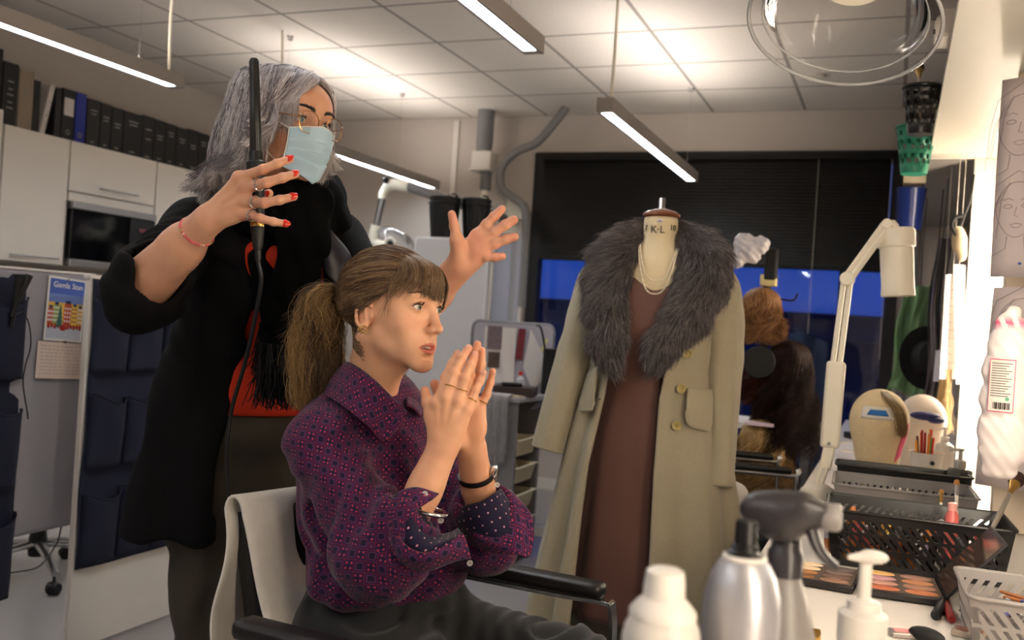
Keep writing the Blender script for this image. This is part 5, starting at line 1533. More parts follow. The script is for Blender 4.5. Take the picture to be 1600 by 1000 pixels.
# ---- head
fw = nrm(E_*.85+toCam*.49+np.array([0, 0, .03]))
upv = nrm(np.array([0, 0, 1.0])-E_*.0+N_*.06)
HA = head_frame(fw, upv); kA = 1.0
eyemid = W(671.5, 483, 1.735)
OA = eyemid-HA @ np.array([0, .080, 0])*kA
SA = SDF()
add_head(SA, OA, HA, kA, mouth_open=.0030, nose=.95, jaw=.96)
neckb = W(573, 634, 1.83)
HT = lambda x, y, z: OA+HA @ (np.array([x, y, z])*kA)
SA.u(P_cap(HT(0, -.030, -.055), neckb, .046, .049), .03)
SA.u(P_cap(HT(-.045, -.030, -.060), neckb+toCam*.010+E_*.048-[0, 0, .015], .013, .011), .022)
SA.u(P_cap(HT(0, .022, -.088), neckb+fw*.022-[0, 0, .0], .018, .018), .03)
SA.u(P_ell(neckb-[0, 0, .045], (.085, .085, .04)), .04)
VA, QA = SA.mesh(.0019, B=14)
VA = relax(VA, QA, 1, .35)
colA = face_colors(VA, OA, HA, (226, 172, 136), kA, lip=(196, 100, 92), m=.0030, blush=1.0)
# ---- hands and forearms
JN = dict(sh=W(492, 676, 1.73), el=W(612, 880, 1.60), wr=W(693, 697, 1.625))
JF = dict(sh=W(668, 668, 1.98), el=W(764, 862, 1.80), wr=W(737, 703, 1.70))
nf = [[W(683, 632, 1.622), W(696, 590, 1.632), W(706, 569, 1.642), W(715, 552, 1.652)],
      [W(698, 622, 1.618), W(709, 583, 1.627), W(721, 560, 1.640), W(732, 544, 1.652)],
      [W(716, 626, 1.618), W(726, 592, 1.625), W(735, 571, 1.638), W(742, 554, 1.650)],
      [W(731, 638, 1.622), W(743, 610, 1.630), W(750, 596, 1.640), W(756, 583, 1.648)]]
nt = [W(684, 682, 1.625), W(676, 651, 1.628), W(668, 629, 1.630), W(664, 611, 1.632)]
ff = [[W(704, 632, 1.668), W(712, 588, 1.672), W(720, 566, 1.674), W(729, 547, 1.676)],
      [W(719, 624, 1.675), W(733, 584, 1.682), W(740, 559, 1.683), W(746, 538, 1.680)],
      [W(735, 630, 1.68), W(748, 594, 1.688), W(752, 570, 1.686), W(753, 548, 1.680)],
      [W(748, 644, 1.682), W(760, 617, 1.690), W(766, 598, 1.690), W(770, 580, 1.684)]]
ft = [W(714, 690, 1.675), W(700, 655, 1.666), W(688, 626, 1.664), W(679, 600, 1.664)]
palmN = nrm(N_*1.0+E_*.15); palmF = -palmN
SH = SDF()
add_hand(SH, JN['wr'], nf, nt, palmN, JN['wr']-JN['el'], r=.0083)
fa = nrm(JN['wr']-JN['el'])
SH.u(P_ecap(JN['el'], JN['wr']-fa*.07, .034, .0275, .86, palmN), .02); SH.u(P_ecap(JN['wr']-fa*.08, JN['wr'], .0265, .0215, .80, palmN), .02)
for i in range(4): SH.u(P_cap(JN['wr']*.45+nf[i][0]*.55-palmN*.0105, nf[i][0]-palmN*.0085, .0022, .0030), .006)
VH, QH = SH.mesh(.0017, B=14)
SF = SDF()
add_hand(SF, JF['wr'], ff, ft, palmF, JF['wr']-JF['el'], r=.0083)
fb = nrm(JF['wr']-JF['el'])
SF.u(P_ecap(JF['el'], JF['wr']-fb*.07, .034, .0275, .86, palmF), .02); SF.u(P_ecap(JF['wr']-fb*.08, JF['wr'], .0265, .0215, .80, palmF), .02)
VF, QF = SF.mesh(.0019, B=14)
# ---- torso, upper arms, legs (under the clothes)
chest = W(566, 735, 1.86); waist = W(560, 885, 1.90); pelv = W(575, 985, 1.90)
bf = nrm(E_*.86+toCam*.5); br_ = nrm(np.cross(bf, (0, 0, 1)))       # forward, her right
rotB = np.stack([-br_, bf, [0, 0, 1]], 1)
SB = SDF()
SB.u(P_cap(neckb+[0, 0, .02], neckb-[0, 0, .06]-bf*.02, .050, .060)); SB.u(P_ell(chest, (.135, .085, .15), rotB), .05); SB.u(P_ell(waist, (.110, .080, .12), rotB), .06); SB.u(P_ell(pelv, (.145, .105, .10), rotB), .05)
SB.u(P_cap(neckb-[0, 0, .06], JN['sh']-[0, 0, .02], .045, .034), .03); SB.u(P_cap(neckb-[0, 0, .06], JF['sh']-[0, 0, .02], .045, .034), .03)
SB.u(P_cap(JN['sh']-[0, 0, .02], JN['el'], .034, .031), .02); SB.u(P_cap(JF['sh']-[0, 0, .02], JF['el'], .034, .031), .02)
hipN = pelv+br_*.09-[0, 0, .02]; hipF = pelv-br_*.09-[0, 0, .02]
kneeN = hipN+bf*.40+[0, 0, -.03]; kneeF = hipF+bf*.42+np.array([0, 0, .015])
ankN = kneeN+bf*.03-np.array([0, 0, kneeN[2]-.09]); ankF = kneeF+bf*.06-np.array([0, 0, kneeF[2]-.09])
for a, b, c in ((hipN, kneeN, ankN), (hipF, kneeF, ankF)):
    SB.u(P_cap(a, b, .078, .055), .05); SB.u(P_cap(b, c, .052, .032), .03); SB.u(P_cap(c-[0, 0, .04], c+bf*.14-[0, 0, .055], .036, .026), .03)
VB, QB = SB.mesh(.007, B=12)
VB2, QB2 = join_vq([(VH, QH), (VF, QF), (VB, QB)])
colB = np.tile(np.array(srgb((226, 168, 132))[:3]), (len(VB2), 1))
tips = np.array([f[-1] for f in nf+ff]+[nt[-1], ft[-1]]); kn = np.array([p for f in nf+ff for p in (f[0], f[1])])
def near(V, P, r): return np.exp(-(np.min(np.linalg.norm(V[:, None]-P[None], axis=2), axis=1)/r)**2)
mh = (np.linalg.norm(VB2-(JN['wr']+JF['wr'])/2, axis=1) < .3)
w = np.zeros(len(VB2)); w[mh] = .35*near(VB2[mh], tips, .014)+.22*near(VB2[mh], kn, .010)
colB = colB*(1-w[:, None])+np.array(srgb((210, 112, 92))[:3])*w[:, None]
Vall, Qall = join_vq([(VA, QA), (VB2, QB2)])
colAll = tint_noise(Vall, np.concatenate([colA, colB]), 3, .035)
body = quad_mesh('body', Vall, Qall, m_skin_a, sw, colors=colAll)
add_eyes(OA, HA, body, (-.02, 1, .02), (112, 112, 100), kA)
m_lash = hair_mat('lash', [(30, 20, 16), (44, 30, 24)])
lashes(OA, HA, body, m_lash, kA)
m_browA = hair_mat('brow_brown', [(96, 68, 46), (130, 98, 70)])
FR = Front(SA, OA, HA, kA)
brows(OA, HA, body, m_browA, kA, 260, FR)
# teeth
b = MB()
for s in (-1, 1):
    for i in range(4):
        x = s*(.0036+.0068*i); b.box(HT(x, .0786-8.1*x*x, -.0693), np.array((.0062, .003, .0058))*kA, HA)
b.build('teeth', mat('teeth', (226, 216, 200), .25), body, bevel=.0008)
# nails
m_nailn = mat('nail_natural', (224, 168, 150), .25)
for f in nf: nail(body, f[3], f[2], -palmN, m_nailn, .0058, .0105, fr=.0064)
nail(body, nt[3], nt[2], -palmN-E_*.6, m_nailn, .0066, .012, fr=.0076)
nail(body, ff[3][3], ff[3][2], E_+toCam*.3, m_nailn, .0050, .0095, fr=.0058)
# rings on the fingers
m_goldj = mat('gold', (222, 176, 96), .2, 1)
def finger_ring(a, b_, t, r, parent, m=m_goldj, th=.0011, stone=None):
    a = np.array(a); b_ = np.array(b_); c = a+(b_-a)*t; S, U, D = frame_for(b_-a); rot = np.stack([S, U, D], 1)
    o = MB().torus(c, r, th, 30, 8, rot)
    if stone is not None: o.sph(c+nrm(stone)*(r+.001), (.0028, .0028, .0018), 10)
    o.build('finger_ring', m, parent)
for i in (1, 2, 3): finger_ring(nf[i][0], nf[i][1], .48, .0097-.0008*(i == 3), body)
finger_ring(ff[3][0], ff[3][1], .55, .0092, body); finger_ring(ff[2][0], ff[2][1], .45, .0101, body)
# earring hoops on her right ear
ear = HT(-.0785, -.004, -.042)
for dx, r in ((0.0, .0065), (-.0065, .0052)):
    MB().torus(ear+HA @ np.array([-.002, dx, -r+.002]), r, .0009, 30, 8, HA @ rotm('Y', R(90)) @ rotm('X', R(35))).build('earring', m_goldj, body)

# ---- hair
brown = [(50, 35, 24), (80, 58, 40), (112, 85, 60), (146, 116, 84), (92, 68, 47)]
m_hairA = hair_mat('hair_brown', brown, .5, spec=.35)
hcc = np.array([0, -.016, .030]); hr = np.array([.0775, .0965, .0805])
tie = np.array([-.004, -.118, .010])
def on_skull(d, off=0.0):
    d = nrm(d); t = 1/np.linalg.norm(d/(hr+off)); return hcc+d*t
def hairline_ok(p):
    # scalp region: above a line from forehead to nape, behind the ear
    x, y, z = p
    zf = .060+.018*max(0, y-.04)*0
    if y > .055: return z > .050-.35*max(0, abs(x)-.03)
    if y > -.02: return z > -.014+(y+.02)*.70
    return z > -.055-.3*(y+.02)*0
# cap
SC_ = SDF(); SC_.u(P_ell(HT(*hcc), (hr+.0015)*kA, HA))
SC_.cut(P_box(HT(0, .14, -.0), np.array((.2, .06, .064))*kA, HA @ rotm('X', -.25)), .012)
SC_.cut(P_box(HT(0, .062, -.075), np.array((.2, .070, .085))*kA, HA @ rotm('X', .10)), .008)
SC_.cut(P_box(HT(0, .0, -.135), np.array((.2, .2, .07))*kA, HA @ rotm('X', -.3)), .01)
Vc, Qc = SC_.mesh(.003)
m_capA = mat('hair_cap_brown', (74, 54, 36), .55)
hairA = quad_mesh('hair', Vc, Qc, m_capA, sw)
S = []; r = np.random.default_rng(5)
n = 0
while n < 16000:
    d = nrm(r.normal(size=3)); p = on_skull(d)
    if not hairline_ok(p): continue
    if p[1] > .062 and r.random() < .55: continue
    dt = nrm(tie-hcc); off = .001+.0055*r.random()+(.006*r.random() if abs(p[0]) > .055 and p[2] < .03 else 0)
    # slerp towards the tie, sagging a little over the ear
    om = math.acos(np.clip(nrm(d)@dt, -1, 1)); m_ = 11; pts = []
    for i in range(m_):
        t = i/(m_-1)*min(1, .35+.75*r.random()) if i == 0 else i/(m_-1)
        dd = (math.sin((1-t)*om)*nrm(d)+math.sin(t*om)*dt)/math.sin(om)
        sag = math.sin(math.pi*t)*.10*(1 if d[2] < .55 else .3)
        dd = dd-np.array([0, 0, sag]) if abs(dd[0]) > .25 else dd
        q = on_skull(dd, off*math.sin(math.pi*min(1, t*1.1+.1))+.0015+.003*math.exp(-((t-.6)/.3)**2)*r.random())
        pts.append(HT(*(q+r.normal(size=3)*.0006)))
    S.append(pts); n += 1
S = push_out(S, SA, OA, HA, hcc, .0035)
tone = noise3(61, 6, 60, 160)(S[:, 0])
m_hairA2 = hair_mat('hair_brown_light', [(90, 66, 44), (128, 98, 68), (170, 138, 100), (116, 88, 60)], .5, spec=.35)
hair_obj('hair_strands', S[tone < .5], m_hairA, hairA, .00042, .00032)
hair_obj('hair_highlights', S[tone >= .5], m_hairA2, hairA, .00042, .00032)
# fringe
FR = Front(SA, OA, HA, kA)
S = []
cl_u = np.concatenate([r.uniform(-1.32, .34, 34), r.uniform(.78, 1.2, 12)]); cl_z = r.normal(size=46)*.006; cl_l = r.random(46)
for i in range(3400):
    kq = r.integers(0, 46)
    if cl_u[kq] < -.55 and r.random() < .5: continue
    u = cl_u[kq]+r.normal()*.035
    x0 = .050*u*.55; root = on_skull(np.array([x0, .040+.004*r.random(), .088+.010*r.random()]), .0045)
    side = abs(u)
    xe = .056*(u-.06)+.004*r.normal()-.006*cl_l[kq]; zend = .018+.012*r.random()+(-.030*(side-.75) if side > .75 else .006*r.random()); zend += cl_z[kq]+(.014 if r.random() < .2 else 0)+(.006 if u < -.4 else 0)
    lf = .003+.004*r.random()
    e = np.array([xe, FR(xe, zend)+lf, zend])
    xq = x0*.6+xe*.4; m1 = np.array([xq*1.03, FR(xq, .078)+lf+.007, .080])
    xm = x0*.25+xe*.75; m2 = np.array([xm*1.04, FR(xm, .050)+lf+.004, .050])
    c = spline([root, m1, m2, e], 9); S.append([HT(*p) for p in c])
S = push_out(S, SA, OA, HA, hcc, .0030)
hair_obj('fringe', S, m_hairA, hairA, .00038, .00016)
# side wisps in front of the ear
S = []
for sgn in (-1, 1):
    for i in range(12):
        a = on_skull(np.array([sgn*.055, .045+.012*r.random(), .062]), .003)
        e = np.array([sgn*(.0705+.003*r.random()), .030+.014*r.normal()*.5, -.004-.020*r.random()])
        m1 = np.array([sgn*.0735, .042+.004*r.normal(), .034])
        S.append([HT(*p) for p in spline([a, m1, e], 7)])
S = push_out(S, SA, OA, HA, hcc, .002)
hair_obj('side_wisps', S, m_hairA, hairA, .00045, .0002)
# ponytail: knot, then a messy fall
kn_c = HT(*(tie+np.array([0, -.010, .004])))
S = []
ctrl0 = [HT(-.002, -.112, .008), kn_c, W(504, 470, 1.80), W(498, 496, 1.80), W(494, 540, 1.81), W(494, 590, 1.81), W(500, 640, 1.82)]
cb_ = spline(ctrl0, 40)
for i in range(6200):
    a = r.random()*6.28; q = r.random()**.5; ph = 1.9*round(a*1.6)+r.normal()*.35; fr = 5+3*r.random(); am = .004+.009*r.random()
    L = 1-.36*r.random()**2; wob = r.normal()*.008
    base = spline(cb_[:max(14, int(40*L))], 16); tg = np.gradient(base, axis=0)
    pts = []
    for j, p in enumerate(base):
        t = j/15; ww = .008+.034*math.sin(min(1, t*1.15)*math.pi/2)**1.7-.010*max(0, t-.7)*2
        T_ = nrm(tg[j]); e1 = nrm(np.cross(T_, N_)); e2 = np.cross(T_, e1)
        o = e1*math.cos(a)*q*ww+e2*math.sin(a)*q*ww*.9
        o = o+e1*(am*math.sin(fr*t*2+ph)*min(1, t*2.5)+wob*t)+e2*(am*math.cos(fr*t*2.3+ph)*t)
        pts.append(p+o)
    S.append(pts)
S = np.array(S); tone = noise3(62, 6, 60, 200)(S[:, 5])
pony = hair_obj('ponytail', S[tone < .2], hair_mat('hair_ponytail', [(38, 26, 18), (70, 50, 32), (104, 78, 48), (62, 44, 28)], .5, spec=.35), hairA, .00045, .00025)
hair_obj('ponytail', S[tone >= .2], hair_mat('hair_ponytail_light', [(96, 70, 42), (146, 112, 68), (184, 148, 96), (120, 90, 54)], .5, spec=.35), hairA, .00045, .00025)
ctrl1 = spline([HT(-.012, -.098, -.012), W(520, 500, 1.80), W(521, 548, 1.81), W(519, 590, 1.82), W(512, 628, 1.83)], 16)
S = []
for i in range(1800):
    a = r.random()*6.28; q = r.random()**.5; ph = 1.9*round(a*1.6); L = 16-int(4*r.random()**2)
    S.append([p+(E_*math.cos(a)+N_*math.sin(a))*q*(.010+.014*j/15)+E_*.004*math.sin(j*.5+ph) for j, p in enumerate(spline(ctrl1[:L], 16))])
hair_obj('ponytail', S, hair_mat('hair_nape', [(30, 21, 15), (58, 42, 28), (84, 62, 40), (46, 33, 22)], .5, spec=.3), hairA, .00045, .0003)
# twisted knot
S = []
for i in range(900):
    a0 = r.random()*6.28; rad = .013+.012*r.random(); z = r.normal()*.006
    S.append([kn_c+HA @ np.array([rad*.85*math.cos(a0+t), z+.004*math.sin(2*t), rad*math.sin(a0+t)]) for t in np.linspace(0, 3.2+r.random(), 10)])
hair_obj('hair_knot', S, m_hairA, hairA, .0006, .0004)
# flyaways
S = []
for i in range(150):
    d = nrm(r.normal(size=3)); p = on_skull(d)
    if not hairline_ok(p): continue
    dt = nrm(tie-hcc); pts = [HT(*on_skull(nrm(d*(1-t)+dt*t), .004+.016*t*r.random()+.002)) for t in (0, .15, .3, .45)]
    S.append(pts)
for i in range(90):
    k_ = r.integers(2, 5); p = ctrl0[k_]; d = -E_*(.3+r.random())+np.array([0, 0, -.5-r.random()])+N_*r.normal()*.3
    S.append([p-E_*.02, p+nrm(d)*.03-E_*.012, p+nrm(d)*.055-E_*.016, p+nrm(d)*.075-E_*.02*r.random()])
hair_obj('flyaway_hair', S, m_hairA, hairA, .0003, .0001)
# ---------------------------------------------------------------- her shirt
def shirt_mat(name, inside=False):
    m = mat(name, (46, 22, 58), .8, spec=.25); T = NT(m); p = T.n['Principled BSDF']
    uv = T.new('ShaderNodeUVMap'); sp = T.new('ShaderNodeSeparateXYZ')
    mp = T.new('ShaderNodeMapping'); mp.inputs['Rotation'].default_value = (0, 0, R(45) if not inside else 0); T.link(uv.outputs[0], mp.inputs[0]); T.link(mp.outputs[0], sp.inputs[0])
    c = .0185 if not inside else .016
    u = T.math('DIVIDE', sp.outputs[0], c); v = T.math('DIVIDE', sp.outputs[1], c)
    fu = T.math('ABSOLUTE', T.math('SUBTRACT', T.math('FRACT', u), .5)); fv = T.math('ABSOLUTE', T.math('SUBTRACT', T.math('FRACT', v), .5))
    mx = T.math('MAXIMUM', fu, fv); mn = T.math('MINIMUM', fu, fv); sm = T.math('ADD', fu, fv)
    if inside:
        d = T.math('SQRT', T.math('ADD', T.math('MULTIPLY', fu, fu), T.math('MULTIPLY', fv, fv)))
        col = T.mix(T.math('LESS_THAN', d, .10), srgb(26, 20, 48), srgb(206, 150, 160))
    else:
        ck = T.math('FRACT', T.math('MULTIPLY', T.math('ADD', T.math('FLOOR', u), T.math('FLOOR', v)), .5))   # 0 or .5
        col = T.mix(T.math('GREATER_THAN', mx, .455), srgb(48, 25, 66), srgb(104, 27, 58))
        ring = T.math('MULTIPLY', T.math('GREATER_THAN', mx, .26), T.math('LESS_THAN', mx, .34))
        col = T.mix(T.math('MULTIPLY', ring, T.math('LESS_THAN', ck, .25)), col, srgb(98, 48, 92))
        core = T.math('LESS_THAN', mx, .26)
        col = T.mix(T.math('MULTIPLY', core, T.math('LESS_THAN', ck, .25)), col, srgb(26, 22, 48))
        # odd cells: four small coral squares around a dark centre
        a = T.math('ABSOLUTE', T.math('SUBTRACT', fu, .22)); b = T.math('ABSOLUTE', T.math('SUBTRACT', fv, .22))
        dots = T.math('LESS_THAN', T.math('MAXIMUM', a, b), .085)
        col = T.mix(T.math('MULTIPLY', dots, T.math('GREATER_THAN', ck, .25)), col, srgb(182, 58, 74))
        core2 = T.math('MULTIPLY', T.math('LESS_THAN', mx, .10), T.math('GREATER_THAN', ck, .25))
        col = T.mix(core2, col, srgb(26, 20, 44))
    T.link(col, p.inputs['Base Color'])
    p.inputs['Sheen Weight'].default_value = .15
    nz = T.new('ShaderNodeTexNoise'); nz.inputs['Scale'].default_value = 700; T.link(uv.outputs[0], nz.inputs['Vector'])
    bp = T.new('ShaderNodeBump'); bp.inputs['Strength'].default_value = .15; bp.inputs['Distance'].default_value = .001; T.link(nz.outputs[0], bp.inputs['Height']); T.link(bp.outputs[0], p.inputs['Normal'])
    return m
m_shirt = shirt_mat('patterned_cotton'); m_shirt_in = shirt_mat('dotted_lining', True)
SS = SDF()
shN = W(500, 694, 1.735); elN = W(600, 862, 1.635); cuN = W(640, 812, 1.615)
shF = W(668, 690, 1.97); elF = W(758, 842, 1.80); cuF = W(750, 800, 1.755)
up = np.array([0, 0, 1.])
SS.u(P_ell(chest+[0, 0, .02]+E_*.012, (.160, .118, .19), rotB), .05)
SS.u(P_ell(W(592, 825, 1.87), (.145, .125, .16), rotB), .07)
SS.u(P_ell(W(615, 890, 1.87), (.148, .125, .075), rotB), .06)
SS.u(P_ell(W(655, 850, 1.86), (.11, .085, .10), rotB), .06)
yoke = neckb-[0, 0, .055]-bf*.012
SS.u(P_cap(yoke+[0, 0, .01], shN+[0, 0, .004], .060, .058), .04); SS.u(P_cap(yoke+[0, 0, .01], shF+[0, 0, .012], .062, .060), .04)
SS.u(P_ell(yoke-bf*.03, (.10, .075, .07), rotB), .05)
SS.u(P_cap(shN, elN, .058, .066), .035)
SS.u(P_ell(elN+E_*-.01-up*.02, (.080, .072, .062)), .05)
SS.u(P_cap(elN, cuN+E_*.0, .062, .058), .03)
SS.u(P_cap(shF, elF, .068, .064), .035)
SS.u(P_cap(elF, cuF, .060, .055), .03)
# belly blouse over the waistband, sagging sleeve bottom
SS.u(P_ell(W(555, 905, 1.80), (.10, .07, .035), rotB), .05)
inel = elN*.55+cuN*.45+E_*.03+up*.045
arm_pit = shN-up*.12+E_*.06
nzs = noise3(9, 10, 10, 34); nzs2 = noise3(19, 10, 30, 70)
def fold_s(P):
    d = crease(P, inel, .040, .0055, .13)
    d += crease(P, arm_pit, .046, .0050, .17)
    d += crease(P, elF+up*.05, .038, .0045, .11)
    a = nzs(P); d += .0042*(1-np.abs(a))*-1+.0021+.0012*nzs2(P)
    # long drag folds down the upper sleeve and across the back
    t = (P-shN)@nrm(elN-shN); s_ = (P-shN)@E_
    d += .0028*np.sin(s_*95+t*24)*np.exp(-((t-.14)/.14)**2)
    return d
# hollow the neck
SS.cut(P_cap(neckb-[0, 0, .045], neckb+[0, 0, .10], .050, .058), .008)
SS.cut(P_cap(cuN+nrm(cuN-elN)*.045, JN['wr'], .046, .05), .010); SS.cut(P_cap(cuF+nrm(JF['wr']-elF)*.035, JF['wr'], .043, .05), .010)
Vs, Qs = SS.mesh(.0036, B=14, disp=fold_s)
bones = [(waist-up*.2, chest+up*.35, -bf, .145), (shN-nrm(elN-shN)*.03, elN, E_, .075), (elN, cuN, E_, .068), (shF, elF, E_, .072), (elF, cuF, E_, .064)]
uvs, _ = bone_uv(Vs, Qs, bones)
shirt = quad_mesh('shirt', Vs, Qs, m_shirt, sw, uv=uvs)
def cloth_patch(name, ctrl, parent, thick=.0022, nu=30, nv=16, mats=None, ripple=.0015, seed=0):
    """smooth cloth through a grid of control points; outer face first material, inner face second"""
    C_ = np.array(ctrl, float)          # rows x cols x 3
    rows = np.array([spline(rw, nu) for rw in C_])
    P = np.array([spline(rows[:, j], nv) for j in range(nu)])      # nu x nv x 3
    f = noise3(seed, 8, 25, 70)
    du = np.gradient(P, axis=0); dv = np.gradient(P, axis=1); N = np.cross(du, dv); N /= np.linalg.norm(N, axis=2)[..., None]+1e-9
    P = P+N*(ripple*f(P.reshape(-1, 3)).reshape(nu, nv, 1))
    su = np.concatenate([[0], np.cumsum(np.linalg.norm(np.diff(P.mean(1), axis=0), axis=1))]); sv = np.concatenate([[0], np.cumsum(np.linalg.norm(np.diff(P.mean(0), axis=0), axis=1))])
    A = P+N*thick/2; B_ = P-N*thick/2
    V = np.concatenate([A.reshape(-1, 3), B_.reshape(-1, 3)]); n = nu*nv
    Q = []; UV = []; MI = []
    for i in range(nu-1):
        for j in range(nv-1):
            q = (i*nv+j, (i+1)*nv+j, (i+1)*nv+j+1, i*nv+j+1); uvq = [(su[i], sv[j]), (su[i+1], sv[j]), (su[i+1], sv[j+1]), (su[i], sv[j+1])]
            Q.append(q); UV += uvq; MI.append(0)
            Q.append(tuple(k+n for k in q[::-1])); UV += uvq[::-1]; MI.append(1)
    edge = [(i, 0) for i in range(nu)]+[(nu-1, j) for j in range(1, nv)]+[(i, nv-1) for i in range(nu-2, -1, -1)]+[(0, j) for j in range(nv-2, 0, -1)]
    for a, b in zip(edge, edge[1:]+edge[:1]):
        ia, ib = a[0]*nv+a[1], b[0]*nv+b[1]; Q.append((ib, ia, ia+n, ib+n)); UV += [(0, 0), (.002, 0), (.002, .002), (0, .002)]; MI.append(0)
    return quad_mesh(name, V, np.array(Q), mats, parent, mi=MI, uv=np.array(UV))
# collar: stand and two points
def CP(px, py, D): return W(px, py, D)
nb = neckb
cl_n = [[CP(528, 577, 1.84), CP(541, 566, 1.79), CP(560, 574, 1.745), CP(588, 596, 1.725), CP(614, 622, 1.725), CP(628, 632, 1.735)],
        [CP(506, 600, 1.86), CP(520, 592, 1.78), CP(546, 608, 1.715), CP(580, 636, 1.692), CP(606, 656, 1.70), CP(634, 640, 1.715)],
        [CP(494, 622, 1.87), CP(508, 618, 1.77), CP(538, 636, 1.695), CP(574, 664, 1.668), CP(602, 688, 1.685), CP(639, 644, 1.70)]]
cloth_patch('collar', cl_n, shirt, .003, 34, 14, [m_shirt, m_shirt], .0006, 3)
cl_f = [[CP(528, 577, 1.84), CP(560, 590, 1.93), CP(600, 596, 1.95), CP(626, 592, 1.93), CP(633, 606, 1.86), CP(636, 634, 1.78)],
        [CP(512, 600, 1.87), CP(560, 604, 1.98), CP(612, 606, 1.99), CP(640, 604, 1.96), CP(650, 618, 1.88), CP(648, 640, 1.79)],
        [CP(500, 622, 1.89), CP(560, 620, 2.01), CP(620, 622, 2.02), CP(652, 622, 1.98), CP(664, 634, 1.90), CP(657, 652, 1.795)]]
cloth_patch('collar', cl_f, shirt, .003, 34, 14, [m_shirt, m_shirt], .0006, 4)
# button placket edge down the front and the V at the neck
pl = [CP(637, 640, 1.712), CP(640, 680, 1.70), CP(648, 720, 1.70), CP(668, 760, 1.70), CP(690, 800, 1.70), (CP(712, 848, 1.70)), CP(735, 890, 1.70)]
# near cuff: turned back wide, lining visible
nc = [[CP(628, 790, 1.585), CP(616, 820, 1.565), CP(622, 856, 1.555), CP(650, 876, 1.550), CP(690, 872, 1.555), CP(716, 858, 1.57)],
      [CP(636, 772, 1.60), CP(640, 806, 1.555), CP(648, 838, 1.545), CP(668, 856, 1.545), CP(700, 846, 1.56), CP(722, 838, 1.58)],
      [CP(652, 764, 1.60), CP(662, 786, 1.60), CP(672, 812, 1.60), CP(686, 832, 1.60), CP(702, 832, 1.61), CP(716, 826, 1.62)]]
cloth_patch('cuff', nc, shirt, .003, 34, 18, [m_shirt_in, m_shirt], .0014, 5)
nc2 = [[CP(606, 838, 1.565), CP(606, 800, 1.572), CP(620, 772, 1.585), CP(650, 762, 1.585), CP(686, 772, 1.59)],
       [CP(614, 858, 1.548), CP(618, 822, 1.553), CP(630, 796, 1.562), CP(650, 780, 1.568), CP(674, 782, 1.575)],
       [CP(626, 880, 1.540), CP(630, 850, 1.540), CP(636, 820, 1.548), CP(644, 800, 1.556), CP(654, 792, 1.565)]]
cloth_patch('cuff', nc2, shirt, .0028, 34, 16, [m_shirt_in, m_shirt], .0012, 6)
nc3 = [[CP(612, 858, 1.556), CP(632, 882, 1.55), CP(668, 892, 1.55), CP(708, 878, 1.555), CP(736, 872, 1.565)],
       [CP(604, 838, 1.575), CP(626, 866, 1.537), CP(662, 878, 1.532), CP(704, 862, 1.54), CP(728, 846, 1.56)],
       [CP(618, 812, 1.558), CP(628, 846, 1.538), CP(662, 864, 1.53), CP(700, 850, 1.545), CP(722, 832, 1.565)]]
cloth_patch('cuff', nc3, shirt, .0028, 34, 16, [m_shirt, m_shirt_in], .0012, 7)
# far cuff: flaring outwards
fc1 = [[CP(722, 812, 1.70), CP(740, 826, 1.685), CP(766, 822, 1.69), CP(786, 796, 1.715), CP(776, 764, 1.745), CP(757, 752, 1.76)],
       [CP(726, 830, 1.705), CP(748, 842, 1.68), CP(780, 838, 1.68), CP(806, 806, 1.70), CP(796, 768, 1.735), CP(768, 752, 1.76)],
       [CP(734, 852, 1.71), CP(768, 862, 1.69), CP(806, 866, 1.67), CP(829, 868, 1.68), CP(832, 812, 1.71), CP(800, 768, 1.75)]]
cloth_patch('cuff', fc1, shirt, .0028, 36, 20, [m_shirt_in, m_shirt], .0016, 8)
fc2 = [[CP(716, 800, 1.72), CP(730, 790, 1.70), CP(752, 784, 1.69), CP(770, 772, 1.70), CP(782, 764, 1.73)],
       [CP(718, 822, 1.71), CP(736, 820, 1.685), CP(762, 812, 1.675), CP(784, 800, 1.69), CP(796, 786, 1.72)],
       [CP(730, 846, 1.715), CP(752, 846, 1.69), CP(776, 842, 1.68), CP(800, 832, 1.69), CP(812, 812, 1.72)]]
cloth_patch('cuff', fc2, shirt, .0028, 30, 14, [m_shirt, m_shirt_in], .0014, 9)
m_btn = mat('pearl_button', (200, 190, 186), .25)
def button(c, n, r, parent, m=m_btn, name='button', holes=True, thick=.0022):
    S, U, D = frame_for(n); rot = np.stack([S, U, D], 1); b = MB()
    b.lathe([(.0004, 0), (r*.95, 0), (r, thick*.5), (r*.92, thick), (r*.7, thick*.75), (.0004, thick*.75)], 24, c, 0, rot)
    if holes:
        for a in range(4): b.lathe([(.0002, thick*.78), (r*.13, thick*.8), (.0002, thick*.82)], 8, np.array(c)+rot @ np.array([r*.3*math.cos(a*1.57+.8), r*.3*math.sin(a*1.57+.8), 0]), 1, rot)
    b.build(name, [m, m_blackm], parent)
button(CP(664, 772, 1.578), toCam+up*.5, .0052, shirt); button(CP(689, 813, 1.60), toCam, .0052, shirt); button(CP(735, 875, 1.60)+toCam*.02, toCam, .0052, shirt); button(CP(777, 758, 1.70), toCam+up*.5, .0050, shirt)
# placket strip with its edge
ps = [[p-E_*.016+toCam*.004 for p in pl], [p+toCam*.007 for p in pl], [p+E_*.012+toCam*.002 for p in pl]]
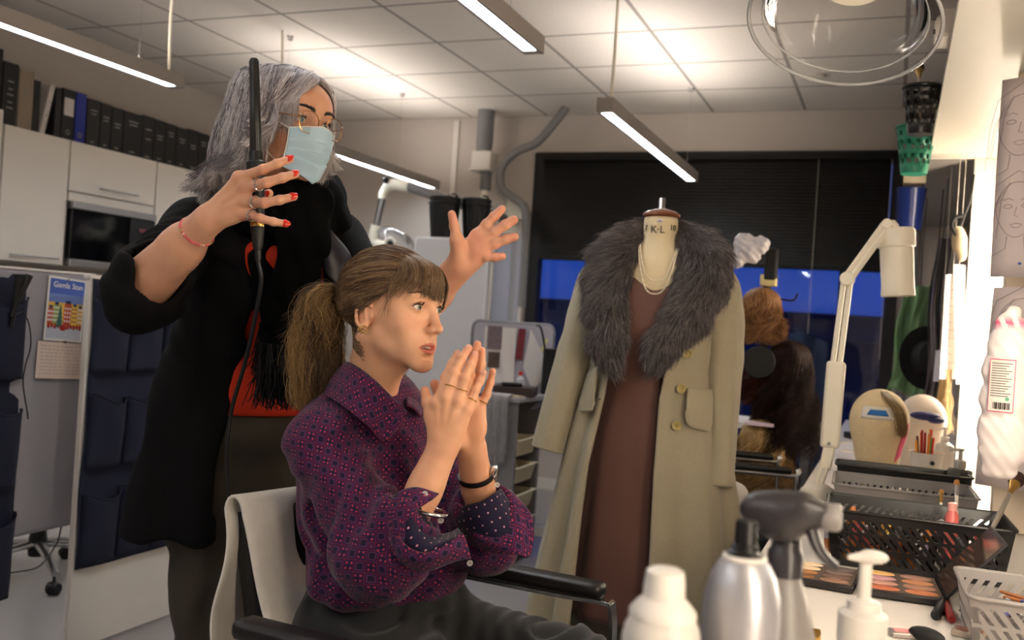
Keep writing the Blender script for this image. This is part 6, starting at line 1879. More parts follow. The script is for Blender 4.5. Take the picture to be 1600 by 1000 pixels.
# ---- bracelet, watch band
wr_ = JN['wr']*.30+JN['el']*.70
ax = nrm(JN['wr']-JN['el']); S1, U1, D1 = frame_for(ax); rr_ = np.stack([S1, U1, D1], 1)
bc_ = W(668, 798, 1.612)
MB().torus(bc_, .034, .0040, 44, 10, rr_ @ rotm('X', R(-12))).build('silver_bangle', m_chrome, sw)
ax = nrm(JF['wr']-JF['el']); S1, U1, D1 = frame_for(ax); rr_ = np.stack([S1, U1, D1], 1)
wc_ = JF['wr']*.76+JF['el']*.24
o = MB(); rg = []
for t in np.linspace(0, 2*np.pi, 49):
    c, s_ = math.cos(t), math.sin(t)
    rg.append([wc_+rr_ @ np.array([(.0305+dr)*c, (.0305+dr)*s_, dz]) for dr, dz in ((0, -.0045), (.003, -.0045), (.003, .0045), (0, .0045))])
o.loft(rg, cap=False); o.build('watch_band', m_black, sw)
MB().lathe([(.001, 0), (.013, 0), (.014, .002), (.014, .007), (.012, .008), (.001, .008)], 28, wc_+E_*.030+toCam*.006+up*.008, rot=np.stack(frame_for(E_*.9+toCam*.3), 1)).build('watch_case', m_chrome, sw)
# ---- trousers
m_tr = mat('dark_trouser_wool', (30, 30, 32), .85, var=.25, vscale=500, sheen=.2, bump=.15, bscale=700)
ST = SDF()
ST.u(P_ell(pelv+[0, 0, .01]+bf*.03, (.182, .150, .10), rotB), .05)
ST.u(P_cap(pelv+[0, 0, .05], pelv+[0, 0, .10], .120, .112), .05)
ST.u(P_ell(W(625, 925, 1.87), (.142, .122, .05), rotB), .03)
for a, b, c in ((hipN, kneeN, ankN), (hipF, kneeF, ankF)):
    ST.u(P_cap(a, b, .102, .074), .05); ST.u(P_cap(b, c, .072, .060), .03)
nzt = noise3(31, 10, 12, 40)
def fold_t(P): return crease(P, hipN+bf*.08+up*.10, .05, .006, .16)+crease(P, kneeF+up*.05-bf*.05, .035, .006, .12)+.003*(np.abs(nzt(P))-.6)
Vt, Qt = ST.mesh(.005, B=12, disp=fold_t)
tr = quad_mesh('trousers', Vt, Qt, m_tr, sw)
m_shoe = mat('shoe_black', (18, 16, 16), .4)
for c in (ankN, ankF):
    q = SDF(); q.u(P_ell(c+bf*.07-[0, 0, .045], (.045, .13, .04), rotB)); q.u(P_cap(c-[0, 0, .02], c-[0, 0, .05], .045, .045), .03)
    v, f = q.mesh(.006); quad_mesh('shoe', v, f, m_shoe, sw)
# ================================================================ her armchair and towel
ac = thing('armchair', 'black leather and chrome armchair the seated woman sits in', 'chair', pelv*[1, 1, 0])
m_leather = mat('black_leather', (22, 20, 20), .38, bump=.15, bscale=300)
def pad(a, b_, w_, th, parent, name='armrest'):
    a = np.array(a, float); b_ = np.array(b_, float); d = nrm(b_-a); s_ = nrm(np.cross(d, (0, 0, 1))); n = 14; rings = []
    L = np.linalg.norm(b_-a)
    for i, t in enumerate(np.concatenate([[0, .012, .03], np.linspace(.07, .93, 9), [.97, .988, 1]])):
        k = math.sqrt(max(0.02, 1-max(0, (abs(t-.5)-.47)/.03)**2)) if abs(t-.5) > .47 else 1
        c = a+(b_-a)*t; ang = np.linspace(0, 2*np.pi, 20, endpoint=False)
        sx = np.sign(np.cos(ang))*np.abs(np.cos(ang))**.55*w_/2*k; sz = np.sign(np.sin(ang))*np.abs(np.sin(ang))**.6*th/2*k
        rings.append(c+sx[:, None]*s_+sz[:, None]*np.array([0, 0, 1.]))
    MB().loft(rings).build(name, m_leather, parent, angle=60)
aF0, aF1 = W(690, 878, 2.02), W(946, 921, 1.86)
aF0 = aF1-(aF1-aF0); aF0[2] = aF1[2] = (aF0[2]+aF1[2])/2
dA = nrm((aF1-aF0)*[1, 1, 0])
pad(aF1-dA*.42, aF1, .055, .032, ac)
sideN = nrm(np.cross(dA, (0, 0, 1)))      # towards the camera side
wS = .57
aN1 = aF1+sideN*wS-dA*.06; aN1[2] = aF1[2]
for base in (aF1, aF1+sideN*wS):
    b = MB(); rg = []
    pth = spline([base-dA*.40-[0, 0, .022], base-dA*.1-[0, 0, .022], base-dA*.0-[0, 0, .020], base+dA*.016-[0, 0, .034], base+dA*.020-[0, 0, .12], base+dA*.0-[0, 0, base[2]*.55], base-dA*.02-[0, 0, base[2]-.02]], 34)
    for p, t in zip(pth, np.gradient(pth, axis=0)):
        t = nrm(t); nn_ = nrm(np.cross(sideN, t))
        rg.append([p+sideN*.014+nn_*.004, p-sideN*.014+nn_*.004, p-sideN*.014-nn_*.004, p+sideN*.014-nn_*.004])
    b.loft(rg); b.build('arm_frame', m_chrome, ac, bevel=.0015)
pad(aF1+sideN*wS-dA*.42, aF1+sideN*wS-dA*.0, .055, .032, ac)
seatc = (aF1+aF1+sideN*wS)/2-dA*.26; seatc[2] = .46
rC = np.stack([dA, sideN, [0, 0, 1]], 1)
MB().box(seatc, (.48, .44, .09), rC).build('seat', m_leather, ac, bevel=.03, bseg=4)
nc_ = W(366, 826, 1.80); bk0 = nc_*[1, 1, 0]-sideN*.22+dA*.07; bk0[2] = .47
# back: leaning plate behind her
tilt_ = 0.20
def bp_(u, v): return bk0-dA*(.07*v+.02*math.sin(math.pi*u)*-1)+sideN*(u-.5)*.42+np.array([0, 0, .03+.30*v])
MB().grid(bp_, 14, 14).build('backrest', m_leather, ac, solid=.035)
MB().lathe([(.04, .05), (.045, .1), (.03, .12), (.03, .40)], 20, seatc*[1, 1, 0]).build('column', m_chrome, ac)
for k in range(5):
    a = k*2*math.pi/5+.3; d = np.array([math.cos(a), math.sin(a), 0])
    MB().tube(spline([seatc*[1, 1, 0]+[0, 0, .1], seatc*[1, 1, 0]+d*.16+[0, 0, .08], seatc*[1, 1, 0]+d*.29+[0, 0, .045]], 8), np.linspace(.022, .014, 8), 10).build('base_arm', m_chrome, ac)
    caster(seatc*[1, 1, 0]+d*.28-[0, 0, .022], a, ac)
# white towel over the near corner of the back
m_towel = mat('towel_white', (232, 224, 212), .95, var=.06, vscale=60, bump=.6, bscale=900, sheen=.2)
tw = thing('towel', 'white terry towel draped over the back of the armchair', 'towel', W(430, 780, 1.9))
def tw_pt(u, v):
    # v: 0 back hem .. .42 over the top .. 1 front hem; u: 0 near edge .. 1 far edge
    ztop = .835; s_ = .235-.40*u
    if v < .40: k = (.40-v)/.40; off = -.085+.004*k+.012*math.sin(5*k+4*u); z = ztop-.030-.27*k; s_ += .012*k*math.sin(3*k)
    elif v < .52: k = (v-.40)/.12; a = math.pi*k; off = -.0635-.0215*math.cos(a); z = ztop-.030+.030*math.sin(a)
    else: k = (v-.52)/.48; off = -.042+.16*k**1.15+.010*math.sin(9*u+2*k); z = ztop-.030-.37*k; s_ += .02*k
    return bk0*[1, 1, 0]+dA*off+sideN*s_+np.array([0, 0, z-.018*u])
fz = noise3(77, 9, 20, 55)
def tw_f(u, v):
    p = np.array(tw_pt(u, v)); return p+dA*.0035*fz(p[None])[0]
MB().grid(tw_f, 26, 70).build('cloth', m_towel, tw, solid=.006, angle=180)
# her chair arm end near the bottom edge is part of the armchair
# ================================================================ standing woman
st = thing('person', 'standing woman with shoulder-length grey hair, glasses and blue face mask, both hands raised', 'person', W(400, 900, 2.2)*[1, 1, 0])
fwB = nrm(E_*.80+toCam*.60+np.array([0, 0, -.06])); upB = nrm(np.array([0, 0, 1.])+E_*.07)
HB = head_frame(fwB, upB); kB = 1.03
OB = W(491, 193, 1.985)-HB @ np.array([0, .080, 0])*kB
HT2 = lambda x, y, z: OB+HB @ (np.array([x, y, z])*kB)
S1_ = SDF(); add_head(S1_, OB, HB, kB, mouth_open=.0005, nose=1.05)
nk2 = W(452, 318, 2.13)
S1_.u(P_cap(HT2(0, -.025, -.06), nk2, .050, .054), .03); S1_.u(P_ell(nk2-[0, 0, .04], (.09, .09, .04)), .04)
V1, Q1 = S1_.mesh(.0026, B=14)
c1_ = face_colors(V1, OB, HB, (214, 158, 126), kB, lip=(170, 90, 84), m=.0005)
# joints
AR = dict(sh=W(303, 358, 2.16), el=W(229, 443, 1.90), wr=W(324, 345, 1.775))
AL = dict(sh=W(522, 378, 2.26), el=W(622, 520, 2.08), wr=W(720, 414, 1.965))
rf = [[W(374, 278, 1.752), W(411, 265, 1.727), W(433, 256, 1.728), W(453, 248.5, 1.738)],
      [W(383, 294, 1.745), W(417, 285, 1.715), W(441, 278, 1.715), W(461, 272, 1.725)],
      [W(385, 315, 1.745), W(413, 317, 1.712), W(437, 312.5, 1.712), W(459, 307.5, 1.722)],
      [W(383, 334, 1.752), W(406, 341, 1.725), W(427, 346.5, 1.728), W(447, 350, 1.738)]]
rt_ = [W(345, 335, 1.795), W(378, 322, 1.83), W(402, 312, 1.835), W(420, 302, 1.825)]
lf = [[W(745, 369, 1.955), W(760, 351, 1.950), W(772, 338.5, 1.948), W(784, 327, 1.945)],
      [W(750, 378, 1.950), W(773, 362.5, 1.943), W(790, 351, 1.940), W(803, 343.5, 1.938)],
      [W(752, 389, 1.948), W(774, 380.5, 1.940), W(791, 374, 1.938), W(804, 370, 1.936)],
      [W(746, 398, 1.950), W(760, 401, 1.943), W(773, 402, 1.942), W(785, 400.5, 1.940)]]
lt = [W(716, 398, 1.95), W(714, 376, 1.935), W(710, 354, 1.93), W(706, 335, 1.925)]
pnR = nrm(N_*.9+E_*.3-up*.15); pnL = nrm(toCam*1.0+E_*.0+up*.1)
S2_ = SDF(); add_hand(S2_, AR['wr'], rf, rt_, pnR, AR['wr']-AR['el'], r=.0092, thick=.0135)
fd_ = nrm(AR['wr']-AR['el'])
S2_.u(P_ecap(AR['el'], AR['wr']-fd_*.09, .056, .042, .90, pnR), .02); S2_.u(P_ecap(AR['wr']-fd_*.10, AR['wr'], .041, .028, .84, pnR), .02)
for i in range(4): S2_.u(P_cap(AR['wr']*.45+rf[i][0]*.55-pnR*.011, rf[i][0]-pnR*.009, .0022, .0030), .006)
V2, Q2 = S2_.mesh(.0020, B=14)
S3_ = SDF(); add_hand(S3_, AL['wr'], lf, lt, pnL, AL['wr']-AL['el'], r=.0108, thick=.0165)
fe_ = nrm(AL['wr']-AL['el'])
S3_.u(P_ecap(AL['el'], AL['wr']-fe_*.09, .046, .035, .90, pnL), .02); S3_.u(P_ecap(AL['wr']-fe_*.10, AL['wr'], .035, .027, .85, pnL), .02)
for f in lf:                                            # palm pads and creases
    S3_.u(P_ell(f[0]*.8+AL['wr']*.2+pnL*.008, .0095), .008)
for f in lf:
    for a, b in ((1, 2), (2, 3)):
        m_ = f[a]*.02+f[b]*.0+f[a]*.0+ (f[a] if a else f[0]*.72+f[1]*.28)*.98
        S3_.cut(P_cap(m_+pnL*.0142-nrm(np.cross(f[b]-f[a], pnL))*.01, m_+pnL*.0142+nrm(np.cross(f[b]-f[a], pnL))*.01, .0022, .0022), .003)
V3, Q3 = S3_.mesh(.0022, B=14)
torsoF = nrm(E_*.62+toCam*.72); torR = nrm(np.cross(torsoF, (0, 0, 1))); rotS = np.stack([-torR, torsoF, [0, 0, 1]], 1)
chS = W(420, 430, 2.26); waS = W(395, 600, 2.28); hiS = W(368, 720, 2.315)
S4_ = SDF()
S4_.u(P_cap(nk2, nk2-[0, 0, .08], .05, .06)); S4_.u(P_ell(chS, (.15, .10, .18), rotS), .05); S4_.u(P_ell(waS, (.112, .08, .15), rotS), .06); S4_.u(P_ell(hiS, (.13, .090, .12), rotS), .05)
S4_.u(P_cap(nk2-[0, 0, .07], AR['sh'], .05, .042), .04); S4_.u(P_cap(nk2-[0, 0, .07], AL['sh'], .05, .042), .04)
S4_.u(P_cap(AR['sh'], AR['el'], .042, .036), .03); S4_.u(P_cap(AL['sh'], AL['el'], .042, .036), .03)
hpR = hiS+torR*.085-[0, 0, .05]; hpL = hiS-torR*.085-[0, 0, .05]
knR = W(330, 935, 2.30); knR[2] = .50; knL = knR-torR*.2+torsoF*.05; anR = knR*[1, 1, 0]+[0, 0, .09]+np.array([0, 0, 0]); anL = knL*[1, 1, 0]+np.array([0, 0, .09])
for a, b, c in ((hpR, knR, anR), (hpL, knL, anL)):
    S4_.u(P_cap(a, b, .075, .05), .04); S4_.u(P_cap(b, c, .048, .032), .03); S4_.u(P_cap(c-[0, 0, .04], c+torsoF*.14-[0, 0, .055], .036, .026), .03)
V4, Q4 = S4_.mesh(.008, B=12)
V5, Q5 = join_vq([(V2, Q2), (V3, Q3), (V4, Q4)])
c5 = np.tile(np.array(srgb((218, 162, 130))[:3]), (len(V5), 1))
n2, n3 = len(V2), len(V3)
w = np.zeros(len(V5)); w[:n2] = .3*near(V2, np.array([f[-1] for f in rf]+[f[1] for f in rf]+[f[0] for f in rf]), .013)
w[n2:n2+n3] = .12+.4*near(V3, np.array([f[-1] for f in lf]+[lt[-1]]), .016)+.3*near(V3, np.array([f[0]+pnL*.01 for f in lf]), .014)
c5 = c5*(1-w[:, None])+np.array(srgb((212, 122, 104))[:3])*w[:, None]
V6, Q6 = join_vq([(V1, Q1), (V5, Q5)])
c6 = tint_noise(V6, np.concatenate([c1_, c5]), 8, .04)
bodyB = quad_mesh('body', V6, Q6, m_skin_b, st, colors=c6)
add_eyes(OB, HB, bodyB, (-.1, 1, -.02), (92, 128, 130), kB)
lashes(OB, HB, bodyB, m_lash, kB)
FB = Front(S1_, OB, HB, kB)
brows(OB, HB, bodyB, hair_mat('brow_dark', [(30, 22, 20), (52, 42, 38)]), kB, 560, FB)
m_nailr = mat('nail_polish_red', (214, 36, 14), .18, coat=.5)
for f in rf: nail(bodyB, f[3], f[2], -pnR+toCam*.2, m_nailr, .0072, .0135, label='red painted fingernail', fr=.0074)
nail(bodyB, rt_[3], rt_[2], toCam, m_nailr, .0070, .013, label='red painted fingernail', fr=.0086)
for f in lf[:2]: nail(bodyB, f[3], f[2], -pnL, m_nailr, .0066, .012, label='red painted fingernail', fr=.0078)
for f in lf[2:]: nail(bodyB, f[3], f[2], -pnL, m_nailr, .0062, .012, label='red painted fingernail', fr=.0078)
m_silverj = mat('silver_jewel', (226, 226, 226), .12, 1)
for i, t in ((1, .62), (2, .50), (3, .45)):
    finger_ring(rf[i][0], rf[i][1], t, .0112-.0008*(i == 3), bodyB, m_silverj, .0013, toCam*.8-up*.2)
# bracelet of pink beads
bcs = AR['wr']*.86+AR['el']*.14-fd_*.005; Sx, Ux, Dx = frame_for(fd_, pnR); 
b = MB()
mb_cols = [mat('bead_pink', (226, 110, 112), .5), mat('bead_green', (170, 180, 90), .5), mat('bead_cream', (224, 180, 150), .5)]
for k in range(46):
    a = k*2*math.pi/46; b.sph(bcs+Sx*.0335*math.cos(a)*1.0+Ux*.0335*math.sin(a)*.92+Dx*.006*math.sin(a+1), (.0032, .0032, .0032), 8, m=(1 if k % 15 == 4 else (2 if k % 9 == 0 else 0)))
b.build('bead_bracelet', mb_cols, st)
# ---- hair: grey, layered, shoulder length
greys = [(92, 84, 88), (142, 132, 134), (190, 180, 180), (226, 218, 214), (160, 148, 148), (208, 196, 190)]
m_hairB = hair_mat('hair_grey', greys, .45, spec=.4)
hcB = np.array([0, -.024, .032]); hrB = np.array([.083, .108, .090])
def on_skB(d, off=0.0):
    d = nrm(d); return hcB+d/np.linalg.norm(d/(hrB+off))
SC2 = SDF(); SC2.u(P_ell(HT2(*hcB), (hrB-.001)*kB, HB))
SC2.cut(P_box(HT2(0, .14, .0), np.array((.2, .055, .066))*kB, HB @ rotm('X', -.2)), .012); SC2.cut(P_box(HT2(0, .085, -.075), np.array((.2, .07, .10))*kB, HB @ rotm('X', .1)), .008)
Vc, Qc = SC2.mesh(.004)
hairB = quad_mesh('hair', Vc, Qc, mat('hair_cap_grey', (140, 130, 132), .95, spec=.1), st)
r = np.random.default_rng(12); S = []; n = 0
part = np.array([.018, .03, .115])
ncl = 260; cld = nrm(np.array([0, 0, 1.])); cl_dirs = []
while len(cl_dirs) < ncl:
    d = nrm(r.normal(size=3)); p = on_skB(d)
    if p[2] < .0 and p[1] > -.03: continue
    if p[1] > .055 and p[2] < .066: continue
    if p[2] < -.03: continue
    cl_dirs.append(d)
cl_dirs = np.array(cl_dirs); cl_tone = r.random(ncl); cid = []; cl_L = r.uniform(.0, 1, ncl); cl_ph = r.uniform(0, 6.28, ncl); cl_fl = r.normal(size=(ncl, 2))
up_l = np.array([0, 0, 1.])
while n < 15000:
    c = r.integers(0, ncl); d = nrm(cl_dirs[c]+r.normal(size=3)*.055); p0 = on_skB(d, .002)
    if p0[1] > .06 and p0[2] < .064: continue
    side = np.sign(p0[0]+.012) if p0[1] > -.02 else (np.sign(p0[0]) if abs(p0[0]) > .01 else 1)
    # comb direction: away from the part, down over the side, then fall
    az = math.atan2(p0[0], p0[1]);                       # 0 = front
    front = p0[1] > .02
    azt = az
    if front: azt = side*(.62+.55*abs(az)*.6+.25*r.random())
    pts = [p0]; el0 = math.asin(np.clip(d[2], -1, 1)); m_ = 15
    back = max(0., -math.cos(azt))
    Lz = -.085-.045*cl_L[c]-.055*back-.02*r.random()
    if front and side > 0: Lz = -.045-.045*cl_L[c]
    if front and side < 0: Lz = -.030-.060*cl_L[c]
    zc = hcB[2]+(hrB[2])*math.sin(el0)
    lift = .004+.010*r.random()+.004*cl_L[c]+.016*max(0., -math.cos(az))*r.random()
    for i in range(1, m_):
        t = i/(m_-1)
        z = zc+(Lz-zc)*t**1.15
        a_ = az+(azt-az)*min(1, t*1.6)
        if z > hcB[2]:
            q = math.sqrt(max(0, 1-((z-hcB[2])/(hrB[2]+lift))**2)); rx, ry = (hrB[0]+lift)*q, (hrB[1]+lift)*q
        else:
            k = (hcB[2]-z); flare = 1+.9*k-3.2*max(0, k-.07)**2*0
            rx, ry = (hrB[0]+lift)*(1+.12*math.sin(min(1, k/.13)*2.2)), (hrB[1]+lift)*(1+.20*math.sin(min(1, k/.14)*1.9)*(math.cos(a_) < 0))
        q = np.array([hcB[0]+rx*math.sin(a_), hcB[1]+ry*math.cos(a_), z])
        wv = (.004+.006*cl_L[c])*t*math.sin(t*(7+2*cl_L[c])+cl_ph[c]); q = q+np.array([math.cos(a_)*wv, -math.sin(a_)*wv, 0])
        fl = max(0, t-.72)/.28
        q = q+np.array([math.sin(a_)*.024*fl**2*cl_fl[c, 0], math.cos(a_)*.024*fl**2*cl_fl[c, 0], .012*fl**2*abs(cl_fl[c, 1])])
        q = q+r.normal(size=3)*.0006
        pts.append(q)
    # keep the face free: drop strands that would hang in front of it
    P_ = np.array(pts); bad = (P_[:, 1] > .050) & (P_[:, 2] < .030)
    if bad.any(): continue
    S.append([HT2(*q) for q in pts]); cid.append(c); n += 1
S = push_out(S, S1_, OB, HB, hcB, .003)
tone = cl_tone[np.array(cid)]
for nm, lo_, hi_, cc_ in (('hair_strands', 0, .45, greys), ('hair_strands_dark', .45, .7, [(60, 54, 58), (104, 96, 100), (140, 130, 134), (84, 78, 82)]), ('hair_strands_light', .7, 1.01, [(170, 162, 162), (216, 208, 204), (240, 234, 230), (196, 186, 182)])):
    hair_obj(nm, S[(tone >= lo_) & (tone < hi_)], hair_mat('hair_grey', cc_, .45, spec=.4), hairB, .00050, .00025)
S = []
FB = Front(S1_, OB, HB, kB)
for i in range(2600):                                  # swept fringe on both sides of the part
    sd = -1 if r.random() < .7 else 1
    root = on_skB(np.array([.014+.008*r.normal(), .050+.03*r.random(), .078]), .003)
    k = r.random()
    xe = sd*(.052+.026*k) if sd < 0 else .064+.016*k
    e = np.array([xe+.004*r.normal(), 0, .006-.058*k+.008*r.normal()])
    e[1] = (FB(e[0], e[2]) if abs(e[0]) < .066 else .036)+.006+.006*r.random()
    lf = .006+.006*r.random()
    x1 = root[0]*.55+xe*.45; m1 = np.array([x1, FB(x1, .080)+lf+.004, .084+.004*r.normal()]); x2 = xe*.92; m2 = np.array([x2, FB(np.clip(x2, -.066, .066), .040-.01*k)+lf, .042-.012*k])
    S.append([HT2(*q) for q in spline([root, m1, m2, e], 10)])
for i in range(900):                                   # feathered lock in front of her near ear, flicking back
    k = r.random(); a = on_skB(np.array([-.062, .036+.01*r.normal(), .03]), .006)
    m1 = np.array([-.082, .052+.010*r.normal()*.6, -.008-.01*k]); e = np.array([-.090-.012*r.random(), .030-.030*r.random(), -.040-.040*k])
    S.append([HT2(*q) for q in spline([a, m1, m1*.4+e*.6+[-.002, .012, 0], e], 10)])
S = push_out(S, S1_, OB, HB, hcB, .003)
hair_obj('fringe', S, m_hairB, hairB, .0005, .0002)
S = []
for i in range(220):
    a = r.random()*6.28; z = .02-.14*r.random(); base = np.array([.088*math.sin(a), -.018+.106*math.cos(a), z])
    if base[1] > .045: continue
    o = np.array([math.sin(a), math.cos(a), 0]); S.append([HT2(*(base+o*u*.035*(.4+r.random()*.2)+np.array([0, 0, -.05*u*u]))) for u in (0, .4, .7, 1)])
hair_obj('flyaway_hair', S, m_hairB, hairB, .0003, .0001)
# ---- glasses
gl = thing('glasses', 'thin gold round glasses on the standing woman', 'glasses', OB)
m_gl = mat('gold_wire', (206, 150, 96), .2, 1)
m_lens = glass('lens', (.96, .95, .94, 1), .03, .03)
for n_ in m_lens.node_tree.nodes:
    if n_.type == 'FRESNEL': n_.inputs[0].default_value = 1.18
lensf = lambda s, a: np.array([s*(.0345+.0262*math.copysign(abs(math.cos(a))**.85, math.cos(a))), .1085-.009*abs(.0345+.0262*s*math.cos(a)*s)/.06*1.0-.004*math.cos(a), -.006+.0245*math.copysign(abs(math.sin(a))**.85, math.sin(a))])
def lpt(s, a, k=1.0):
    x = .0335+.0232*k*math.copysign(abs(math.cos(a))**.8, math.cos(a)); z = -.006+.0220*k*math.copysign(abs(math.sin(a))**.85, math.sin(a))
    return HT2(s*x, .1060-.20*x*x*10*.6, z)
for s in (-1, 1):
    MB().tube([lpt(s, a) for a in np.linspace(0, 2*np.pi, 41)], .0010, 8).build('rim', m_gl, gl)
    vs = [lpt(s, 0, 0)]+[lpt(s, a, .98) for a in np.linspace(0, 2*np.pi, 36, endpoint=False)]
    MB().add(vs, [(0, i, i % 36+1) for i in range(1, 37)]).build('lens', m_lens, gl)
    MB().tube(spline([lpt(s, 0.25), HT2(s*.070, .078, .002), HT2(s*.078, .03, .004), HT2(s*.080, -.008, .002), HT2(s*.079, -.022, -.02)], 20), .0011, 8).build('temple', m_gl, gl)
    MB().sph(lpt(s, .45), (.0022, .0022, .0022), 10).build('hinge', m_silverj, gl)
MB().tube(spline([lpt(-1, 2.75), HT2(0, .1085, .001), lpt(1, 2.75)], 12), .0010, 8).build('bridge', m_gl, gl)
# ---- face mask
m_mask = mat('mask_blue', (178, 205, 220), .75, sss=.1, bump=.15, bscale=900)
mk = thing('face_mask', 'light blue pleated surgical mask worn by the standing woman', 'face mask', HT2(0, .09, -.06))
FB = Front(S1_, OB, HB, kB)
def mpt(u, v, o=0.0):
    # u: -1..1 across, v: 0 top .. 1 bottom
    z = .004*math.cos(u*1.57)*(1)-.012-.116*v+ (-.010*abs(u)*(1-v)) + .030*abs(u)*v
    x = .060*u*(1-.12*v)
    bul = .110-.25*abs(x)**1.0*.9*abs(x)*14*.9
    rad = math.cos(u*1.25)
    y = .046+.073*max(0, rad)**.70*(1-.05*math.cos(v*3.1)) - .024*v*v
    if v < .2: y = y-.006*(1-v/.2)*(1-abs(u))
    pl = 0
    for c in (.30, .50, .70):
        dd = v-c
        pl += .0070*(1/(1+math.exp(-dd*150)))-.0070*min(1, max(0, (dd+.16)/.32))
    y += pl*(1-.8*abs(u)**3)
    return HT2(x, y+o, z)
nu, nv = 41, 61
MB().grid(lambda a, b: mpt(a*2-1, b), nu, nv).build('mask_body', m_mask, mk, solid=.0012, angle=180)
MB().tube([mpt(u, .0, .0006) for u in np.linspace(-1, 1, 31)], .0012, 6).build('top_seam', m_white, mk)
for s in (-1, 1):
    MB().tube([mpt(s, v, .0006) for v in np.linspace(0, 1, 20)], .0012, 6).build('side_seam', m_white, mk)
    MB().tube(spline([mpt(s, .02), HT2(s*.072, .02, .0), HT2(s*.079, -.016, .002), HT2(s*.078, -.022, -.02), HT2(s*.074, .0, -.05), mpt(s, .98)], 26), .0012, 6).build('ear_loop', m_white, mk)
MB().tube(spline([mpt(-.98, .98, .001), W(420, 268, 1.95), W(414, 258, 1.96)], 8), .0014, 6).build('loose_strap', m_white, mk)
# ---------------------------------------------------------------- her clothes
m_blk = mat('black_knit', (12, 11, 11), .9, var=.2, vscale=90, bump=.2, bscale=500)
m_blkj = mat('black_jacket_wool', (13, 12, 13), .9, spec=.2, var=.15, vscale=60, bump=.2, bscale=600)
m_lin = mat('jacket_satin', (34, 32, 38), .45)
m_scarf = mat('black_scarf', (6, 6, 6), .95, spec=.1, bump=.3, bscale=200)
m_orange = mat('orange_red_top', (216, 52, 14), .8, bump=.2, bscale=700)
m_olive = mat('olive_trousers', (66, 59, 46), .85, var=.08, vscale=100, bump=.1, bscale=500)
nzb = noise3(41, 10, 8, 26); nzc = noise3(42, 10, 26, 60)
SJ = SDF()
SJ.u(P_ell(chS+[0, 0, .0], (.185, .135, .23), rotS), .05)
SJ.u(P_cap(nk2-[0, 0, .075]-torsoF*.02, AR['sh']+[0, 0, -.005], .066, .062), .05); SJ.u(P_cap(nk2-[0, 0, .075]-torsoF*.02, AL['sh']+[0, 0, -.005], .066, .060), .05)
# hanging body of the long open jacket
SJ.u(P_ecap(W(400, 470, 2.27), W(352, 640, 2.29), .168, .178, .80, torsoF), .05); SJ.u(P_ecap(W(352, 640, 2.29), W(318, 860, 2.31), .178, .196, .82, torsoF), .04)
SJ.cut(P_box(W(312, 842, 2.30)-[0, 0, .30], (.6, .6, .32), rotm('Y', 0)), .012)
elS = AR['el']; cuS = AR['el']+fd_*.018
SJ.u(P_cap(AR['sh'], elS, .066, .070), .05); SJ.u(P_ell(elS-fd_*.02-up*.02, (.074, .072, .070)), .04); SJ.u(P_cap(elS, cuS, .071, .071), .03)
SJ.u(P_cap(AL['sh'], AL['el'], .068, .064), .05); SJ.u(P_cap(AL['el'], AL['el']+fe_*.05, .064, .06), .03)
SJ.cut(P_cap(cuS-fd_*.01, AR['wr'], .060, .066), .008); SJ.cut(P_cap(AL['el']+fe_*.03, AL['wr'], .05, .05), .008)
SJ.cut(P_cap(nk2-[0, 0, .05], nk2+[0, 0, .12], .062, .07), .01)
# open front: a wedge between the two front edges
o1, o2 = W(470, 400, 2.12), W(408, 700, 2.14)
zz_ = nrm(o1-o2); xx_ = nrm(np.cross(torsoF, zz_)); SJ.cut(P_box((o1+o2)/2+torsoF*.06, (.046, .13, .40), np.stack([xx_, np.cross(zz_, xx_), zz_], 1)), .02)
e1_, e2_, e3_ = W(392, 500, 2.12), W(374, 640, 2.13), W(344, 860, 2.16)
for a_, b_ in ((e1_, e2_), (e2_, e3_)):
    z_ = nrm(a_-b_); x_ = nrm(np.cross(torsoF, z_)); x_ = x_ if x_@E_ > 0 else -x_
    SJ.cut(P_box((a_+b_)/2+x_*.16+torsoF*.04, (.16, .17, np.linalg.norm(a_-b_)/2+.02), np.stack([x_, np.cross(z_, x_), z_], 1)), .014)
def fold_j(P):
    d = crease(P, elS*.6+cuS*.4+up*.05+E_*.02, .045, .006, .16)+crease(P, AR['sh']-up*.12+E_*.06, .06, .006, .2)
    s_ = (P-chS)@torR; z = P[:, 2]
    return d+.007*np.sin(s_*62+2.2*np.sin(z*3.1))*np.clip((1.25-z)/.4, 0, 1)+.0035*nzb(P)*.8+.001*nzc(P)
Vj, Qj = SJ.mesh(.0052, B=12, disp=fold_j)
jk = quad_mesh('jacket', Vj, Qj, m_blkj, st)
# rolled cuff of the sleeve
MB().torus(cuS-fd_*.000, .066, .008, 40, 12, np.stack(frame_for(fd_), 1)).build('sleeve_cuff', m_blkj, jk)
# orange-red top
SO = SDF()
SO.u(P_ell(chS+torsoF*.0, (.158, .124, .20), rotS), .05); SO.u(P_ell(W(455, 400, 2.16), (.10, .06, .09), rotS), .05); SO.u(P_ell(waS+torsoF*.0, (.142, .112, .16), rotS), .06); SO.u(P_ell(W(425, 590, 2.22), (.10, .07, .10), rotS), .05); SO.u(P_cap(nk2-[0, 0, .10], nk2-[0, 0, .06], .07, .06), .03)
SO.cut(P_box((waS[0], waS[1], W(400, 650, 2.2)[2]-.3), (.5, .5, .3)), .006)
Vo, Qo = SO.mesh(.006, disp=lambda P: .003*nzb(P*1.4)+.001*np.sin(P[:, 2]*900)*0)
quad_mesh('top', Vo, Qo, m_orange, st)
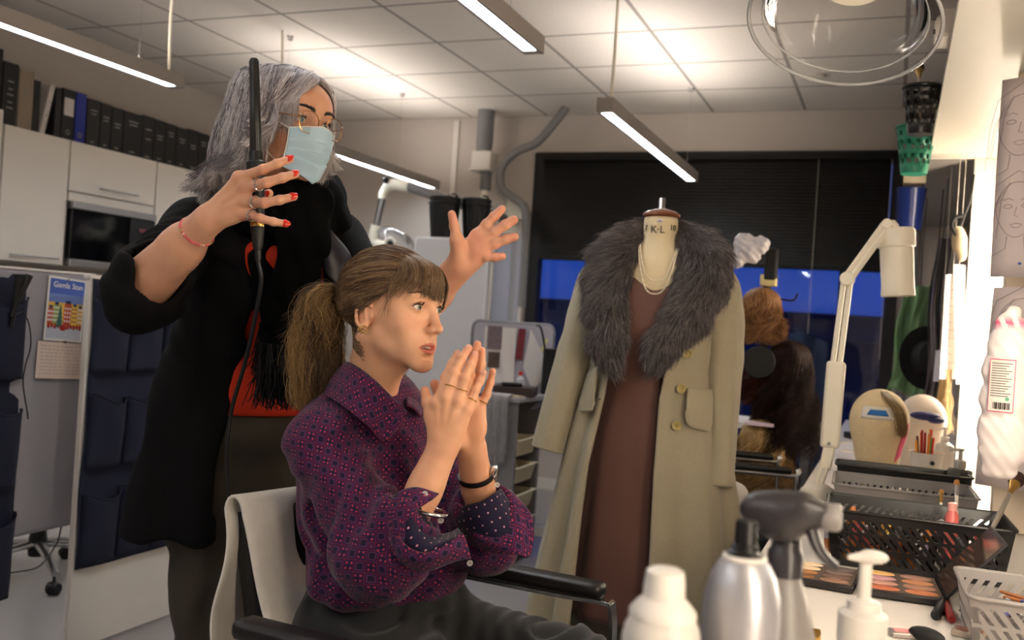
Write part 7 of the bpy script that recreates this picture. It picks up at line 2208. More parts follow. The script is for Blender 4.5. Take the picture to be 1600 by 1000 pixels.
# trousers
SL = SDF()
SL.u(P_ell(waS+[0, 0, -.10], (.145, .118, .08), rotS), .05); SL.u(P_ell(hiS, (.150, .108, .14), rotS), .06)
for a, b, c in ((hpR, knR, anR), (hpL, knL, anL)):
    SL.u(P_cap(a, b, .100, .082), .05); SL.u(P_cap(b, c-[0, 0, .03], .080, .075), .03)

Vl, Ql = SL.mesh(.007, B=12, disp=lambda P: crease(P, knR, .06, .006, .2)+.004*nzb(P)+.005*np.sin((P-hiS)@torR*70+P[:, 2]*6)*np.clip((.9-P[:, 2])/.3, 0, 1))
trb = quad_mesh('trousers', Vl, Ql, m_olive, st)
for c in (anR, anL):
    q = SDF(); q.u(P_ell(c+torsoF*.07-[0, 0, .045], (.045, .13, .04), rotS)); q.u(P_cap(c-[0, 0, .02], c-[0, 0, .05], .045, .045), .03)
    v, f = q.mesh(.007); quad_mesh('shoe', v, f, m_shoe, st)
# scarf: wound round the neck, two fringed ends hanging
scf = thing('scarf', 'thick black fringed scarf around the neck of the standing woman', 'scarf', nk2)
SS2 = SDF()
ring = [nk2+rotS @ np.array([.088*math.cos(a), .088*math.sin(a)-.004, .034+.016*math.sin(a*1.0+2.6)-.022*math.sin(a)]) for a in np.linspace(0, 2*np.pi, 15)]
for a, b in zip(ring[:-1], ring[1:]): SS2.u(P_cap(a, b, .036, .036), .02)
ring = [nk2+rotS @ np.array([.098*math.cos(a), .10*math.sin(a), -.032+.020*math.sin(a*1.0+.6)-.030*math.sin(a)]) for a in np.linspace(0, 2*np.pi, 15)]
for a, b in zip(ring[:-1], ring[1:]): SS2.u(P_cap(a, b, .034, .034), .02)
def strip(pts, ws, fl):
    pts = [np.array(p) for p in pts]
    for i in range(len(pts)-1):
        SS2.u(P_ecap(pts[i], pts[i+1], ws[i], ws[i+1], fl, torsoF*.6+toCam*.4), .02)
strip([W(484, 318, 2.03), W(478, 370, 2.01), W(466, 430, 2.03), W(456, 490, 2.05), W(448, 560, 2.07)], [.050, .052, .052, .052, .050], .40)
strip([W(470, 320, 2.05), W(440, 352, 2.06), W(424, 400, 2.09), W(424, 500, 2.12)], [.05, .05, .040, .030], .40)
Vx, Qx = SS2.mesh(.0045, B=12, disp=lambda P: .0035*np.sin((P-nk2)@E_*130+6*np.sin(P[:, 2]*9))+.0025*nzc(P))
quad_mesh('knit', Vx, Qx, m_scarf, scf)
S = []; r = np.random.default_rng(8)
for (p0, wd_, n) in ((W(448, 560, 2.05), .055, 700), (W(428, 525, 2.11), .030, 300)):
    for i in range(n):
        u = r.uniform(-1, 1); a = p0+E_*wd_*u+toCam*(.012*r.normal())+up*.03; L = .060+.085*r.random(); k = r.normal()*.014
        S.append([a, a-up*L*.35+E_*k*.3, a-up*L*.7+E_*(k*.7+.003*r.normal()), a-up*L+E_*(k+.006*r.normal())])
hair_obj('fringe', S, hair_mat('scarf_yarn', [(10, 9, 10), (24, 21, 22)], .9), scf, .0013, .0009)
# lapel / lining of her far side, satin sheen by the left shoulder
lap = [[W(498, 345, 2.05), W(520, 365, 2.07), W(545, 395, 2.10), W(560, 440, 2.13)], [W(494, 380, 2.04), W(516, 400, 2.04), W(538, 425, 2.07), W(552, 470, 2.12)], [W(500, 410, 2.06), W(512, 430, 2.04), W(530, 455, 2.06), W(545, 500, 2.11)]]
cloth_patch('lapel', lap, jk, .006, 24, 14, [m_lin, m_lin], .003, 12)
# ---- curling wand held in her right hand
cw = thing('curling_wand', 'black curling wand held upright in front of the grey haired woman', 'curling wand', W(402, 320, 1.79))
tipw, hb, ha, en = W(397, 92, 1.80), W(400, 238, 1.79), W(404, 262, 1.79), W(403, 392, 1.775)
axw = nrm(tipw-en); rw_ = np.stack(frame_for(axw), 1); LW = np.linalg.norm(tipw-en)
tt = lambda p: float((p-en)@axw)
th_, ta_ = tt(hb), tt(ha)
m_wand = mat('wand_barrel', (34, 32, 30), .32, spec=.5); m_wh = mat('wand_handle', (20, 19, 20), .45)
MB().lathe([(.0105, th_), (.0115, th_+.002), (.0100, LW*.8), (.0094, LW-.03), (.0098, LW-.028), (.0098, LW-.006), (.007, LW), (.0002, LW+.001)], 32, en, rot=rw_).build('barrel', m_wand, cw)
MB().lathe([(.006, 0), (.0095, .008), (.0125, .04), (.0145, ta_*.7), (.0165, ta_-.012), (.0185, ta_-.006), (.0185, ta_+.008), (.0135, ta_+.012), (.013, th_), (.0105, th_+.001)], 32, en, rot=rw_).build('handle', m_wh, cw)
MB().lathe([(.0128, .045), (.0134, .050), (.0128, .055)], 24, en, rot=rw_).build('gold_mark', m_goldj, cw)
cd = [W(403, 392, 1.775), W(404, 412, 1.775), W(408, 440, 1.78), W(398, 500, 1.80), W(382, 570, 1.84), W(362, 640, 1.86), (W(355, 700, 1.86)), W(357, 760, 1.87), W(365, 830, 1.89), W(372, 900, 1.93), W(382, 960, 1.98), W(384, 1040, 2.0)]
MB().tube(spline(cd, 80), [.006]*6+[.0042]*74, 10).build('cord', mat('cord_black', (20, 20, 21), .35), cw)
# ================================================================ dress form with coat
mc = W(1028, 420, 2.80)*[1, 1, 0]; ZO = .055
mF = nrm((cC-mc)*[1, 1, 0]); mR = nrm(np.cross((0, 0, 1), mF))     # mF towards the camera; mR = right in the picture
MF = nrm(mF-mR*.05); MRt = nrm(np.cross((0, 0, 1), MF))
def MP(x, y, z): return mc+MRt*x+MF*y+np.array([0, 0, z+ZO*min(1, max(0, z-.1)/.5)])
rotM = np.stack([MRt, MF, [0, 0, 1]], 1)
m_linen = mat('form_linen', (214, 196, 160), .8, var=.05, vscale=120, bump=.15, bscale=500)
m_wood = mat('form_wood', (110, 58, 30), .35, coat=.3)
m_ink2 = mat('form_ink', (46, 42, 42), .6)
df = thing('dress_form', 'linen dress form with a wooden neck cap wearing the grey-green coat', 'dress form', mc)
S = SDF()
S.u(P_cap(MP(0, -.01, 1.30), MP(0, -.01, 1.36), .062, .052), .01)
S.u(P_cap(MP(0, -.01, 1.35), MP(0, -.01, 1.46), .050, .0505), .02)
S.u(P_ell(MP(0, -.005, 1.22), (.155, .095, .16), rotM), .05); S.u(P_ell(MP(0, 0, 1.02), (.12, .09, .18), rotM), .06); S.u(P_ell(MP(0, 0, .85), (.16, .11, .17), rotM), .06)
for s_ in (-1, 1): S.u(P_cap(MP(0, -.01, 1.32), MP(s_*.155, -.01, 1.30), .045, .045), .05)
S.cut(P_box(MP(0, 0, 1.56), (.2, .2, .083)), .003); S.cut(P_box(MP(0, 0, .60), (.4, .4, .1)), .004)
V, Q = S.mesh(.004); quad_mesh('torso', V, Q, m_linen, df)
topz = 1.477
MB().lathe([(.001, 0), (.0530, 0), (.0555, .004), (.0545, .010), (.042, .018), (.020, .024), (.001, .026)], 40, MP(0, -.01, topz)).build('neck_cap', m_wood, df)
MB().lathe([(.001, 0), (.011, 0), (.011, .006), (.0095, .008), (.0105, .030), (.008, .034), (.001, .035)], 24, MP(0, -.01, topz+.024)).build('finial', m_chrome, df)
MB().cyl(MP(0, 0, .03), MP(0, 0, .7), .018).build('pole', m_chrome, df)
for a in np.linspace(0, 2*np.pi, 5)[:4]: MB().tube(spline([MP(0, 0, .12), MP(.16*math.cos(a+.5), .16*math.sin(a+.5), .08), MP(.27*math.cos(a+.5), .27*math.sin(a+.5), .012)], 8), .011, 10).build('leg', m_chrome, df)
def neck_text(t, x, z, size):
    a = x/.051; n = MF*math.cos(a)+MRt*math.sin(a)
    text_obj('lettering', t, MP(.0525*math.sin(a), -.01+.0525*math.cos(a), z), facing(n), size, m_ink2, df, ext=.0006)
neck_text('K·L', -.006, 1.435, .030); neck_text('10', .040, 1.443, .024); neck_text('7', -.046, 1.44, .024)
a = -.02; MB().grid(lambda u, v: MP(.0524*math.sin(a+.34*(u-.5)), -.01+.0524*math.cos(a+.34*(u-.5)), 1.457+.009*v), 8, 3).build('maker_label', m_paper, df, solid=.0004)
text_obj('label_text', '36', MP(-.001, .0435, 1.4615), facing(MF), .008, mat('ink_blue', (60, 60, 130), .6), df)
# brown dress
m_dress = mat('brown_crepe', (100, 66, 56), .72, var=.06, vscale=60, sheen=.15, bump=.12, bscale=600)
dr = thing('dress', 'plain brown dress on the dress form under the open coat', 'dress', mc+[0, 0, .3])
def ring_body(z, a, b, cx=0, cy=0, n=96, folds=(0, 7, 0), flat=2.0, ph=0):
    th = np.linspace(0, 2*np.pi, n, endpoint=False)
    f = 1+folds[0]*np.sin(folds[1]*th+folds[2]+ph)+folds[0]*.6*np.sin((folds[1]*1.7)*th+1+folds[2])
    x = a*np.sign(np.sin(th))*np.abs(np.sin(th))**(2/flat)*f; y = b*np.sign(np.cos(th))*np.abs(np.cos(th))**(2/flat)*f
    return np.array([MP(cx+x[i], cy+y[i], z) for i in range(n)])
prof = [(1.345, .050, .045), (1.325, .075, .062), (1.30, .115, .078), (1.27, .150, .093), (1.22, .160, .105), (1.15, .160, .112), (1.08, .140, .104), (1.00, .128, .098), (.93, .140, .106), (.85, .165, .118), (.75, .175, .124), (.60, .180, .128), (.45, .188, .134), (.33, .195, .14)]
zs = np.linspace(1.345, .33, 60); pr = np.array(prof)[::-1]
rings = []
for z in zs:
    a, b_ = np.interp(z, pr[:, 0], pr[:, 1]), np.interp(z, pr[:, 0], pr[:, 2])
    rg = ring_body(z, a+.006, b_+.004, folds=(.010+.022*max(0, (.95-z)), 8, .8*math.sin(z*4)))
    # V neckline: dip the front of the upper rings
    th = np.linspace(0, 2*np.pi, 96, endpoint=False); fr = np.clip(np.cos(th), 0, 1)
    dip = np.clip((z-1.25)/.095, 0, 1)*fr**9*.085; rg[:, 2] -= dip
    rg += MF*(dip*.14)[:, None]
    rings.append(rg)
MB().loft(np.array(rings), cap=False).build('cloth', m_dress, dr, solid=.002, angle=180)
# pearl necklaces
m_pearl = mat('pearl', (236, 222, 196), .25, coat=.6, sss=.1)
DS = SDF(); DS.u(P_ell(MP(0, -.005, 1.22), (.166, .113, .17), rotM)); DS.u(P_cap(MP(0, -.01, 1.30), MP(0, -.01, 1.37), .066, .054), .04)
for s_ in (-1, 1): DS.u(P_cap(MP(0, -.01, 1.315), MP(s_*.155, -.01, 1.29), .045, .045), .05)
def on_form(x, z):
    lo, hi = 0.0, .25
    for _ in range(16):
        m_ = (lo+hi)/2
        if DS.ev(MP(x, m_, z)[None])[0] < 0: lo = m_
        else: hi = m_
    return lo
for zl, xw, n, lab in ((1.282, .056, 64, 'upper strand of pearls around the neck of the dress form'), (1.245, .060, 74, 'longer strand of pearls hanging below the other one')):
    t = thing('pearl_necklace', lab, 'necklace', MP(0, .1, zl), 'pearl necklaces'); b = MB(); pts = []
    for k in range(n):
        u = k/(n-1)*2-1; x = xw*math.copysign(abs(u)**.8, u)*(1-.10*(abs(u) > .99)); z = zl+(1.40-zl)*abs(u)**2.2
        p = MP(x, on_form(x, z)+.0125, z); pts.append(p)
    pts = spline(pts, n*3)
    L = np.concatenate([[0], np.cumsum(np.linalg.norm(np.diff(pts, axis=0), axis=1))]); m_ = int(L[-1]/.0056)
    for k in range(m_):
        i = min(len(pts)-1, np.searchsorted(L, k*.0056)); b.sph(pts[i], .0027, 8)
    b.build('pearls', m_pearl, t)
# ---- coat
m_coat = mat('coat_wool', (160, 149, 125), .95, var=.10, vscale=160, bump=.45, bscale=480, sheen=.25)
m_coat_in = mat('coat_lining', (36, 28, 26), .5)
co = thing('coat', 'long grey-green wool coat with a dark fur collar on the dress form', 'coat', mc+[0, 0, .2])
prC = np.array([(.18, .335, .22), (.30, .318, .21), (.50, .285, .19), (.70, .250, .172), (.85, .222, .158), (.95, .195, .146), (1.02, .180, .138), (1.10, .184, .138), (1.20, .186, .135), (1.28, .184, .122), (1.33, .176, .105), (1.36, .155, .088), (1.385, .12, .07), (1.40, .075, .055)])
def coat_pt(u, z, side=0):
    """u 0..1 from the left front edge round the back to the right front edge"""
    a, b_ = np.interp(z, prC[:, 0], prC[:, 1]), np.interp(z, prC[:, 0], prC[:, 2])
    xl = np.interp(z, [.18, .45, .75, .95, 1.1, 1.36], [-.175, -.162, -.150, -.122, -.112, -.125])    # front edges
    xr = np.interp(z, [.18, .45, .75, .95, 1.1, 1.36], [.045, .040, .034, .036, .055, .115])
    tl = -math.acos(np.clip(abs(xl)/a, 0, 1))+math.pi/2; tr = math.asin(np.clip(xr/a, 0, 1))
    th = -tl-(2*math.pi-tl-tr)*u                                        # goes left, behind, to the right
    k = np.clip((1.28-z)/.75, 0, 1)
    f = 1+k*(.064*math.sin(9*th+.8)+.028*math.sin(17*th+2.1))+.008*math.sin(5*th+z*9)
    x = a*math.sin(th)*f; y = b_*math.cos(th)*f
    if u > .93: y += .010*(u-.93)/.07
    return MP(x, y, z)
zc = np.concatenate([np.linspace(.18, 1.30, 46), np.linspace(1.31, 1.40, 8)]); uc = np.linspace(0, 1, 150)
G = np.array([[coat_pt(u, z) for u in uc] for z in zc])
b = MB(); b.loft(G, cap=False, closed=False); cb = b.build('body', [m_coat], co, solid=.007, angle=180, soff=-1)
# sleeves
def sleeve(s_, pts, rs, nm):
    pts = spline(pts, 30); r_ = np.interp(np.linspace(0, 1, 30), np.linspace(0, 1, len(rs)), rs); rings = []
    tg = np.gradient(pts, axis=0); n = 48; th = np.linspace(0, 2*np.pi, n, endpoint=False)
    S_, U_, _ = frame_for(tg[0], MF)
    for i, p in enumerate(pts):
        d = nrm(tg[i]); S_ = nrm(S_-d*(S_@d)); U_ = np.cross(d, S_); t = i/29
        f = 1+.05*np.sin(3*th+t*5)+.03*np.sin(7*th+1)*t+.03*np.sin(t*34+2*th)*math.exp(-((t-.5)/.2)**2)
        rings.append(p+r_[i]*f[:, None]*(np.cos(th)[:, None]*S_+1.12*np.sin(th)[:, None]*U_))
    rings = np.array(rings)
    # turn the end inwards
    e = rings[-1]; c = e.mean(0); inn = [c+(e-c)*.93, c+(e-c)*.90-nrm(tg[-1])*.05, c+(e-c)*.88-nrm(tg[-1])*.12]
    b = MB(); b.loft(np.concatenate([rings, [c+(e-c)*.99+nrm(tg[-1])*.004], inn]), cap=False, m=0)
    o = b.build(nm, m_coat, co, angle=180); return o
sleeve(-1, [MP(-.130, -.01, 1.335), MP(-.180, -.01, 1.27), MP(-.215, .00, 1.12), MP(-.248, .02, .97), MP(-.285, .045, .77)], [.050, .062, .058, .052, .048], 'sleeve')
sleeve(1, [MP(.130, -.01, 1.335), MP(.180, -.01, 1.27), MP(.202, .00, 1.12), MP(.206, .02, .97), MP(.208, .045, .715)], [.050, .060, .058, .054, .049], 'sleeve')
# pocket flaps
def coat_surf(x, z):
    a, b_ = np.interp(z, prC[:, 0], prC[:, 1]), np.interp(z, prC[:, 0], prC[:, 2])
    return b_*math.sqrt(max(0, 1-(x/a)**2))
def flap(x0, x1, zt, h, slant, nm='pocket_flap'):
    def f(u, v):
        x = x0+(x1-x0)*u; hh = h*(1-(.35*(1-math.sqrt(max(0, 1-((.28-u)/.28)**2))) if u < .28 else 0)-(.0 if u < .9 else .25*(u-.9)/.1))
        z = zt+slant*(u-.5)-hh*v+(-.018*u)*v
        return MP(x, coat_surf(x, z)+.017+.006*math.sin(math.pi*v)+.004*v, z)
    MB().grid(f, 22, 14).build(nm, m_coat, co, solid=.006)
    MB().tube([np.array(f(u, .97))+MF*.003 for u in np.linspace(0, 1, 22)], .004, 8).build('flap_edge', m_coat, co)
flap(.110, .182, .985, .100, -.000); flap(-.198, -.150, 1.010, .105, .03)
m_bt = mat('horn_button', (176, 156, 92), .3, coat=.4, var=.2, vscale=200)
for z, x in ((1.083, .104), (.985, .094), (.882, .088)):
    y = coat_surf(x, z)+.016
    t = MP(x, y, z); Sx, Ux, Dx = frame_for(MF); rr_ = np.stack([Sx, Ux, Dx], 1)
    b = MB(); b.lathe([(.0005, .003), (.007, .003), (.0085, .007), (.0125, .008), (.0132, .005), (.012, .001), (.0005, 0)], 28, t, 0, rr_)
    for k in range(4): b.sph(t+rr_ @ np.array([.0025*math.cos(k*1.57+.7), .0025*math.sin(k*1.57+.7), .0036]), .001, 6, 1)
    b.build('button', [m_bt, m_blackm], co)
for z in (1.062, .935):
    x = np.interp(z, [.75, .95, 1.1], [-.150, -.122, -.085])-.016
    MB().tube([MP(x-.008, coat_surf(x, z)+.012, z), MP(x+.008, coat_surf(x, z)+.012, z+.001)], .0022, 8).build('buttonhole', mat('bh', (96, 88, 66), .9), co)
# fur collar: a core and dense hair
FC = SDF()
colL = [MP(-.045, -.075, 1.415), MP(-.088, -.045, 1.405), MP(-.124, .03, 1.350), MP(-.136, .075, 1.275), MP(-.134, .11, 1.195), MP(-.122, .13, 1.11), MP(-.106, .14, 1.05)]
colR = [MP(.045, -.075, 1.415), MP(.092, -.045, 1.408), MP(.130, .03, 1.355), MP(.130, .08, 1.28), MP(.094, .118, 1.195), MP(.044, .14, 1.115), MP(.016, .15, 1.055)]
rsL = [.040, .046, .052, .048, .042, .034, .024]; rsR = [.040, .048, .056, .057, .046, .031, .023]
for pts, rsC in ((colL, rsL), (colR, rsR)):
    for i in range(6): FC.u(P_ecap(pts[i], pts[i+1], rsC[i], rsC[i+1], .62, nrm(MF+.35*up if i > 1 else up)), .03)
FC.u(P_cap(colL[0], colR[0], .05, .05), .03)
Vf, Qf = FC.mesh(.006); Vf = relax(Vf, Qf, 3)
m_furb = mat('fur_base', (44, 40, 42), .9)
fc = quad_mesh('fur_collar', Vf, Qf, m_furb, co)
r = np.random.default_rng(4)
Nf = vnormals(Vf, Qf); cenf = Vf[Qf].mean(1); nf_ = Nf[Qf].mean(1)
w = np.linalg.norm(np.cross(Vf[Qf[:, 2]]-Vf[Qf[:, 0]], Vf[Qf[:, 3]]-Vf[Qf[:, 1]]), axis=1); w = w*(np.einsum('ij,j->i', nf_, MF) > -.35); w /= w.sum()
NF = 30000
pick = r.choice(len(Qf), NF, p=w); uvw = r.random((NF, 2)); q = Vf[Qf[pick]]
base = q[:, 0]*((1-uvw[:, :1])*(1-uvw[:, 1:]))+q[:, 1]*(uvw[:, :1]*(1-uvw[:, 1:]))+q[:, 2]*(uvw[:, :1]*uvw[:, 1:])+q[:, 3]*((1-uvw[:, :1])*uvw[:, 1:])
nn_ = nrm(nf_[pick].T).T if False else nf_[pick]/np.linalg.norm(nf_[pick], axis=1)[:, None]
fl1 = noise3(51, 8, 14, 34); fl2 = noise3(52, 8, 14, 34); fl3 = noise3(53, 6, 60, 140)
out = np.sign((base-mc)@MRt)[:, None]*MRt
flow = -up*.75+out*.45*fl1(base)[:, None]+MF*.2*fl2(base)[:, None]
flow += out*np.clip((base[:, 2:3]-1.25)/.15, 0, 1)*.6
flow = flow-nn_*np.einsum('ij,ij->i', flow, nn_)[:, None]*.9; flow /= np.linalg.norm(flow, axis=1)[:, None]+1e-9
ln = (.024+.016*r.random(NF))*(1+.18*fl3(base))
ln = ln[:, None]; jit = r.normal(size=(NF, 3))*.12
P0 = base; d0 = nn_*.72+flow*.5+jit; P1 = P0+d0*ln*.45; P2 = P1+(nn_*.32+flow*.95+jit)*ln*.40; P3 = P2+(flow+nn_*.1-up*.15+jit)*ln*.38
hair_obj('fur', np.stack([P0, P1, P2, P3], 1), hair_mat('fur_grey', [(40, 35, 35), (76, 68, 68), (110, 101, 100), (142, 132, 130), (64, 57, 57), (94, 86, 85)], .55, spec=.35), fc, .00075, .00018)
# ================================================================ things on the make-up counter
m_pw = mat('bottle_white', (214, 208, 200), .35)
m_pw2 = mat('pump_white', (226, 220, 212), .4)
m_alu = mat('brushed_aluminium', (176, 175, 180), .34, .55)
m_alud = mat('dark_print', (40, 38, 44), .5)
# white spray can (near, blurred)
p = W(1040, 890, .76); b0 = np.array([p[0], p[1], ZT])
t = thing('spray_can', 'white spray can with dark lettering at the bottom edge, left of the silver can', 'spray can', b0)
MB().lathe([(.001, 0), (.030, 0), (.0315, .003), (.0315, .232), (.030, .242), (.025, .252), (.0225, .256)], 40, b0).build('can', m_pw, t)
MB().lathe([(.0225, .250), (.0270, .251), (.0270, .255), (.0215, .262), (.0170, .266)], 32, b0).build('collar', m_pw2, t)
MB().lathe([(.0168, .264), (.0165, .276), (.0152, .287), (.012, .289), (.001, .289)], 28, b0).build('nozzle', m_pw2, t)
fw_ = nrm((cC-b0)*[1, 1, 0])
def wrap_marks(c, r, z0, z1, a0, a1, n, m, parent, seed, nm='printed_marks'):
    """blurred dark print running round a can"""
    q = np.random.default_rng(seed); f0 = nrm((cC-c)*[1, 1, 0]); r0 = nrm(np.cross((0, 0, 1), f0)); b = MB()
    P = lambda a, z: c+(f0*math.cos(a)+r0*math.sin(a))*(r+.0004)+np.array([0, 0, z])
    for i in range(n):
        a = a0+(a1-a0)*(i+.5*q.random())/n; w_ = (a1-a0)/n*.28*(.6+.8*q.random()); za, zb = z0+.15*(z1-z0)*q.random(), z1-.3*(z1-z0)*q.random()
        b.add([P(a, za), P(a+w_, za), P(a+w_, zb), P(a, zb)], [(0, 1, 2, 3)])
        if q.random() < .6: b.add([P(a, zb-.002), P(a+w_*2.4, zb-.002), P(a+w_*2.4, zb), P(a, zb)], [(0, 1, 2, 3)])
    b.build(nm, m, parent, smooth=False)['kind'] = 'stuff'
wrap_marks(b0, .0315, .210, .230, -1.35, 1.35, 26, m_alud, t, 1)
wrap_marks(b0, .0315, .188, .198, -1.1, 1.1, 30, m_alud, t, 2)
# big silver aerosol
p = W(1166, 830, .80); b0 = np.array([p[0], p[1], ZT])
t = thing('aerosol_can', 'silver aerosol can with a black valve and no cap', 'aerosol', b0)
MB().lathe([(.001, 0), (.031, 0), (.0325, .004), (.0325, .245), (.0312, .262), (.027, .278), (.021, .289), (.0165, .293)], 44, b0).build('can', m_alu, t)
MB().torus(b0+[0, 0, .293], .0165, .0024, 36, 10).build('valve_rim', m_pw2, t)
MB().lathe([(.0145, .290), (.0150, .297), (.0115, .300), (.0112, .303), (.0095, .304), (.0092, .322), (.0085, .324), (.001, .324)], 30, b0).build('valve', m_black, t)
f0_ = nrm((cC-b0)*[1, 1, 0]); r0_ = nrm(np.cross((0, 0, 1), f0_))
MB().tube(spline([b0+(f0_*math.cos(a)+r0_*math.sin(a))*.0328+np.array([0, 0, z]) for a, z in ((.12, .222), (.16, .214), (.34, .212), (.40, .220), (.30, .226), (.26, .214), (.24, .200), (.10, .197))], 24), .0013, 8).build('printed_mark', m_alud, t)
# trigger sprayer behind it
p = W(1228, 860, .88); b0 = np.array([p[0], p[1], ZT])
t = thing('trigger_sprayer', 'grey water sprayer with a black trigger head behind the silver aerosol', 'spray bottle', b0)
m_sgrey = mat('sprayer_grey', (134, 128, 126), .35); m_shead = mat('sprayer_head', (52, 48, 50), .3)
MB().lathe([(.001, 0), (.034, 0), (.036, .004), (.036, .15), (.031, .205), (.022, .240), (.0155, .258), (.0145, .266)], 36, b0).build('bottle', m_sgrey, t)
MB().lathe([(.0165, .260), (.0165, .282), (.014, .285), (.0125, .30), (.0125, .325)], 28, b0).build('neck', m_shead, t)
S = SDF(); hx = nrm(np.cross((0, 0, 1), nrm((cC-b0)*[1, 1, 0])))
hz = 1.0
A = W(1163, 795, .88); B = W(1300, 808, .85)
S.u(P_ell(W(1225, 800, .87), (.040, .019, .019), np.stack([nrm(B-A), nrm(np.cross((0, 0, 1), B-A)), np.cross(nrm(B-A), nrm(np.cross((0, 0, 1), B-A)))], 1)))
S.u(P_cap(W(1188, 795, .88), W(1250, 796, .86), .013, .014), .01); S.u(P_cap(W(1250, 796, .86), W(1294, 806, .85), .0125, .0105), .008); S.u(P_cap(W(1222, 820, .87), b0+[0, 0, .30], .016, .013), .016)
V, Q = S.mesh(.0025); quad_mesh('head', V, Q, m_shead, t)
MB().lathe([(.0115, -.004), (.0125, -.002), (.0125, .010), (.010, .013), (.004, .013)], 24, B-(B-A)*.06, rot=np.stack(frame_for(B-A), 1)).build('nozzle', m_sgrey, t)
MB().tube(spline([W(1268, 826, .855), W(1276, 850, .853), W(1290, 872, .852), W(1306, 886, .852)], 12), np.linspace(.0085, .0055, 12), 12, flat=.7).build('trigger', m_shead, t)
# white pump bottle (near)
p = W(1352, 900, .94); b0 = np.array([p[0], p[1], ZT])
t = thing('pump_bottle', 'white pump bottle standing near the bottom edge in front of the eyeshadow palettes', 'pump bottle', b0)
MB().lathe([(.001, 0), (.036, 0), (.039, .004), (.039, .10), (.036, .135), (.028, .165), (.0225, .180), (.0215, .186)], 40, b0).build('bottle', m_pw, t)
MB().lathe([(.0235, .184), (.0235, .212), (.0215, .214), (.0165, .216), (.0155, .224), (.0085, .226), (.0065, .228), (.0062, .262)], 32, b0).build('pump', m_pw2, t)
S = SDF(); c0 = b0+[0, 0, .268]; L_ = W(1326, 868, .94); L_[2] = c0[2]-.001
S.u(P_ell(c0+(W(1358, 866, .94)-W(1345, 866, .94)), (.013, .011, .0065))); S.u(P_cap(c0, c0+(L_-c0)*.95, .0062, .0030), .006)
V, Q = S.mesh(.0018); quad_mesh('pump_head', V, Q, m_pw2, t)
# ---- palettes
m_pal = mat('palette_black', (30, 26, 26), .35); m_palc = mat('palette_bed', (92, 74, 64), .5)
def palette(c, ang, w_, d_, cols, rows, colors, label, lid=None, nm='makeup_palette', zoff=0):
    t = thing(nm, label, 'palette', c); rt = rotm('Z', ang)
    L = lambda x, y, z: np.array(c)+rt @ np.array([x, y, z+zoff])
    MB().box(L(0, 0, .007), (w_, d_, .013), rt).build('tray', m_pal, t, bevel=.002)
    MB().box(L(0, 0, .0138), (w_-.010, d_-.010, .001), rt).build('bed', m_palc, t, smooth=False)
    k = 0
    for j in range(rows):
        for i in range(cols):
            x = (i+.5)/cols*(w_-.014)-(w_-.014)/2; y = (j+.5)/rows*(d_-.012)-(d_-.012)/2
            rx = (w_-.014)/cols*.44; ry = (d_-.012)/rows*.42
            cc_ = colors[k % len(colors)]; k += 1
            b = MB(); b.lathe([(.001, .0018), (.9, .0016), (1, .0)], 26, L(x, y, .0145), rot=rt @ np.diag([rx, ry, 1]))
            b.build('powder_pan', mat('powder_%d' % (k % 17), cc_, .8, bump=.1, bscale=900), t)
    if lid:
        la, side = lid
        rl = rt @ rotm('Y', -la) if side == 'x' else rt @ rotm('X', la)
        hinge = L(w_/2, 0, .014) if side == 'x' else L(0, d_/2, .014)
        cen = hinge+rl @ (np.array([w_/2, 0, .002]) if side == 'x' else np.array([0, d_/2, .002]))
        MB().box(cen, (w_, d_, .005), rl).build('lid', m_pal, t, bevel=.0015)
        MB().box(cen+rl @ np.array([0, 0, .0028]), (w_-.012, d_-.012, .001), rl).build('lid_mirror', mat('lid_mirror', (120, 96, 84), .12, .7), t, smooth=False)
    return t
skinc = [(150, 104, 66), (120, 84, 66), (190, 140, 92), (170, 128, 104), (226, 190, 150), (206, 170, 146), (196, 150, 104), (238, 214, 180), (140, 96, 80), (160, 110, 84)]
c0 = WZ(1283, 905, ZT+.002); palette(c0, R(-4), .138, .155, 2, 4, [(140, 96, 60), (150, 112, 88), (176, 122, 76), (118, 90, 78), (236, 204, 166), (120, 100, 92), (240, 214, 176), (104, 90, 86)], 'black palette of beige and brown powders left of the pump bottle')
c0 = WZ(1405, 922, ZT+.002); palette(c0, R(4), .150, .170, 2, 4, [(196, 112, 78), (196, 122, 84), (200, 148, 132), (176, 128, 104), (196, 146, 150), (190, 130, 92), (226, 178, 110), (160, 120, 104)], 'open black palette with pink, orange and yellow powders and a raised mirror lid', lid=(R(50), 'x'))
# black lip pencils / mascaras between the palette and the grey basket
def tube_item(a, b_, r, m, label, nm='mascara', cat='mascara', m2=None, grp=None):
    t = thing(nm, label, cat, a, grp); a = np.array(a, float); b_ = np.array(b_, float); L = np.linalg.norm(b_-a); rot = np.stack(frame_for(b_-a), 1)
    MB().lathe([(r*.8, 0), (r, .002), (r, L*.55)], 18, a, rot=rot).build('tube', m, t)
    MB().lathe([(r*.98, L*.55), (r*.98, L-.002), (r*.7, L)], 18, a, rot=rot).build('cap', m2 or m, t)
def onz(px, py, h): return WZ(px, py, ZT+h)
tube_item(onz(1462, 962, .009), onz(1478, 930, .009), .0085, m_black, 'thick black tube lying left of the red-tipped one beside the palette lid')
tube_item(onz(1487, 968, .008), onz(1474, 926, .008), .007, mat('tube_red', (150, 36, 30), .4), 'black tube with a red lower end beside the grey basket', m2=m_black, nm='lipstick', cat='lipstick')
t = thing('blush_compact', 'small flat compact with a brown powder by the bottom right edge', 'compact', onz(1515, 990, .004))
c0 = onz(1515, 990, .006); rt = rotm('Z', R(-14))
MB().box(c0, (.052, .034, .011), rt).build('case', mat('clear_case', (176, 160, 146), .2), t, bevel=.002)
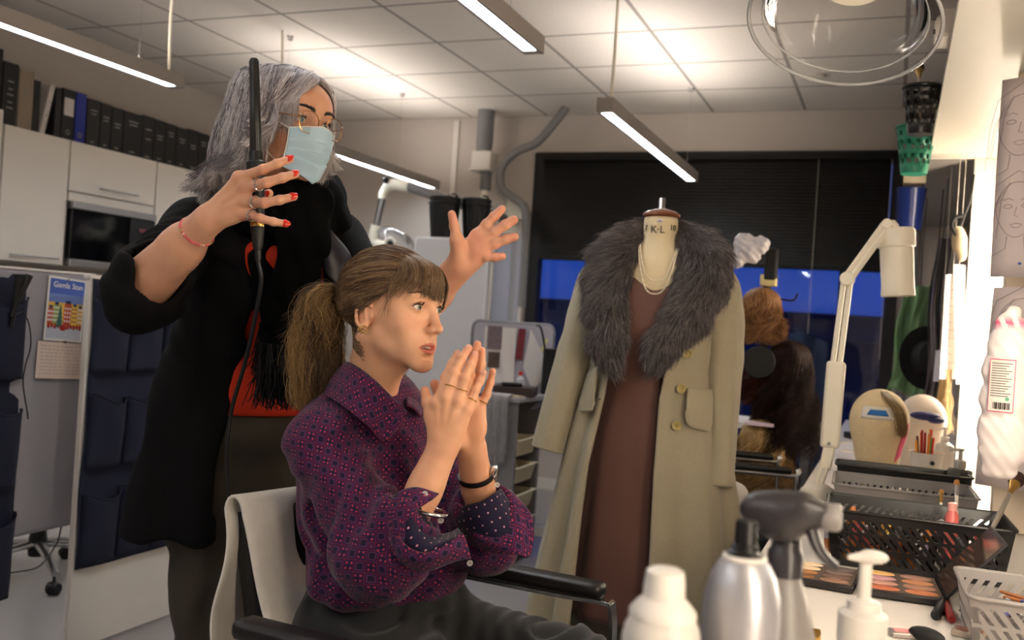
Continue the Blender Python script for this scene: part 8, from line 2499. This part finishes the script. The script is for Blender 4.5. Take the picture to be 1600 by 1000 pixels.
MB().box(c0+[0, 0, .0062], (.040, .022, .001), rt).build('powder', mat('powder_br', (150, 100, 84), .8), t, smooth=False)
b = MB(); c0 = onz(1448, 992, .012); b.sph(c0, (.030, .016, .012), 18, rot=rotm('Z', -.5)); tag(b.build('powder_brush_head', m_blackm), 'black rounded brush head lying at the bottom edge right of the pump bottle', 'brush')
t = thing('lip_compact', 'small open compact of pink powder by the bottom edge', 'compact', onz(1412, 992, .004)); c0 = onz(1413, 990, .005)
MB().box(c0, (.046, .03, .009), rotm('Z', .3)).build('case', mat('case_silver', (170, 160, 156), .3, .6), t, bevel=.002); MB().box(c0+[0, 0, .005], (.034, .02, .001), rotm('Z', .3)).build('powder', mat('powder_pink', (214, 140, 140), .8), t, smooth=False)
c0 = onz(1262, 992, .012)
tube_item(c0+[-.05, 0, 0], c0+[.02, .0, 0], .012, m_black, 'black and gold tube lying at the bottom edge behind the silver can', nm='foundation_tube', cat='tube', m2=m_goldj)

# ---- slotted baskets
def slot_basket(c, ang, w_, d_, h, taper, m, label, slots, rows, lean=.25, nm='slotted_basket', group=None):
    """rectangular tray basket with rows of slanted slots really cut through its walls"""
    t = thing(nm, label, 'basket', c, group); rt = rotm('Z', ang)
    L = lambda x, y, z: np.array(c)+rt @ np.array([x, y, z])
    def wall(P0, P1, Q0, Q1, n, nr):
        # P0,P1 bottom corners; Q0,Q1 top corners; build strips leaving slanted holes
        P0, P1, Q0, Q1 = map(np.array, (P0, P1, Q0, Q1))
        F = lambda u, v: (P0*(1-u)+P1*u)*(1-v)+(Q0*(1-u)+Q1*u)*v
        b = MB(); bands = []
        e = .05; fl = .10; top = .90; rh = (top-fl)/nr; gap = rh*.20
        def quad(u0, u1, v0, v1, s0=0, s1=0): b.add([F(u0+s0, v0), F(u1+s0, v0), F(u1+s1, v1), F(u0+s1, v1)], [(0, 1, 2, 3)])
        quad(0, 1, 0, fl); quad(0, 1, top, 1)
        for r_ in range(nr):
            v0 = fl+r_*rh; v1 = v0+rh-gap
            if r_ < nr-1: quad(0, 1, v1, v1+gap)
            else: quad(0, 1, v1, top)
            sh_ = lean*(v1-v0)/n*6*.5
            quad(0, e, v0, v1); 
            du = (1-2*e)/n; sgn = -1 if r_ % 2 == 0 or nr == 1 else -1
            s = sgn*min(.045, .6*du)
            b.add([F(0, v0), F(e+.0, v0), F(e+.0, v1), F(0, v1)], [(0, 1, 2, 3)])
            for k in range(n+1):
                ua = e+k*du-du*.29; ub = e+k*du+du*.29
                ua = max(0, ua); ub = min(1, ub)
                b.add([F(ua-s, v0), F(ub-s, v0), F(min(1, ub+s), v1), F(max(0, ua+s), v1)], [(0, 1, 2, 3)])
            quad(1-e, 1, v0, v1)
        return b
    wb, db = w_/2-taper, d_/2-taper; wt, dt = w_/2, d_/2
    B_ = [L(-wb, -db, .002), L(wb, -db, .002), L(wb, db, .002), L(-wb, db, .002)]; T_ = [L(-wt, -dt, h), L(wt, -dt, h), L(wt, dt, h), L(-wt, dt, h)]
    for i in range(4):
        j = (i+1) % 4; n = slots if i % 2 == 0 else max(3, int(slots*d_/w_))
        wall(B_[i], B_[j], T_[i], T_[j], n, rows).build('side_wall', m, t, smooth=False, solid=.0022)
    MB().add(B_, [(0, 1, 2, 3)]).build('base', m, t, smooth=False, solid=.002)
    rim = []
    for sx, sy, a0 in ((1, 1, 0), (-1, 1, 90), (-1, -1, 180), (1, -1, 270)):
        for k in range(5):
            a = R(a0+22.5*k); rim.append(L(sx*(wt-.012)+.016*math.cos(a), sy*(dt-.012)+.016*math.sin(a), h))
    MB().tube(rim+[rim[0], rim[1]], .0035, 8).build('rim', m, t)
    return t
m_bask = mat('basket_black', (24, 22, 22), .32); m_baskg = mat('basket_grey', (128, 122, 120), .45)
fc0 = WZ(1303, 893, ZT); fc1 = WZ(1562, 902, ZT)
slot_basket(np.array([.066, 2.26, ZT]), R(2), .36, .22, .120, .016, m_bask, 'large black slotted basket full of make-up tubes in front of the grey one', 18, 3, group='slotted baskets on the counter')
slot_basket(np.array([.045, 2.82, ZT]), R(2), .35, .25, .098, .014, m_baskg, 'grey slotted basket between the two black baskets', 18, 1, group='slotted baskets on the counter')
slot_basket(np.array([.045, 3.02, ZT]), R(2), .36, .12, .118, .012, m_bask, 'black slotted basket behind the grey one, in front of the canvas head', 15, 1, group='slotted baskets on the counter')
# contents of the big black basket
r = np.random.default_rng(15)
pal_c = [m_black, m_blackm, m_alu, mat('tb_brown', (150, 92, 52), .4), mat('tb_orange', (196, 116, 50), .4), mat('tb_lilac', (200, 180, 206), .4), m_pw, mat('tb_pink', (190, 84, 84), .4), m_goldj, mat('tb_grey', (110, 108, 112), .4)]
for k in range(44):
    x = -.105+.335*(k % 11)/10; y = 2.185+.052*(k//11)+r.normal()*.006; rr2 = .007+.004*r.random(); L_ = .060+.04*r.random()
    a = np.array([x, y, ZT+.006+rr2*0]); d = nrm(np.array([r.normal()*.15, r.normal()*.15, 1])); m1 = pal_c[(0, 1, 2, 0, 9, 5, 0, 6, 3, 9)[r.integers(0, 10)]]
    if k < 6: m1 = pal_c[3+(k % 2)]
    tube_item(a, a+d*L_, rr2, m1, 'small upright make-up tube inside the large black basket', nm='makeup_tube', cat='tube', m2=pal_c[(0, 1, 0, 2, 9, 8, 0, 1, 4, 7)[r.integers(0, 10)]], grp='tubes in the black basket')
brush(np.array([.118, 2.225, .724]), W(1471, 765, 2.24), .035, .004, .0052, .016, mat('handle_white', (226, 214, 196), .35), m_goldj, m_bris2, 'thin white brush with a tan tip standing in the black basket, left one')
brush(np.array([.150, 2.225, .724]), W(1495, 750, 2.22), .035, .005, .0065, .020, mat('handle_white2', (226, 214, 196), .35), m_chrome, m_bris2, 'white brush with a tan tip right beside the thin one in the black basket')
brush(np.array([.20, 2.20, .80]), W(1592, 742, 2.18), .045, .006, .016, .045, mat('handle_steel', (170, 160, 146), .3, .5), m_goldj, m_bris, 'thick dark powder brush leaning at the right end of the black basket')
t = thing('pink_bottle', 'short salmon pink bottle sticking out of the black basket between the brushes', 'bottle', (.135, 2.20, .75)); MB().lathe([(.012, 0), (.0135, .004), (.0135, .105), (.009, .112), (.009, .122)], 22, (.135, 2.205, .745)).build('bottle_body', mat('salmon', (206, 104, 98), .3), t)
MB().lathe([(.0095, .115), (.0095, .13), (.004, .132)], 18, (.135, 2.205, .745)).build('cap', mat('salmon2', (226, 160, 150), .3), t)
# grey basket at the right edge
slot_basket(np.array([.243, 1.80, ZT]), R(2), .22, .21, .085, .012, m_baskg, 'grey slotted basket with brushes and pencils at the lower right edge', 10, 2, group='slotted baskets on the counter')
pc_ = [(200, 60, 50), (60, 50, 60), (230, 200, 170), (210, 160, 110), (90, 90, 140), (180, 100, 110), (230, 230, 224)]
for k in range(14):
    a0 = np.array([.165+.012*(k % 10)+r.normal()*.004, 1.74+.012*(k//2)*.6, ZT+.045+.006*(k % 4)]); an = r.uniform(.3, 2.6); d = np.array([math.cos(an), math.sin(an), .08*r.normal()])
    a_ = np.array([.24, 1.80, ZT+.05+.004*(k % 5)])+np.array([r.normal()*.02, r.normal()*.02, 0])
    tube_item(a_-d*.055, a_+d*.055, .0032, mat('pen_%d' % k, pc_[k % 7], .4), 'cosmetic pencil lying in the grey basket at the lower right', nm='cosmetic_pencil', cat='pencil', m2=pal_c[k % 10], grp='pencils in the grey basket')
# ---- pencil cup, pump bottles, dispenser
c0 = W(1447, 720, 2.98); c0[2] = ZT
t = thing('pencil_cup', 'white tapered cup with a round badge holding coloured pencils', 'cup', c0)
MB().lathe([(.001, 0), (.034, 0), (.036, .003), (.050, .148), (.0515, .150), (.049, .149), (.034, .01), (.001, .008)], 40, c0+[0, 0, 0]).build('cup_body', mat('cup_white', (232, 226, 220), .45), t)
f0 = nrm((cC-c0)*[1, 1, 0]); r0 = nrm(np.cross((0, 0, 1), f0))
MB().lathe([(.001, 0), (.007, 0), (.007, .0015), (.001, .002)], 20, c0+f0*.0475+r0*.018+np.array([0, 0, .122]), rot=np.stack(frame_for(f0), 1)).build('badge', m_black, t)
pcol = [((232, 120, 40), 3), ((226, 90, 70), 1), ((60, 130, 60), 1), ((70, 160, 70), 1), ((170, 40, 40), 2), ((240, 200, 150), 1), ((110, 40, 36), 2), ((240, 160, 60), 2), ((210, 60, 40), 2)]
k = 0
for cc_, n in pcol:
    for i in range(n):
        a = k*2.4; q = .008+.026*((k*7) % 5)/5; bx = c0+np.array([q*.6*math.cos(a), q*.6*math.sin(a), .01]); tx = c0+np.array([q*1.35*math.cos(a), q*1.35*math.sin(a), .185+.012*((k*5) % 4)])
        t = thing('coloured_pencil', 'coloured pencil standing in the white cup', 'pencil', bx, 'coloured pencils in the white cup'); rot = np.stack(frame_for(tx-bx), 1); L_ = np.linalg.norm(tx-bx)
        MB().lathe([(.0038, 0), (.0038, L_-.004), (.0030, L_)], 6, bx, rot=rot).build('shaft', mat('pencil_c%d' % k, cc_, .45), t, smooth=False); k += 1
c0 = W(1476, 690, 3.25); c0[2] = ZT
t = thing('lotion_bottle', 'slender white pump bottle behind the coloured pencils', 'pump bottle', c0)
MB().lathe([(.001, 0), (.032, 0), (.033, .003), (.033, .12), (.028, .148), (.012, .160)], 30, c0).build('bottle', m_pw, t)
MB().lathe([(.013, .158), (.013, .176), (.006, .178), (.005, .20), (.009, .201), (.009, .209), (.001, .21)], 20, c0).build('pump', m_pw2, t)
MB().tube([c0+[0, 0, .205], c0+[-.024, -.01, .200]], [.005, .003], 10).build('spout', m_pw2, t)
c0 = W(1499, 740, 2.74); c0[2] = ZT
t = thing('gel_dispenser', 'clear square bottle with a grey pump beside the pencil cup', 'pump bottle', c0)
MB().box(c0+[0, 0, .068], (.066, .05, .134)).build('bottle', mat('clear_plastic', (220, 218, 210), .08, trans=.85, ior=1.2), t, bevel=.008, bseg=3)
MB().box(c0+[0, 0, .045], (.056, .040, .08)).build('gel', mat('gel', (206, 198, 184), .2, alpha=.6), t, bevel=.006)
m_pg = mat('pump_grey', (190, 184, 178), .4)
MB().lathe([(.014, .134), (.016, .138), (.016, .158), (.012, .160), (.006, .162), (.0055, .185), (.0095, .187), (.0095, .194), (.001, .195)], 24, c0).build('pump', m_pg, t)
MB().tube([c0+[0, 0, .190], c0+[-.030, -.008, .187]], [.0055, .0035], 10).build('spout', m_pg, t)
MB().tube([c0+[0, 0, .13], c0+[.004, 0, .02]], .003, 8).build('dip_tube', m_pg, t)
# small things between the heads and the baskets
c0 = W(1478, 702, 3.0); c0[2] = ZT
t = thing('small_bottle', 'small bottle with a yellow label and blue base right of the pencil cup', 'bottle', c0+[.05, -.06, 0]); c1 = c0+np.array([.045, -.10, 0])
MB().lathe([(.001, 0), (.016, 0), (.016, .03)], 18, c1).build('base', mat('sb_blue', (50, 60, 130), .4), t); MB().lathe([(.016, .03), (.016, .07), (.008, .08)], 18, c1).build('label_band', mat('sb_yellow', (230, 214, 60), .5), t)
MB().lathe([(.008, .078), (.008, .098), (.001, .1)], 14, c1).build('cap', m_pw, t)
for i, (px, py, w_, d_, h_, c_) in enumerate(((1335, 705, .10, .05, .006, (200, 190, 180)), (1312, 690, .07, .09, .004, (210, 200, 190)), (1415, 690, .05, .07, .008, (60, 46, 40)), (1330, 680, .06, .05, .03, (30, 26, 28)))):
    c0 = WZ(px, py, ZT+h_/2)
    tag(MB().box(c0, (w_, d_, h_), rotm('Z', i*.7)).build(('paper_slip', 'paper_slip', 'comb_case', 'small_box')[i], mat('sl%d' % i, c_, .6), bevel=.001), ('cream paper slip lying left of the canvas head', 'second pale slip further back on the counter, left of the canvas head', 'flat dark comb case right of the canvas head', 'small black box on the far counter left of the canvas head')[i], ('paper', 'paper', 'case', 'box')[i])
t = thing('wooden_board', 'small brown wooden block under the left end of the grey basket', 'block', (-.13, 2.80, ZT)); MB().box((-.165, 2.78, ZT+.011), (.05, .10, .02)).build('block', mat('wood_tan', (170, 120, 80), .6, var=.1), t, bevel=.002)
